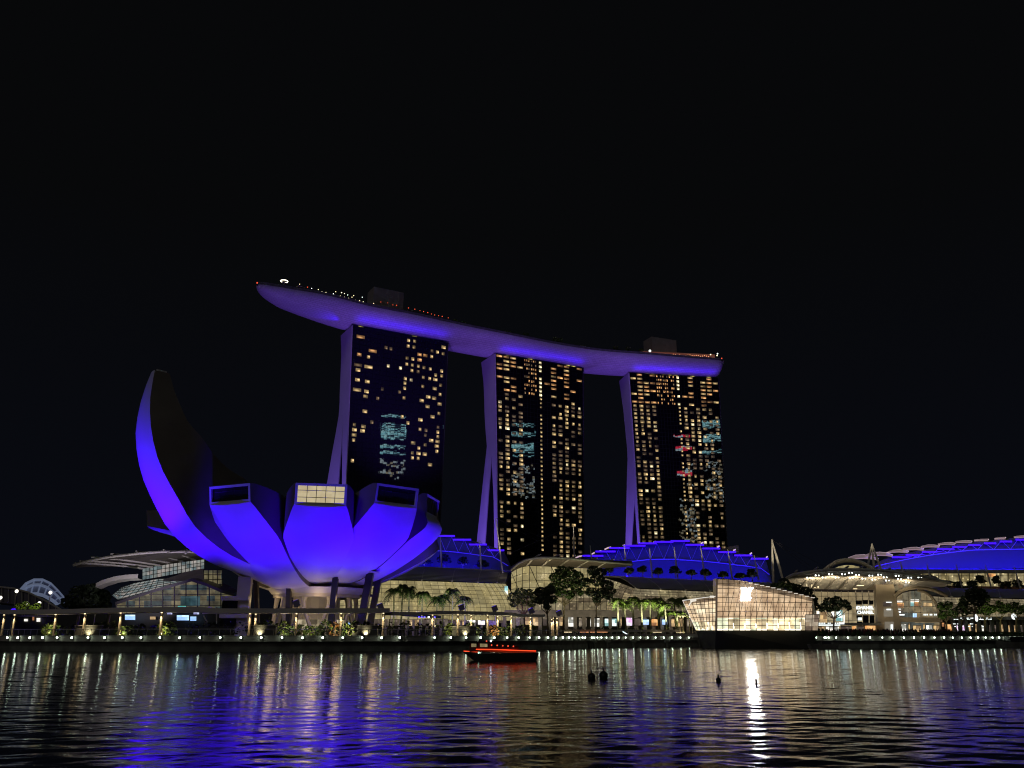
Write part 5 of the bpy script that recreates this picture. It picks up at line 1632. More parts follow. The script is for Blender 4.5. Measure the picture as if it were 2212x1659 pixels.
# frame grids
def frame_of(rows, every, ys, nm, r=0.075):
    mb = MB()
    off = Vector((0, -0.12, 0))
    for i in range(0, len(rows), every):
        mb.tube([rows[i][0] + off, rows[i][2] + off], r, 4)
    zmax = max(r_[2].z for r_ in rows)
    z = rows[0][0].z
    for zz in ys:
        seg = []
        for r_ in rows:
            f = (zz - r_[0].z) / (r_[2].z - r_[0].z)
            if f <= 1.0:
                seg.append(r_[0].lerp(r_[2], max(f, 0)) + off)
        if len(seg) > 1:
            mb.tube(seg, r * 0.85, 4)
    mb.tube([r_[2] + off for r_ in rows], 0.12, 5)
    return mb.build(nm, mat('bronze_frame', (0.20, 0.13, 0.08), 0.45), pv)
z0 = rows_m[0][0].z
frame_of(rows_m, 1, [z0 + 1.05 * k for k in range(1, 14)], 'facade_frame')
frame_of(rows_p, 1, [z0 + 1.0 * k for k in range(1, 9)], 'prow_frame')
# inner slanting fins seen through the glass
mb = MB()
for i in range(1, n, 1):
    b, _, t = rows_m[i]; b2, _, t2 = rows_m[min(n, i + 1)]
    p, q = b.lerp(t, 0.25), b2.lerp(t2, 0.78)
    mb.tube([p + Vector((0, -0.05, 0)), q + Vector((0, -0.05, 0))], 0.05, 4)
mb.build('inner_fin', mat('inner_fin', (0.12, 0.08, 0.05), 0.5), pv)
# roof edge with white lamps
M['edge_white'] = mat('edge_light', (0.5, 0.5, 0.5), 0.4, emit=(1.0, 0.93, 0.80), es=0.8, sample=False)
mb = MB()
mb.grid([[r_[2], r_[2] * 1.07 + Vector((0.5, 0, -1.6))] for r_ in rows_m]); mb.grid([[r_[2], r_[2] * 1.05 + Vector((0.5, 0, -0.8))] for r_ in rows_p])
mb.build('roof', 'dark_steel', pv)
mb = MB(); mb.grid([[r_[2] * 1.07 + Vector((0.5, 0, -1.6)), Vector((r_[2].x * 1.07 + 0.5, r_[2].y * 1.07, r_[0].z))] for r_ in rows_m]); mb.build('back_wall', 'dark_steel', pv)
mb = MB()
for i in range(1, n + 1, 1):
    t = rows_m[i][2]
    if i > 5:
        mb = MB(); mb.box(t + Vector((0, -0.15, -0.12)), (0.9, 0.2, 0.12)); mb.build('edge_lamp_strip', 'edge_white', pv)
mb = MB()
mb.tube([r_[2] + Vector((0, -0.2, 0)) for r_ in rows_p], 0.10, 4)
mb.tube([at(1492, 1298, 209.8), at(1503, 1296, 208.6)], 0.3, 4); mb.tube([at(1494, 1299, 209.5), at(1488, 1308, 210.4)], 0.18, 4); mb.tube([at(1534, 1289, 204.4), at(1542, 1289, 203.6)], 0.24, 4)
mb.tube([at(1475, 1298, 212.7), at(1503, 1360, 213.7)], 0.07, 4)
mb.build('prow_edge_light', 'edge_white', pv)
mb = MB()
rq = random.Random(8)
for i in range(0, n):
    if rq.random() < 0.8:
        a, b = rows_m[i][0], rows_m[i + 1][0]
        mb.box((a + b) / 2 + Vector((0, -0.2, 0.14)), ((b - a).length * rq.uniform(0.6, 1), 0.12, 0.26))
    if i % 2 and i > 2:
        mb.box(rows_m[i][0] + Vector((0, -0.16, 1.0)), (0.22, 0.1, rq.uniform(1.0, 2.0)))
for i in (1, 3, 5, 7):
    mb.box(rows_p[i][0] + Vector((0, -0.2, 0.55)), (0.25, 0.1, 1.0))
mb.build('floor_lights', mat('floor_light', (0.5, 0.5, 0.5), 0.4, emit=(1.0, 0.92, 0.70), es=2.6), pv)
# monogram: an upright V crossing a slanted L, both with serifs
mono = mat('monogram_light', (0.6, 0.6, 0.6), 0.4, emit=(1.0, 0.98, 0.92), es=30)
def glyph(nm, polys, Y):
    mb = MB()
    for pts in polys:
        F_ = [at(x, y, Y) for x, y in pts]
        k = len(F_)
        mb.poly(F_); mb.poly([p + Vector((0, 0.25, 0)) for p in reversed(F_)])
        for i in range(k):
            j = (i + 1) % k
            mb.poly([F_[i], F_[j], F_[j] + Vector((0, 0.25, 0)), F_[i] + Vector((0, 0.25, 0))])
    mb.build(nm, mono, pv)
glyph('monogram_letter', [[(1602.5, 1269.5), (1612.5, 1269.5), (1612.0, 1272), (1610.4, 1272), (1614.6, 1285), (1619.4, 1272), (1617.2, 1272), (1617.6, 1269.5), (1627, 1269.5), (1626.5, 1272), (1624.4, 1272), (1616.4, 1293), (1612.0, 1293), (1604.8, 1272), (1602.3, 1272)]], 202.45)
glyph('monogram_letter', [[(1606.6, 1277), (1614.8, 1277), (1614.3, 1279), (1612.6, 1279), (1608.4, 1294.4), (1616.5, 1294.4), (1620.4, 1289.4), (1623.2, 1290), (1619.6, 1297.6), (1599.4, 1297.6), (1599.9, 1295.2), (1602.6, 1294.6), (1607.6, 1279), (1606.2, 1279)]], 202.20)
# dark hull
mb = MB()
hb = [at(1503, 1362, 214.0), at(1546, 1362, 203.6), at(1765, 1362, 205.0)]
ht = lambda p, dx: Vector((p.x + dx, p.y, -0.5))
w3 = [at(1519, 1398, 214), at(1544, 1398, 206), at(1757, 1398, 206.5)]
mb.poly([hb[0], hb[1], Vector((w3[1].x, w3[1].y, -0.4)), Vector((w3[0].x, w3[0].y, -0.4))])
mb.poly([hb[1], hb[2], Vector((w3[2].x, w3[2].y, -0.4)), Vector((w3[1].x, w3[1].y, -0.4))])
mb.poly([hb[2], hb[2] + Vector((1, 22, 0)), Vector((w3[2].x, w3[2].y + 22, -0.4)), Vector((w3[2].x, w3[2].y, -0.4))])
mb.poly([hb[0], hb[1], hb[2], hb[2] + Vector((1, 22, 0)), hb[0] + Vector((2, 14, 0))])
mb.build('hull', hull_m, pv)
lamp('blue_flood_fill', 'SPOT', at(1475, 1372, 196) + Vector((0, -2, 1)), at(1522, 1382, 210), (0.16, 0.06, 1), 260, 0.3, 60, 1.0)  # small violet spot aimed at the pavilion hull
for px, py, Y, e in ((1760, 1262, 262, 500), (1800, 1258, 260, 600), (1850, 1258, 260, 700), (1900, 1262, 260, 600), (1960, 1264, 262, 500)):
    p = at(px, py, Y)
    lamp('canopy_fill_lamp', 'SPOT', p, p + Vector((0, 5, 6)), (1.0, 0.80, 0.50), e * 2.6, 0.5, 150, 0.8)
for x in (1915, 1985):
    p = at(x, 1366, 256) + Vector((0, 0, 1)); lamp('canopy_fill_lamp', 'SPOT', p, at(x + 5, 1290, 268), (1.0, 0.80, 0.52), 1500, 0.4, 80, 0.9)  # ground spots added to warm the beige block and arch
for x in (1120, 1180, 1240, 1300):
    p = at(x, 1234, 282); lamp('canopy_fill_lamp', 'SPOT', p, p + Vector((0, 6, 4)), (1.0, 0.82, 0.5), 700, 0.4, 150, 0.8)
for x in (1110, 1160, 1210, 1260, 1310, 1360, 1410, 1460, 1510):
    p = at(x, 1346, 264); lamp('arcade_lamp', 'SPOT', p, p + Vector((0, 7, 4)), (1.0, 0.84, 0.58), 420, 0.4, 120, 0.8)
for x in (660, 710, 760, 815, 870, 920, 970):
    p = at(x, 1346, 252); lamp('arcade_lamp', 'SPOT', p, p + Vector((0, 7, 3)), (1.0, 0.84, 0.62), 330, 0.4, 120, 0.8)
# ================================================================== LEFT: THEATRE HALL, DOME, BRIDGE
th = thing('theatre_hall', at(380, 1340, 250), 'glass theatre hall with a winged roof canopy left of the museum', 'theatre')
cool_glow = interior('cool_glow', [(0.20, 0.22, 0.21), (0.26, 0.25, 0.23), (0.16, 0.19, 0.19), (0.30, 0.27, 0.25), (0.12, 0.16, 0.17)], 1.5, 1.2, 1.0, 0.45)
hall_glow = interior('hall_glow', [(0.10, 0.085, 0.045), (0.06, 0.055, 0.035), (0.13, 0.11, 0.06), (0.03, 0.045, 0.045), (0.08, 0.075, 0.045)], 2.6, 1.5, 1.0, 0.6)
canopy(th, [(158.5, 1224, 246), (190, 1215, 246), (230, 1206.5, 247), (300, 1198, 249), (349, 1194.5, 251), (412, 1194.5, 254), (450, 1200, 258)],
       [(165, 1226, 252), (210, 1224, 256), (260, 1225, 260), (309, 1227.5, 264), (349, 1222, 266), (400, 1213, 268), (450, 1209, 270)],
       [((309, 1227, 262), (159, 1224, 246)), ((330, 1224, 263), (171, 1219, 246)), ((350, 1221, 264), (196, 1211, 246)), ((375, 1217, 266), (238, 1203.5, 247)), ((400, 1213, 267), (292, 1197.5, 249)), ((425, 1210, 268), (352, 1195, 251))], bulge=0.6, rr=0.3, thick=0.6)
mb = MB(); mb.grid([[p + Vector((0, 0, 0.6)), p + Vector((0, 0, -0.6)), p + Vector((0, 4, -0.9))] for p in [at(x, y, 252) for x, y in ((207, 1264), (222, 1257), (245, 1250), (270, 1246), (298, 1244.5))]]); mb.build('side_fin', 'steel', th)
rows = [[at(x, yb, 264), at(x, yt, 264)] for x, yb, yt in ((308, 1253, 1228), (340, 1247.5, 1222.5), (375, 1241, 1217), (410, 1234.5, 1212), (442, 1229, 1208))]
rr2 = [[a.lerp(b, 0) for a in (rows[i][0].lerp(rows[i + 1][0], t), rows[i][0].lerp(rows[i + 1][0], t).lerp(rows[i][1].lerp(rows[i + 1][1], t), 0.5), rows[i][1].lerp(rows[i + 1][1], t)) for b in (a,)] for i in range(4) for t in (0, 0.25, 0.5, 0.75)] + [[rows[4][0], rows[4][0].lerp(rows[4][1], 0.5), rows[4][1]]]
mb = MB(); mb.grid(rr2, uv=grid_uv(rr2)); mb.build('glass_wall', cool_glow, th)
mb = MB()
for r in rr2:
    mb.tube([p + Vector((0, -0.2, 0)) for p in r], 0.09, 4)
for k in (0, 0.33, 0.66, 1):
    mb.tube([r[0].lerp(r[2], k) + Vector((0, -0.2, 0)) for r in rr2], 0.08, 4)
mb.build('glazing_bars', 'mullion', th)
lo_ = [at(x, y, Y) for x, y, Y in ((242, 1287, 250), (254, 1296, 246), (330, 1276, 247), (420, 1253.5, 248))]
hi_ = [at(x, y, Y) for x, y, Y in ((262, 1270, 256), (290, 1260, 259), (340, 1251, 260), (400, 1250, 258))]
Lc = [lo_[0].lerp(lo_[1], 0.5)] + lo_[1:]
rows = []
for i in range(17):
    t = i / 16 * 3; k = min(2, int(t)); f = t - k
    a, b = lo_[k].lerp(lo_[k + 1], f), hi_[k].lerp(hi_[k + 1], f)
    rows.append([a, a.lerp(b, 0.33), a.lerp(b, 0.66), b])
mb = MB(); mb.grid(rows, uv=grid_uv(rows)); mb.build('sloped_glass_roof', cool_glow, th)
mb = MB()
for r in rows:
    mb.tube([p + Vector((0, -0.15, 0.1)) for p in r], 0.09, 4)
for k in range(6):
    mb.tube([r[0].lerp(r[3], k / 5) + Vector((0, -0.15, 0.1)) for r in rows], 0.09, 4)
mb.build('glazing_bars', 'mullion', th)
vio_roof = mat('violet_roof', (0.40, 0.34, 0.42), 0.6)
mb = MB()
Pd = [(352, 1252), (375, 1245), (400, 1236), (420, 1231), (440, 1228)]
mb.grid([[at(x, max(y + 1, 1255), 247), at(x, lerp(y, 1255, 0.4), 249), at(x, y, 254)] for x, y in Pd]); mb.build('domed_roof', vio_roof, th)
mb = MB(); panel(mb, 439, 1231, 481, 1284, 250); mb.build('lattice_block', hall_glow, th)
mb = MB()
for k in range(5):
    x = lerp(440, 480, k / 4); mb.tube([at(x, 1231, 249.8), at(x, 1284, 249.8)], 0.12, 4)
for k in range(6):
    y = lerp(1231, 1284, k / 5); mb.tube([at(439, y, 249.8), at(481, y, 249.8)], 0.12, 4)
mb.build('lattice_bars', 'dark_steel', th)
# dark gable with a glazed end
gp = [(249, 1303), (330, 1276), (414, 1252), (445, 1262), (480, 1277), (505, 1284)]
mb = MB()
mb.grid([[at(x, y - 2.5, 243), at(x, y + 4, 243), at(x, y + 4, 245)] for x, y in gp]); mb.grid([[at(x, y - 2.5, 243), at(x, y - 2.5, 243) + Vector((0, 12, 1))] for x, y in gp])
mb.build('gable_roof', 'dark_steel', th)
rows = []
for k in range(21):
    x = lerp(252, 503, k / 20); y = interp(x, gp) + 3
    rows.append([at(x, 1322, 244), at(x, y, 244)])
mb = MB(); mb.grid(rows, uv=grid_uv(rows)); mb.build('gable_glass', hall_glow, th)
mb = MB()
for k in range(0, 21, 1):
    if k % 2 == 0:
        mb.tube([rows[k][0] + Vector((0, -0.3, 0)), rows[k][1] + Vector((0, -0.3, 0))], 0.16, 4)
for y in (1272, 1284, 1296, 1308):
    xs = [x for x in range(252, 504, 10) if interp(x, gp) + 3 < y]
    if len(xs) > 1:
        mb.tube([at(x, y, 243.7) for x in xs], 0.08, 4)
mb.build('glazing_bars', 'dark_steel', th)
mb = MB(); panel(mb, 384, 1309, 402, 1319, 243.5); panel(mb, 404, 1312, 416, 1318, 243.5); mb.build('lit_room', interior('teal_room', [(0.05, 0.6, 0.5), (0.1, 0.75, 0.65), (0.2, 0.6, 0.2), (0.1, 0.4, 0.4)], 1.2, 1.2, 0.9, 0.4), th)
mb = MB(); panel(mb, 390, 1288, 432, 1308, 243.6); mb.build('lit_room', interior('teal_dim', [(0.03, 0.07, 0.08), (0.05, 0.10, 0.11), (0.02, 0.05, 0.05)], 1.4, 2, 0.9, 0.5), th)
mb = MB(); mb.box(at(330, 1345, 246), (70, 2.0, 7.0)); mb.build('plinth', 'black', th)
for (x0, y0, x1, y1) in ((361, 1321, 372, 1327), (418, 1320, 430, 1327)):
    mb = MB(); panel(mb, x0, y0, x1, y1, 243); mb.build('screen', interior('screen_pale', [(0.6, 0.65, 1.0), (0.7, 0.8, 1.0), (0.3, 0.3, 0.6)], 0.5, 0.35, 1.0, 0.3), th)
mb = MB(); panel(mb, 382, 1329, 408, 1340, 242); mb.build('shop_window', cols_shop['b'], th)
mb = MB(); panel(mb, 411, 1332, 424, 1341, 242); mb.build('shop_window', cols_shop['b'], th)
mb = MB(); panel(mb, 324, 1332, 336, 1338, 242); mb.build('shop_window', cols_shop['y'], th)
mb = MB(); panel(mb, 270, 1328, 292, 1339, 242); mb.build('shop_window', cols_shop['b'], th)
for pts in ([(437, 1322), (452, 1311), (468, 1322)], [(455, 1311), (468, 1324), (483, 1311)], [(437, 1325), (480, 1325)], [(468, 1311), (468, 1347)], [(440, 1330), (448, 1345)]):
    mb = MB(); mb.tube([at(x, y, 240) for x, y in pts], 0.18, 5); mb.build('white_strut', 'white_paint', th)
lamp('deck_theatre_flood', 'SPOT', at(300, 1330, 225), at(330, 1225, 255), (0.95, 0.85, 1.0), 22000, 0.4, 70, 1.0)  # added to brighten the theatre canopy ribs
lamp('deck_theatre_flood', 'SPOT', at(440, 1330, 225), at(410, 1240, 250), (0.30, 0.15, 1.0), 9000, 0.4, 50, 1.0)  # violet spot aimed at the theatre roof
mast([(404, 1187), (401, 1196)], 250, 'short pale mast on the theatre canopy', 0.5, [(230, 1215), (300, 1200), (440, 1140)])

# glass dome far behind on the left
dm = thing('glass_dome', at(90, 1310, 430), 'pale ribbed glass dome far behind at the left', 'dome')
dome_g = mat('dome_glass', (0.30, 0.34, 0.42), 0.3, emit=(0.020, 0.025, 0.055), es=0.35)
arcs = [(44, 1278), (58, 1262), (75, 1254), (93, 1254), (110, 1262), (125, 1277), (138, 1292), (146, 1306)]
mb = MB()
rows = [[at(x, y, 430), at(lerp(60, x, 0.86), lerp(1290, y, 0.7), 415), at(lerp(40, x, 0.8), lerp(1306, y, 0.42), 405)] for x, y in arcs]
mb.grid(rows); mb.build('shell', dome_g, dm, smooth=True)
mb = MB()
for r in rows:
    mb.tube([p + Vector((0, -0.6, 0)) for p in r], 0.35, 4)
for k in range(3):
    mb.tube([r[k] + Vector((0, -0.6, 0.2)) for r in rows], 0.8, 5)
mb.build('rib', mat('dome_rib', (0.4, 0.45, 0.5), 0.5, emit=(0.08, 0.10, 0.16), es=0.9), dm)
# curved footbridge
br = thing('footbridge', at(40, 1320, 300), 'dark arched footbridge with a pale handrail coming in from the left edge', 'bridge')
pts = [(-60, 1266), (0, 1268), (30, 1271), (60, 1279), (95, 1296), (132, 1317)]
mb = MB(); mb.tube([at(x, y, 290) for x, y in pts], 0.3, 5); mb.build('handrail', 'steel', br)
mb = MB(); mb.grid([[at(x, y + 1, 290.5), at(x, min(y + 34, 1322), 290.5), at(x, min(y + 38, 1324), 300)] for x, y in pts]); mb.build('deck', mat('bridge_steel', (0.10, 0.09, 0.13), 0.6), br)
mb = MB()
for k in range(12):
    x = lerp(-40, 120, k / 11); y = interp(x, pts); mb.tube([at(x, y, 290), at(x, min(1322, y + 30), 290)], 0.14, 4)
mb.build('stanchion', 'steel', br)

# ================================================================== PROMENADE
def pergola(o, pts, r_back, thick=0.85, wid=5.5):
    rows = []
    P3 = [Vector(p) for p in pts]
    mb = MB()
    for i, p in enumerate(P3):
        t = P3[min(i + 1, len(P3) - 1)] - P3[max(0, i - 1)]; t.z = 0; t.normalize(); n = Vector((-t.y, t.x, 0))
        rows.append([p + n * wid, p + n * wid + Vector((0, 0, thick)), p + Vector((0, 0, thick)), p, p + n * 0.2 + Vector((0, 0, -0.02))])
    mb.grid(rows, close=True)
    return mb.build('roof', 'white_paint', o)
def pos(px, back=6.0, z=2.75):
    q = arc_at(px, AR - back, z)
    return q
pg1 = thing('pergola', pos(300), 'long pale promenade roof on lit round columns in front of the theatre and museum', 'pergola')
ptsA = []
for k in range(40):
    x = lerp(-40, 842, k / 39)
    q = pos(x, 4.5)
    ptsA.append(at(x, interp(x, [(-40, 1325), (60, 1325), (150, 1324), (190, 1322.5), (260, 1321), (420, 1319.5), (480, 1323), (560, 1323), (700, 1322.5), (842, 1322)]) + 1.5, q.y))
pergola(pg1, ptsA, 6)
pg2 = thing('pergola', pos(1000), 'lower wavy promenade roof on lit columns between the palms and the tall trees', 'pergola')
ptsB = []
for k in range(26):
    x = lerp(842, 1178, k / 25)
    q = pos(x, 5.0)
    ptsB.append(at(x, interp(x, [(842, 1326), (900, 1327), (950, 1324.5), (1020, 1325), (1104, 1327), (1130, 1331), (1178, 1331)]) + 2, q.y))
pergola(pg2, ptsB, 6, 0.6, 4.5)
def column(o, px, back=5.2, r=0.24, top=None, lit=True):
    q = pos(px, back)
    runs = ptsA if px < 842 else ptsB
    zt = min(runs, key=lambda p: (p.xy - q.xy).length).z
    mb = MB(); mb.tube([(q.x, q.y, GZ), (q.x, q.y, zt - 0.05)], r, 10); mb.build('column', 'wall_beige', o)
    if lit:
        mb = MB(); mb.box((q.x, q.y - r - 0.10, zt - 0.12), (0.25, 0.18, 0.12)); mb.build('downlight', 'warm_lamp', o)
        lamp('column_lamp', 'SPOT', (q.x - 0.1, q.y - r - 0.45, zt - 0.25), (q.x, q.y - 0.05, GZ - 0.5), (1.0, 0.80, 0.46), 800, 0.08, 70, 0.8)
for s in (5, 45, 200, 310, 445, 600, 934, 1110, 1279, 1438):
    column(pg1, s / 1.7396)
for s in (956, 1720, 1832, 1922, 1994, 2080, 2094):
    column(pg2 if s > 1460 else pg1, s / 1.7396, 5.2 if s != 956 else 7)
for s in (285, 400, 1624, 1770, 1870, 2085):
    column(pg2 if s > 1460 else pg1, s / 1.7396, 9.3, 0.26, lit=s > 1500)
# floodlight boxes on the pergola roofs
fl_m = mat('floodlight_body', (0.22, 0.20, 0.30), 0.5)
for i, (px, py, run, l) in enumerate(((641, 1304, ptsA, 'small dark floodlight box with a blue lens by the second raking column'), (822, 1311, ptsA, 'six-sided floodlight box at the right end of the museum pergola'), (997, 1313, ptsB, 'tilted floodlight box on the lower pergola among the palms'), (1069, 1315, ptsB, 'tilted square floodlight box right of the palms'), (1148, 1320, ptsB, 'floodlight box below the pink-lit tree'), (1208, 1325, ptsB, 'floodlight box at the far right end of the wavy roof'))):
    q = min(run, key=lambda p: abs(atx(px, p.y, p.z).x - p.x))
    c = at(px, py, q.y + 1.6)
    o = thing('floodlight', (c.x, c.y, c.z - 0.7), l, 'floodlight', 'floodlights on the promenade roofs')
    a = Vector((0.9, 0.1, 0.35)).normalized(); b = Vector((-0.1, 1, 0)).normalized(); cc = a.cross(b).normalized(); b = cc.cross(a)
    mb = MB(); mb.box(c, (1.15, 1.0, 1.05), axes=(a, b, cc)); mb.box(c + cc * 0.55, (1.25, 1.1, 0.1), axes=(a, b, cc)); mb.build('housing', fl_m, o)
    mb = MB(); mb.tube([(c.x, c.y, q.z + 0.3), c - cc * 0.5], 0.12, 5); mb.build('bracket', 'dark_steel', o)
    mb = MB(); mb.box(c + cc * 0.62, (0.9, 0.8, 0.04), axes=(a, b, cc)); mb.build('lens', 'blue_led', o)
# glass balustrade
def balustrade(pts, label, name='railing'):
    o = thing(name, (pts[0].x, pts[0].y, 2.8), label, 'railing')
    mb = MB(); mb.tube([(p.x, p.y, 3.9) for p in pts], 0.05, 4); mb.build('top_rail', 'steel', o)
    acc = 0; posts = 0
    for a, b in zip(pts, pts[1:]):
        n = max(1, int(round((b - a).length / 2.0)))
        for k in range(n):
            if posts >= 98:
                break
            p = a.lerp(b, k / n); posts += 1
            mb = MB(); mb.tube([(p.x, p.y, 2.8), (p.x, p.y, 3.9)], 0.045, 4); mb.build('post', 'steel', o)
    mb = MB(); mb.grid([[(p.x, p.y, 2.95), (p.x, p.y, 3.8)] for p in pts]); mb.build('glass', railglass, o)
railglass = bpy.data.materials.new('rail_glass'); railglass.use_nodes = True
_nt = railglass.node_tree; _b = _nt.nodes['Principled BSDF']
_b.inputs['Base Color'].default_value = (0.12, 0.16, 0.14, 1); _b.inputs['Roughness'].default_value = 0.1; _b.inputs['Alpha'].default_value = 0.22
balustrade([arc(-1.0 + 0.05 * k, AR - 0.6) for k in range(50)], 'low glass balustrade along the curved promenade edge')
balustrade([p + Vector((-0.3, 0.5)) for p in MID], 'low glass balustrade along the piled deck')

# ------------------------------------------------------------------ planting
rp = random.Random(42)
def shrub(px, back, w_, h_, m, label, n=90, size=0.38, group='shrubs under the promenade roof'):
    q = pos(px, back)
    o = thing('shrub', q, label, 'shrub', group)
    mb = MB(); leaves(mb, (q.x, q.y, q.z + h_ * 0.5), w_, w_ * 0.6, h_ * 0.55, n, size, rnd=rp); mb.build('foliage', m, o)
    mb = MB()
    for k in range(3):
        mb.tube([(q.x + rp.uniform(-.3, .3), q.y + 0.2, q.z - 0.05), (q.x + rp.uniform(-w_, w_) * 0.5, q.y, q.z + h_ * 0.6)], 0.04, 4)
    mb.build('stem', 'bark', o)
spots = [(100, 'lime'), (112, 'leaf'), (160, 'dark'), (190, 'lime'), (205, 'leaf'), (222, 'leaf'), (240, 'dark'), (262, 'lime'), (280, 'leaf'), (300, 'dark'), (350, 'lime'), (365, 'leaf'),
         (545, 'leaf'), (560, 'lime'), (575, 'leaf'), (612, 'lime'), (625, 'leaf'), (652, 'leaf'), (668, 'lime'), (690, 'leaf'), (702, 'leaf'), (722, 'rust'), (738, 'leaf'), (752, 'lime'), (768, 'leaf'), (790, 'lime'), (804, 'leaf'), (812, 'lime'),
         (972, 'lime'), (984, 'leaf'), (1005, 'lime'), (1015, 'leaf'), (1024, 'lime'), (1052, 'leaf'), (1066, 'rust'), (1080, 'lime'), (1096, 'leaf'), (1125, 'lime'), (1150, 'leaf')]
kinds = dict(lime=('leaf_lime', 'lime green lit shrub'), leaf=('leaf', 'leafy green shrub'), dark=('leaf_dark', 'dark shrub'), rust=('leaf_rust', 'rust-red lit shrub'))
def where(px):
    cols_px = [26, 115, 178, 256, 345, 537, 638, 735, 827, 989, 1053, 1105, 1146, 1200]
    names = ['the left edge', 'the third lit column', 'the fourth lit column', 'the fifth lit column', 'the column before the theatre screens', 'the paired columns by the stair tower', 'the first column under the museum', 'the middle column under the museum', 'the last column of the museum pergola', 'the first column of the lower pergola', 'the second column of the lower pergola', 'the third column of the lower pergola', 'the fourth column of the lower pergola', 'the end of the lower pergola']
    i = min(range(len(cols_px)), key=lambda k: abs(cols_px[k] - px))
    return ('left of ' if px < cols_px[i] else 'right of ') + names[i]
seen = {}
for px, kd in spots:
    m, l = kinds[kd]
    lab = l + ' ' + where(px)
    c = seen.get(lab, 0); seen[lab] = c + 1
    if c:
        lab = ('taller ' if c == 1 else 'third ') + lab
    h_ = rp.uniform(1.5, 2.6) + (0.7 if c == 1 else 0)
    shrub(px, rp.uniform(6.5, 9.5), rp.uniform(0.9, 1.5), h_, m, lab, 110, 0.34)
    if kd in ('lime', 'rust'):
        q = pos(px, 5.6)
        lamp('garden_lamp', 'SPOT', (q.x, q.y - 0.4, 3.0), (q.x, q.y + 2.5, 5.0), (1.0, 0.9, 0.5), 600, 0.1, 110, 0.9)
def hedge(pts, h_, w_, label, m='leaf_dark', n=18):
    P2 = [Vector(p) for p in pts]
    o = thing('hedge', (P2[0].x, P2[0].y, GZ), label, 'hedge')
    mb = MB()
    for a, b in zip(P2, P2[1:]):
        k = max(1, int((b - a).length / 1.2))
        for i in range(k):
            p = a.lerp(b, (i + rp.random()) / k)
            leaves(mb, (p.x, p.y, GZ + h_ * rp.uniform(0.42, 0.55)), 1.0, w_, h_ * 0.55, n, 0.42, rnd=rp)
    mb.build('foliage', m, o)
hedge([pos(x, 11) for x in range(120, 400, 20)], 1.9, 1.2, 'dark hedge behind the lit columns on the left')
hedge([pos(x, 9) for x in range(395, 535, 15)], 2.6, 1.4, 'tall dark hedge below the theatre struts')
hedge([pos(x, 10) for x in range(540, 830, 20)], 2.1, 1.2, 'dark hedge behind the shrubs below the museum')
hedge([pos(x, 8) for x in range(835, 970, 15)], 2.5, 1.6, 'dark hedge in front of the left palms')
hedge([pos(x, 8) for x in (1000, 1030, 1060, 1090, 1120)], 1.8, 1.2, 'dark hedge under the lower pergola')
hedge([atx(x, 252, 4) for x in range(1190, 1400, 20)], 2.4, 1.4, 'dark clipped hedge in front of the lit shops')
hedge([p + Vector((0.1, 0.9)) for p in RIGHT], 1.0, 0.6, 'low green planting behind the lamps on the quay right of the pavilion', 'leaf', 26)
seat = mat('dim_bench', (0.07, 0.066, 0.06), 0.8)
for x, l in ((190, 'pale bench-height planter left of the theatre hedge'), (565, 'pale planter wall right of the stair tower'), (788, 'pale planter wall before the last museum columns'), (1002, 'pale planter wall under the lower pergola')):
    q = pos(x, 6.2); o = thing('planter', q, l, 'planter')
    mb = MB(); mb.box((q.x, q.y, GZ + 0.9), (4.8, 1.0, 1.8)); mb.build('wall', seat, o)
    mb = MB(); mb.box((q.x, q.y - 0.05, GZ + 1.87), (5.1, 1.2, 0.14)); mb.build('coping', 'concrete', o)

# ------------------------------------------------------------------ palms
def make_palm(h=7.0, r=2.3, seed=1, fr=15, leafm='leaf'):
    rnd = random.Random(seed)
    o = thing('palm_tree', (0, 0, 0), '', 'palm')
    mb = MB(); bend = rnd.uniform(-0.25, 0.25)
    mb.tube([(bend * (k / 5) ** 2, 0, h * k / 5) for k in range(6)], [0.22, 0.19, 0.17, 0.16, 0.15, 0.13], 7); mb.build('trunk', 'palm_bark', o)
    mb = MB()
    for k in range(fr):
        a = 2 * math.pi * (k + rnd.random() * 0.6) / fr
        el = rnd.uniform(-0.1, 1.15)
        L_ = r * rnd.uniform(0.85, 1.15)
        spine = []
        for j in range(8):
            t = j / 7
            rad = L_ * t * math.cos(el) * (1 - 0.12 * t) + 0.1
            zz = h + L_ * (math.sin(el) * t - (0.75 + 0.2 * math.sin(el)) * t * t)
            spine.append(Vector((bend + rad * math.cos(a), rad * math.sin(a), zz)))
        side = Vector((-math.sin(a), math.cos(a), 0))
        for j in range(1, 8):
            p = spine[j]; d = (spine[j] - spine[j - 1])
            wl = 0.80 * r / 2.3 * math.sin(math.pi * min(1, 0.15 + j / 8.5))
            for sgn in (-1, 1):
                for q in (0, 0.5):
                    b = spine[j - 1].lerp(p, q)
                    tip = b + side * sgn * wl + d * 0.7 + Vector((0, 0, -0.28 * wl - rnd.random() * 0.12))
                    mb.poly([b, b + d * 0.42, tip])
        for j in range(7):
            d = side * 0.03
            mb.poly([spine[j] - d, spine[j] + d, spine[j + 1] + d, spine[j + 1] - d])
    mb.build('crown', leafm, o)
    return o
palms = [make_palm(7.0, 2.7, s, 22) for s in (1, 2, 3)] + [make_palm(7.0, 2.7, s, 22, 'leaf_lime') for s in (4, 5, 6)]  # lime crowns: paler leaf colour stands in for stronger uplight
used = [False] * 6
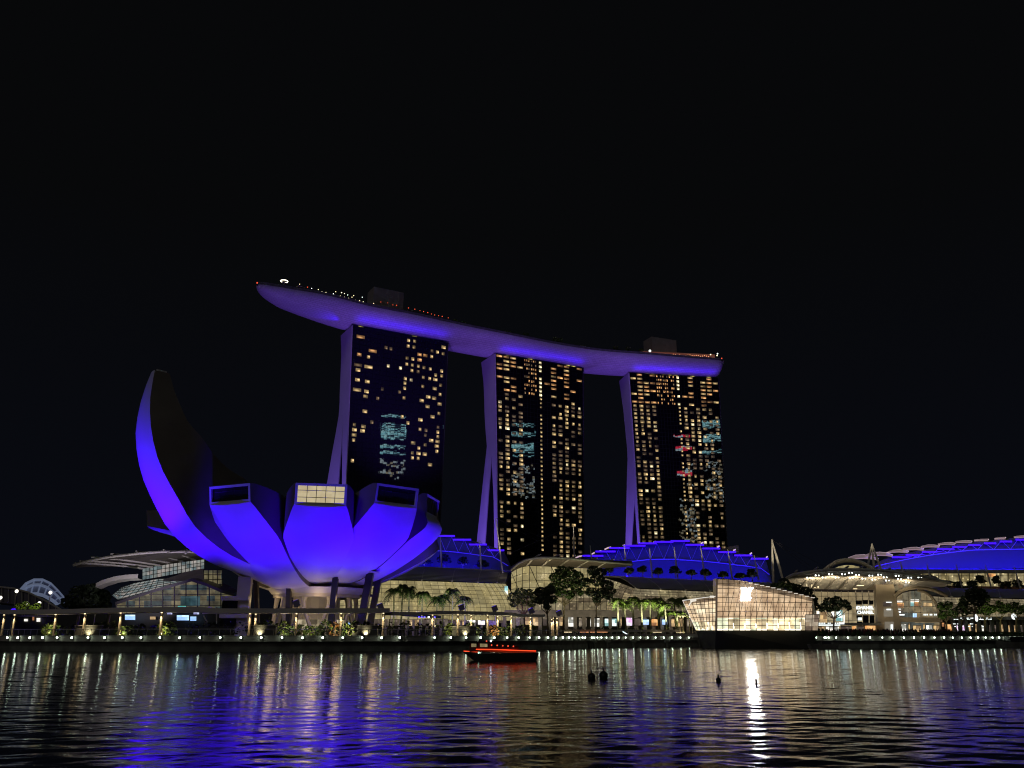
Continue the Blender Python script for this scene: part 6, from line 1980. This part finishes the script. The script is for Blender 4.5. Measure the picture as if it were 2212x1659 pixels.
def place_palm(px, py, Y, label, group, k, sc=1.0, crown_m=None):
    c = at(px, py, Y)
    s_ = (c.z - GZ) / 7.0
    loc = Vector((c.x, c.y, GZ)); i = k % 3 + (3 if 'bright' in group else 0)
    if not used[i]:
        o = palms[i]; o.location = loc; o.rotation_euler = (0, 0, k); o.scale = (sc, sc, s_); o['label'] = label; o['group'] = group; used[i] = True
    else:
        o = dup(palms[i], loc, label, k * 1.3, 1.0, group); o.scale = (sc, sc, s_)
    return o
g1 = [(853, 1277, 222, 'first palm right of the museum columns, fronds drooping low'), (869, 1270, 228, 'darkest palm of the left group, tallest crown'), (884, 1273, 224, 'upright palm standing just right of the darkest palm'), (912, 1283, 221, 'broad dark palm in the middle of the left group'), (944, 1294, 226, 'small lit palm between the two taller ones of the left group'), (958, 1290, 229, 'small pale green palm touching its tall neighbour'), (978, 1277, 223, 'tall palm left of the tilted floodlight box'), (1005, 1294, 224, 'last short palm of the left group, by the floodlight box')]
for i, (x, y, Y, l) in enumerate(g1):
    place_palm(x, y, Y, l, 'palms between museum and tall trees', i, 1.3)
g2 = [(1334, 1297, 'first palm right of the forked tree'), (1350, 1304, 'low palm second from the forked tree'), (1366, 1295, 'third palm from the forked tree'), (1385, 1299, 'fourth palm from the forked tree'), (1403, 1299, 'palm in the middle of the bright green row'), (1420, 1297, 'palm just right of the middle of the green row'), (1437, 1307, 'lower palm above the small lit shelter'), (1457, 1297, 'tall palm near the pavilion prow'), (1442, 1323, 'shortest palm right above the shelter roof'), (1462, 1324, 'short palm beside the prow'), (1474, 1295, 'palm half hidden behind the prow')]
for i, (x, y, l) in enumerate(g2):
    place_palm(x, y, 250 + (i % 3) * 3, l, 'bright green palms left of the pavilion', i + 1, 1.5)
for x, Y in ((860, 214), (915, 213), (960, 214), (1000, 214)):
    p = atx(x, Y, 3.2); lamp('palm_uplight', 'SPOT', p, p + Vector((0, 8, 9)), (0.85, 1.0, 0.5), 4500, 0.2, 90, 0.9)
for x in (1330, 1350, 1372, 1394, 1416, 1438, 1460, 1478):
    p = atx(x, 247.5, 5.6); lamp('palm_uplight', 'SPOT', p, p + Vector((0, 4, 8)), (0.88, 1.0, 0.55), 6000, 0.2, 90, 0.9)

# ------------------------------------------------------------------ broad trees
def tree(px, py, Y, base_px, rx, rz, m, label, blobs, seed, n=420, size=0.42, fork=1, trunk='bark', gz=GZ, group=None):
    """blobs: crown clumps (dx, dy, radius) in image pixels about the crown centre"""
    rnd = random.Random(seed)
    c = at(px, py, Y); k = (at(px + 10, py, Y) - c).length / 10
    b = atx(base_px, Y, gz)
    o = thing('broad_tree', (b.x, b.y, gz), label, 'tree', group)
    mb = MB()
    stem_top = Vector((lerp(b.x, c.x, 0.5), Y, lerp(gz, c.z, 0.55)))
    tr = max(0.12, k * 2.4)
    mb.tube([(b.x, Y, gz - 0.1), (lerp(b.x, stem_top.x, 0.4), Y, lerp(gz, stem_top.z, 0.5)), stem_top], [tr, tr * 0.8, tr * 0.65], 7)
    for dx, dy, r in blobs:
        e = c + Vector((dx * k, rnd.uniform(-1, 1) * r * k * 0.5, -dy * k))
        mid = stem_top.lerp(e, 0.5) + Vector((rnd.uniform(-.4, .4), 0, -0.5))
        mb.tube([stem_top, mid, e], [tr * 0.5, tr * 0.3, tr * 0.1], 5)
    mb.build('trunk', trunk, o)
    mb = MB()
    for dx, dy, r in blobs:
        e = c + Vector((dx * k, rnd.uniform(-0.6, 0.6) * r * k, -dy * k))
        leaves(mb, e, r * k, r * k, r * k * 0.8, int(n * (r / 14) ** 2), size, rnd=rnd)
    mb.build('crown', m, o)
    return o
tree(1222, 1256, 240, 1216, 40, 36, 'leaf', 'tallest broad tree right of the wavy roof, crown lit from below', [(-22, -8, 13), (-8, -22, 14), (10, -20, 14), (26, -10, 13), (-26, 12, 12), (0, 0, 17), (22, 10, 13), (-12, 22, 12), (8, 28, 11), (30, 24, 8)], 1, 300, fork=1)
tree(1290, 1258, 238, 1287, 40, 36, 'leaf_dark', 'tall dark tree with a forked trunk beside the tallest tree', [(-8, -24, 13), (10, -22, 11), (-24, 0, 12), (0, -4, 16), (22, 6, 13), (30, 18, 10), (-14, 20, 12), (8, 22, 13), (-2, 36, 9), (24, 30, 8)], 2, 300)
tree(1180, 1287, 233, 1184, 24, 22, 'leaf_dark', 'rounded nearly black tree below the tallest tree', [(-12, -8, 13), (8, -12, 12), (-2, 6, 14), (14, 8, 10), (-16, 10, 9), (2, 22, 8)], 3, 380)
tree(1130, 1290, 240, 1134, 34, 20, 'leaf', 'wide pinkish-lit tree above the wavy pergola roof', [(-22, 0, 12), (-6, -10, 12), (12, -8, 12), (26, 2, 11), (0, 8, 13), (-20, 14, 9), (18, 14, 9)], 4, 240)
tree(1693, 1263, 246, 1690, 22, 12, 'leaf_dark', 'dark tree showing over the sloping pavilion roof', [(-16, 4, 10), (0, -4, 12), (16, 4, 10), (28, 14, 9)], 5, 340)
tree(1738, 1286, 240, 1745, 22, 18, 'leaf_dark', 'black tree at the right end of the pavilion roof', [(-14, -14, 11), (4, -8, 12), (14, 8, 12), (20, 22, 10), (2, 12, 10)], 6, 340)
tree(1803, 1306, 236, 1801, 34, 14, 'leaf_dark', 'flat umbrella-shaped tree before the white shop lights', [(-24, 4, 9), (-10, -6, 11), (6, -8, 11), (22, -2, 10), (30, 6, 7), (-28, 10, 6), (4, 6, 10), (-12, 10, 8)], 7, 330)
tree(2104, 1289, 244, 2106, 30, 16, 'leaf_dark', 'big dark round-headed tree in front of the long dark roof', [(-20, 8, 13), (-4, -6, 15), (14, -6, 15), (26, 4, 11), (4, 10, 13), (-28, 16, 9)], 8, 340)
tree(2044, 1318, 246, 2046, 20, 18, 'leaf', 'slim olive-green tree beside the arched window', [(-10, -8, 10), (6, -12, 9), (0, 4, 12), (12, 8, 9), (-12, 12, 8)], 9, 240)
for i, (x, y, l) in enumerate(((2078, 1318, 'green street tree under the big round-headed tree'), (2128, 1316, 'lime-lit street tree right of the big round-headed tree'), (2162, 1312, 'lime-lit street tree before the blue screens'), (2196, 1314, 'green street tree at the right edge'), (2224, 1312, 'street tree cut off by the right edge'))):
    tree(x, y, 248, x, 20, 12, 'leaf', l, [(-14, 2, 9), (0, -6, 10), (13, 0, 10), (2, 6, 9)], 20 + i, 240, group='street trees at the right')
tree(195, 1288, 262, 190, 50, 26, 'leaf_dark', 'large black tree left of the theatre hall', [(-40, 10, 16), (-18, -6, 20), (8, -10, 20), (30, 2, 18), (0, 14, 20), (-30, 26, 14), (34, 20, 14)], 30, 150, 0.7)
for i, (x, y, r, l) in enumerate(((48, 1309, 13, 'floodlit lime palm-like tree at the left edge'), (77, 1312, 12, 'floodlit lime tree right of its twin at the left'))):
    tree(x, y, 205, x, r, r, 'leaf_lime', l, [(-6, 0, 7), (5, -3, 8), (0, 6, 7)], 40 + i, 420, 0.3)
lamp('garden_lamp', 'SPOT', atx(62, 198, 8.3), at(62, 1305, 206), (0.9, 1.0, 0.35), 1500, 0.2, 100, 0.9)
for (x, y, Y), (tx, ty, tY), e, c in (((1216, 1345, 232), (1222, 1270, 240), 5200, (0.95, 1.0, 0.55)), ((1130, 1322, 234), (1130, 1290, 240), 1300, (1.0, 0.62, 0.70)), ((1287, 1345, 232), (1290, 1270, 238), 1500, (0.95, 1.0, 0.6)), ((1803, 1345, 230), (1803, 1306, 236), 1000, (1.0, 0.95, 0.7)), ((2150, 1345, 240), (2150, 1312, 248), 2600, (0.9, 1.0, 0.4)), ((2045, 1345, 240), (2045, 1315, 246), 1200, (0.95, 1.0, 0.5)), ((1700, 1285, 240), (1695, 1262, 246), 300, (0.9, 1.0, 0.4))):
    lamp('tree_uplight', 'SPOT', at(x, y, Y), at(tx, ty, tY), c, e * 0.5, 0.2, 95, 0.9)
# terrace trees silhouetted on the blue roofs
tl = [(916, 1211, 19, 8, 'flat-topped terrace tree nearest the museum on the first blue roof'), (960, 1207, 17, 10, 'round terrace tree behind the first mast'), (1000, 1211, 13, 9, 'two-tiered terrace tree on the first blue roof'), (1041, 1217, 15, 8, 'terrace tree behind the second mast'),
      (1316, 1229, 9, 8, 'pale small terrace tree at the left end of the arched roof'), (1358, 1232, 11, 6, 'terrace tree behind the first leaning mast'), (1388, 1229, 10, 7, 'bright-stemmed terrace tree right of the first leaning mast'), (1422, 1233, 11, 7, 'terrace tree just right of the second leaning mast'), (1458, 1231, 13, 8, 'tiered terrace tree left of the third leaning mast'), (1493, 1236, 11, 5, 'low terrace tree between third and fourth masts'), (1523, 1236, 13, 7, 'terrace tree by the fourth leaning mast'), (1562, 1240, 12, 6, 'terrace tree over the pavilion corner'), (1600, 1243, 13, 5, 'flat terrace tree above the monogram'), (1624, 1238, 12, 10, 'pointed terrace tree behind the last leaning mast')]
for i, (x, y, rx, rz, l) in enumerate(tl):
    Y = 303 if x < 1100 else 309
    rnd = random.Random(60 + i)
    c = at(x, y, Y); gz = at(x, interp(x, [(900, 1228), (1041, 1236), (1300, 1246), (1640, 1256)]), Y).z
    k = (at(x + 10, y, Y) - c).length / 10
    o = thing('terrace_tree', (c.x, Y, gz), l, 'tree', 'terrace trees before the blue roofs')
    mb = MB(); mb.tube([(c.x, Y, gz - 0.2), (c.x + 0.1, Y, c.z - rz * k * 0.3)], [0.16, 0.10], 5)
    for s in (-1, 1):
        mb.tube([(c.x, Y, lerp(gz, c.z, 0.5)), (c.x + s * rx * k * 0.5, Y, c.z)], [0.09, 0.04], 4)
    mb.build('trunk', 'palm_bark', o)
    mb = MB()
    for t in range(3):
        leaves(mb, (c.x + rnd.uniform(-0.3, 0.3), Y, c.z + (t - 1) * rz * k * 0.55), rx * k * (1, 0.9, 0.6)[t], rx * k * 0.7, rz * k * 0.30, 90, 0.5, rnd=rnd)
    mb.build('crown', 'leaf_dark', o)
    if i % 2 == 0 or x > 1340:
        lamp('tree_uplight', 'SPOT', (c.x + 0.8, Y - 2.5, gz + 0.2), (c.x, Y, c.z), (1.0, 0.9, 0.6), 90, 0.1, 70, 0.9)
for i, (x, y, rx) in enumerate(((1988, 1257, 18), (2012, 1250, 10), (2042, 1262, 12), (2070, 1264, 14), (2098, 1262, 16), (2117, 1251, 12), (2155, 1252, 8), (2176, 1264, 16), (2200, 1261, 14))):
    rnd = random.Random(90 + i); Y = 308
    c = at(x, y, Y); k = 0.165
    o = thing('terrace_tree', (c.x, Y, at(x, 1268, Y).z), ['spreading', 'small', 'sparse', 'low', 'wide', 'dense dark', 'thin', 'broad', 'last low'][i] + ' terrace tree against the amber wall, ' + ['left of', 'touching', 'right of', 'left of', 'right of', 'before', 'left of', 'before', 'beyond'][i] + ' ' + ['the second mast', 'the second mast top', 'the second mast', 'the third mast', 'the third mast', 'the orange room', 'the last mast', 'the last mast foot', 'the last mast'][i], 'tree', 'terrace trees before the amber glazing')
    mb = MB(); mb.tube([(c.x, Y, at(x, 1270, Y).z), (c.x, Y, c.z)], [0.14, 0.08], 5); mb.build('trunk', 'bark', o)
    mb = MB()
    for t in range(3):
        leaves(mb, (c.x + rnd.uniform(-1, 1), Y, c.z + (t - 1) * 0.8), rx * k * rnd.uniform(0.6, 1), rx * k * 0.6, 0.45, 60, 0.55, rnd=rnd)
    mb.build('crown', 'leaf_dark', o)
# ================================================================== BOATS, BUOYS, SHELTER, PEOPLE
bo = thing('river_boat', at(1082, 1416, 99), 'low wooden river boat with a glowing red light strip along its side', 'boat')
YB = 98.0
def hullrow(px, ytop, ybot, w_):
    a = at(px, ytop, YB); b = at(px, ybot, YB); zk = max(-0.25, b.z)
    return [Vector((a.x, YB + w_, a.z)), Vector((a.x, YB + w_ * 0.85, -0.1)), Vector((a.x, YB, -0.3)), Vector((a.x, YB - w_ * 0.85, -0.1)), Vector((a.x, YB - w_, a.z))]
stations = [(1001, 1407.5, 0.12), (1008, 1409, 0.6), (1020, 1411, 0.95), (1040, 1412, 1.2), (1070, 1411.5, 1.3), (1110, 1410.5, 1.3), (1145, 1410.5, 1.2), (1163, 1410, 1.0)]
rows = []
for px, y, w_ in stations:
    a = at(px, y, YB)
    rk = interp(px, [(1001, 1.1), (1020, 0.25), (1040, 0), (1145, 0), (1163, -0.25)])
    rows.append([Vector((a.x, YB + w_, a.z)), Vector((a.x + rk, YB + w_ * 0.8, 0.0)), Vector((a.x + rk, YB, -0.25)), Vector((a.x + rk, YB - w_ * 0.8, 0.0)), Vector((a.x, YB - w_, a.z))])
mb = MB(); mb.grid(rows); mb.grid([[r[0], r[4]] for r in rows]); mb.poly(rows[-1])
mb.build('hull', mat('boat_hull', (0.02, 0.035, 0.03), 0.5), bo)
redl = mat('red_strip', (0.3, 0.05, 0.03), 0.5, emit=(1.0, 0.06, 0.015), es=2.0)
orl = mat('boat_side', (0.62, 0.28, 0.10), 0.6)
mb = MB(); S_ = [at(x, y, YB - 1.55) for x, y in ((1028, 1402.5), (1060, 1402.8), (1100, 1404.2), (1158, 1406.2))]
mb.tube(S_, 0.042, 5); mb.build('light_strip', redl, bo)
mb = MB(); S2 = [at(x, y, YB - 0.85) for x, y in ((1001.5, 1406.4), (1015, 1407.2), (1032, 1408.2))]
mb.tube(S2, 0.04, 5); mb.build('light_strip', redl, bo)
mb = MB(); mb.grid([[at(x, y, YB - 1.33), at(x, y + d, YB - 1.30)] for x, y, d in ((1028, 1402.6, 2), (1060, 1403, 5), (1100, 1404.4, 6), (1158, 1406.4, 3.5))]); mb.build('side_board', orl, bo)
red_wood = mat('red_wood', (0.16, 0.02, 0.015), 0.5, var=0.2)
mb = MB(); mb.grid([[at(x, yt, YB + s) for s in (-1.1, -1.25, 0, 1.25)] for x, yt in ((1018, 1388), (1034, 1386), (1060, 1387.5), (1110, 1391), (1130, 1393))])
mb.grid([[at(x, yt, YB - 1.2), at(x, yt + 1.6, YB - 1.2)] for x, yt in ((1018, 1388), (1034, 1386), (1060, 1387.5), (1110, 1391), (1130, 1393))]); mb.build('canopy', 'dark_steel', bo)
for x in (1016, 1034.5, 1057, 1084, 1112):
    mb = MB(); a, b = at(x, 1389, YB - 1.1), at(x - 1 if x < 1020 else x, 1406, YB - 1.15); mb.tube([a, b], 0.06 if x != 1034.5 else 0.12, 5); mb.build('post', red_wood, bo)
mb = MB(); mb.grid([[at(x, 1399, YB - 1.15), at(x, 1408, YB - 1.2)] for x in (1014, 1040, 1080, 1120)]); mb.grid([[at(x, 1396, YB + 0.9), at(x, 1408, YB + 0.9)] for x in (1014, 1040, 1080, 1120)])
mb.build('cabin', red_wood, bo)
win_boat = interior('boat_window', [(0.45, 0.36, 0.18), (0.30, 0.24, 0.12)], 0.3, 0.3, 0.8, 0.5)
for x0, x1 in ((1018, 1029), (1035.5, 1053)):
    mb = MB(); panel(mb, x0, 1390.5, x1, 1397.5, YB - 0.2); mb.build('window', win_boat, bo)
for x, y in ((1062, 1393.6), (1074, 1394.2), (1086, 1395), (1097.5, 1395.6), (1109, 1396.2), (1051, 1385)):
    mb = MB(); mb.ball(at(x, y, YB - 1.0), 0.085, 6, 5); mb.build('red_lamp', 'red_lamp', bo)
mb = MB(); mb.ball(at(1060.5, 1384.5, YB - 0.5), 0.10, 6, 5); mb.build('mast_lamp', mat('blue_white_lamp', (0.3, 0.3, 0.3), 0.5, emit=(0.6, 0.75, 1.0), es=8), bo)
mb = MB(); mb.ball(at(1034, 1410, YB - 1.25), 0.09, 6, 5); mb.build('bow_lamp', mat('green_lamp', (0.3, 0.3, 0.3), 0.5, emit=(0.5, 1.0, 0.7), es=2.5), bo)
mb = MB(); mb.box(at(1038, 1385.2, YB), (0.5, 0.6, 0.16)); mb.box(at(1036, 1383.6, YB), (0.16, 0.2, 0.3)); mb.build('roof_gear', 'black', bo)
# dark buoys
for x, yb, r_, l in ((1278, 1467, 8.5, 'dark round buoy, left one of the close pair'), (1304, 1465, 9.5, 'largest dark round buoy, right one of the close pair'), (1552, 1472, 5.5, 'lone small dark buoy left of the bright reflection'), (1634, 1478, 3, 'tiny dark buoy inside the bright reflection')):
    p = atz(x, yb, 0.0); k = p.y * 0.957 / FPX
    o = thing('buoy', (p.x, p.y, 0), l, 'buoy', 'dark buoys on the water')
    mb = MB(); mb.ball((p.x, p.y, r_ * k * 0.55), r_ * k, 14, 9); mb.build('float', 'black', o, smooth=True)
    mb = MB(); mb.tube([(p.x, p.y, r_ * k * 1.5), (p.x, p.y, r_ * k * 1.5 + 0.16)], 0.05, 6); mb.build('eye', 'dark_steel', o)
# low lit terrace and colonnade left of the pavilion
sh = thing('shelter', atx(1490, 246, GZ), 'low colonnade of lit posts with a thin roof left of the pavilion prow', 'shelter')
a, b = at(1468, 1329.5, 247), at(1545, 1329.5, 247)
mb = MB(); mb.box((a + b) / 2, ((b - a).length, 4, 0.3)); mb.build('roof', 'wall_beige', sh)
mb = MB(); a2, b2 = at(1464, 1370, 246), at(1545, 1370, 246); mb.box((a2 + b2) / 2, ((b2 - a2).length, 5, 0.3)); mb.build('floor_slab', 'concrete', sh)
for x in (1469, 1475, 1489, 1495, 1509, 1515, 1530):
    mb = MB(); p, q = at(x, 1332, 246), at(x + 1, 1369, 246); mb.tube([p, q], 0.16, 6); mb.build('post', 'wall_beige', sh)
    mb = MB(); mb.ball(p + Vector((0, -0.25, -0.1)), 0.16, 6, 4); mb.build('lamp_head', 'warm_lamp', sh)
    lamp('column_lamp', 'SPOT', p + Vector((0, -0.5, -0.2)), q, (1.0, 0.84, 0.55), 60, 0.1, 70, 0.9)
te = thing('terrace_deck', atx(1330, 240, GZ), 'low stepped terrace with a warm-lit soffit behind the piled deck', 'terrace')
a, b = at(1185, 1362, 246), at(1470, 1363, 248)
mb = MB(); mb.box((a + b) / 2 + Vector((0, 2, 0)), ((b - a).length, 4, 0.6)); mb.build('slab', 'concrete', te)
mb = MB()
for x in (1226, 1262, 1284, 1303, 1420, 1470):
    p = at(x, 1365.5, 245.6); mb = MB(); mb.box(p, (2.4, 0.4, 0.14)); mb.build('soffit_light', 'orange_lamp' if x in (1262, 1284, 1303) else 'warm_lamp', te)
mb = MB(); p, q = at(1345, 1364, 244), at(1356, 1371, 244); mb.tube([p, q], 0.14, 5); mb.build('stair_light', mat('cool_strip', (0.3, 0.3, 0.3), 0.5, emit=(0.75, 0.95, 1.0), es=2.5), te)
mb = MB(); mb.box(atx(1330, 243, 3.0) + Vector((0, 3, -0.1)), (70, 6, 0.9)); mb.build('step', 'concrete', te)
# lamp posts and kiosks on the far left
for x, y, Y, l in ((109, 1280, 215, 'slender lamp post right of the lime trees'), (57, 1303, 208, 'short lamp with a warm globe by the left lime tree'), (85, 1303, 209, 'short lamp with a warm globe by the right lime tree'), (36, 1277, 260, 'lamp on the bridge rail at the left'), (206, 1322, 200, 'small pale lamp left of the theatre plinth'), (1, 1291, 214, 'lamp cut by the left edge')):
    p = at(x, y, Y); o = thing('lamp_post', (p.x, Y, GZ), l, 'lamp post')
    mb = MB(); mb.ball(p, 0.42 if Y < 250 else 0.5, 8, 6); mb.build('lamp_head', mat('globe', (0.5, 0.5, 0.5), 0.4, emit=(1.0, 0.92, 0.82), es=2.2), o)
    mb = MB(); mb.tube([(p.x, Y + 0.05, GZ), (p.x, Y + 0.05, p.z - 0.2)], 0.09, 6); mb.build('pole', 'steel', o)
k_ = thing('kiosk', atx(62, 200, GZ), 'small lit kiosk with violet roof behind the left columns', 'kiosk')
q = atx(66, 200, GZ)
mb = MB(); mb.box((q.x, 200, GZ + 2.1), (7.5, 3, 4.2)); mb.build('body', 'dark_concrete', k_)
mb = MB(); mb.box((q.x, 199.8, GZ + 4.35), (8.6, 4, 0.3)); mb.build('roof', vio_roof, k_)
for x0, y0, x1, y1, c in ((53, 1322, 60, 1326, 'y'), (66, 1318, 70, 1326, 'w'), (79, 1319, 86, 1323, 'w'), (52, 1337, 60, 1342, 'w'), (70, 1330, 74, 1340, 'o'), (79, 1335, 87, 1343, 'w')):
    mb = MB(); panel(mb, x0, y0, x1, y1, 198.3); mb.build('window', cols_shop[c], k_)
bs = thing('blue_beacon', at(30, 1322, 196), 'cluster of small blue lamps on the pergola roof at the left', 'lamp')
mb = MB()
for x, y in ((23, 1321), (27, 1318.5), (30.5, 1318), (34, 1321)):
    mb = MB(); mb.ball(at(x, y, 196), 0.42, 6, 5); mb.build('bulb', 'blue_led', bs)
be = thing('entrance_awning', at(915, 1325, 222), 'low blue-lit awning with white bulbs among the left palms', 'awning')
mb = MB(); a, b = at(868, 1324, 222), at(953, 1330, 224); mb.grid([[a, b], [at(868, 1331, 220), at(953, 1336, 222)]]); mb.build('roof', 'upper_roof', be)
for x in (881, 890, 905, 911, 917, 926, 939):
    mb = MB(); mb.ball(at(x, 1333 if x > 890 else 1326, 219), 0.24, 6, 5); mb.build('bulb', 'blue_led' if x % 2 else 'white_lamp', be)
lamp('blue_flood_fill', 'SPOT', at(905, 1331, 216), at(905, 1328, 222), (0.08, 0.02, 1.0), 500, 0.3, 120, 0.9)  # blue spot aimed at the awning roof
# crowd on the quay at the right
rc = random.Random(4)
mb = MB()
for i in range(230):
    px = rc.uniform(1768, 2110)
    base = at_run(px, RIGHT, 0)
    q = Vector((base.x + rc.uniform(-0.4, 0.4), base.y + rc.uniform(3, 16), GZ))
    h_ = rc.uniform(1.5, 1.85)
    r_ = rc.uniform(0.19, 0.25)
    mb.tube([(q.x - 0.1, q.y, q.z), (q.x - 0.08, q.y, q.z + h_ * 0.5)], [0.08, 0.1], 5, i % 3)
    mb.tube([(q.x + 0.1, q.y, q.z), (q.x + 0.08, q.y, q.z + h_ * 0.5)], [0.08, 0.1], 5, i % 3)
    mb.tube([(q.x, q.y, q.z + h_ * 0.45), (q.x, q.y, q.z + h_ * 0.62), (q.x, q.y, q.z + h_ * 0.8), (q.x, q.y, q.z + h_ * 0.86)], [r_ * 0.8, r_ * 0.85, r_, r_ * 0.4], 7, i % 3)
    mb.ball((q.x, q.y, q.z + h_ * 0.93), h_ * 0.068, 7, 5, 3, 1.2)
o = mb.build('crowd', [mat('cloth_dark', (0.05, 0.04, 0.045), 0.8), mat('cloth_red', (0.16, 0.03, 0.04), 0.8), mat('cloth_mid', (0.10, 0.08, 0.07), 0.8), mat('hair_skin', (0.08, 0.05, 0.035), 0.7)])
o['kind'] = 'stuff'; o['label'] = 'dark crowd of people on the quay right of the pavilion'; o['category'] = 'crowd'
# moored boat at the right edge
mo = thing('moored_boat', atx(2190, 224, 0.2), 'dim covered boat moored at the right edge of the quay', 'boat')
q = atx(2196, 222, 0)
mb = MB(); mb.grid([[Vector((q.x + x, 222 + w_, 1.3 + s)), Vector((q.x + x, 222 + w_ * .7, -0.2)), Vector((q.x + x, 222 - w_ * .7, -0.2)), Vector((q.x + x, 222 - w_, 1.3 + s))] for x, w_, s in ((-5, 0.2, 0.5), (-3, 1.2, 0.1), (0, 1.6, 0), (6, 1.5, 0))]); mb.build('hull', 'dark_concrete', mo)
mb = MB(); mb.box((q.x + 1, 222, 2.75), (7.5, 2.6, 0.15)); mb.build('canopy', 'concrete', mo)
mb = MB(); mb.box((q.x + 1, 222, 1.9), (6, 2.2, 1.4)); mb.build('cabin', 'black', mo)
ba = thing('pontoon', atx(1775, 203, 0.3), 'dark low pontoon against the quay by the right end of the pavilion', 'pontoon')
q = atx(1777, 203, 0.5)
mb = MB(); mb.hexa([q + Vector(v) for v in ((-2.6, -1, -0.8), (3, -1, -0.8), (3, 1.4, -0.8), (-2.6, 1.4, -0.8), (-3.2, -1.2, 0.5), (3.4, -1.2, 0.5), (3.4, 1.4, 0.5), (-3.2, 1.4, 0.5))]); mb.build('hull', 'dark_concrete', ba)
mb = MB(); mb.box(q + Vector((0.8, 0.2, 0.8)), (2.0, 1.2, 0.6)); mb.build('locker', 'dark_steel', ba)
# rooftop building between the arched roof and the right mast
rb_ = thing('rooftop_block', at(1595, 1200, 420), 'small dim white rooftop block just right of the third tower foot', 'building')
a, b, t_ = at(1575, 1200, 420), at(1597, 1200, 420), at(1585, 1181, 420)
mb = MB(); mb.hexa([Vector((a.x, 420, GZ)), Vector((b.x, 420, GZ)), Vector((b.x, 432, GZ)), Vector((a.x, 432, GZ)), Vector((a.x, 420, t_.z)), Vector((b.x, 420, t_.z + 0.8)), Vector((b.x, 432, t_.z)), Vector((a.x, 432, t_.z))]); mb.build('wall', 'wall_beige', rb_)
mb = MB()
for k in range(4):
    mb.tube([at(1576, 1185 + k * 4, 419.7), at(1596.5, 1184 + k * 4, 419.7)], 0.25, 4)
mb.build('louvre', 'white_paint', rb_)

# ================================================================== OFFICE TOWERS ACROSS THE BAY (mirrored in the hotel glass)
mb = MB(); mb.poly([(290, 40, 2.6), (760, 40, 2.6), (760, 258, 2.6), (290, 258, 2.6)]); mb.build('ground', 'concrete', kind='structure')
cy = interior('office_cyan', [(0.35, 0.85, 0.95), (0.0, 0.0, 0.0), (0.5, 0.95, 1.0), (0.02, 0.05, 0.06), (0.25, 0.6, 0.7)], 5, 1.1, 3.4, 0.6, sample=False)
wh = interior('office_white', [(0.0, 0.0, 0.0), (0.0, 0.0, 0.0), (0.6, 0.75, 0.8), (0.0, 0.0, 0.0), (0.5, 0.45, 0.3), (0.0, 0.0, 0.0)], 3, 2.2, 2.6, 0.6, sample=False)
rd = interior('office_red', [(1.0, 0.03, 0.08), (0.0, 0.0, 0.0), (0.9, 0.05, 0.10), (0.5, 0.7, 0.8)], 5, 2.0, 4.5, 0.4, sample=False)
for (x, y, hd, top, wd, bands, l) in ((234, 260, (0.77, -0.64), 244, 27, ((238, 241, cy), (213, 231, cy), (203, 207, cy), (196, 199, cy), (168, 190, wh)), 'office tower with cyan crown across the bay, mirrored in the first tower'),
                                     (459, 253, (0.83, -0.556), 286, 30, ((278, 282, cy), (264, 270, cy), (242, 254, cy), (236, 238, cy), (180, 226, wh)), 'office tower with cyan bands across the bay, mirrored in the middle tower'),
                                     (477, 169, (0.595, -0.803), 300, 26, ((284, 295, cy), (264, 274, cy), (248, 252, cy), (180, 236, wh)), 'office tower with cyan sign across the bay, mirrored in the third tower'),
                                     (370, 252, (0.567, -0.824), 254, 20, ((243, 246, rd), (226, 231, rd), (207, 211, wh), (194, 202, rd), (180, 185, wh), (60, 165, wh)), 'office tower with red signs across the bay, mirrored in the third tower')):
    f = Vector((-hd[0], -hd[1], 0)).normalized(); s_ = Vector((f.y, -f.x, 0))
    c = Vector((x, y, 0)) - f * 14
    o = thing('office_tower', (c.x, c.y, 2.6), l, 'tower')
    mb = MB(); mb.box((c.x, c.y, (top + 2.6) / 2), (wd + 4, 27, top - 2.6), math.atan2(s_.y, s_.x)); mb.build('body', 'black', o)
    for z0, z1, m in bands:
        mb = MB(); q = Vector((x, y, 0))
        a, b = q - s_ * wd / 2, q + s_ * wd / 2
        mb.poly([a + Vector((0, 0, z0)), b + Vector((0, 0, z0)), b + Vector((0, 0, z1)), a + Vector((0, 0, z1))], 0, [(0.01, 0.01), (wd, 0.01), (wd, z1 - z0), (0.01, z1 - z0)])
        mb.build('lit_band', m, o)
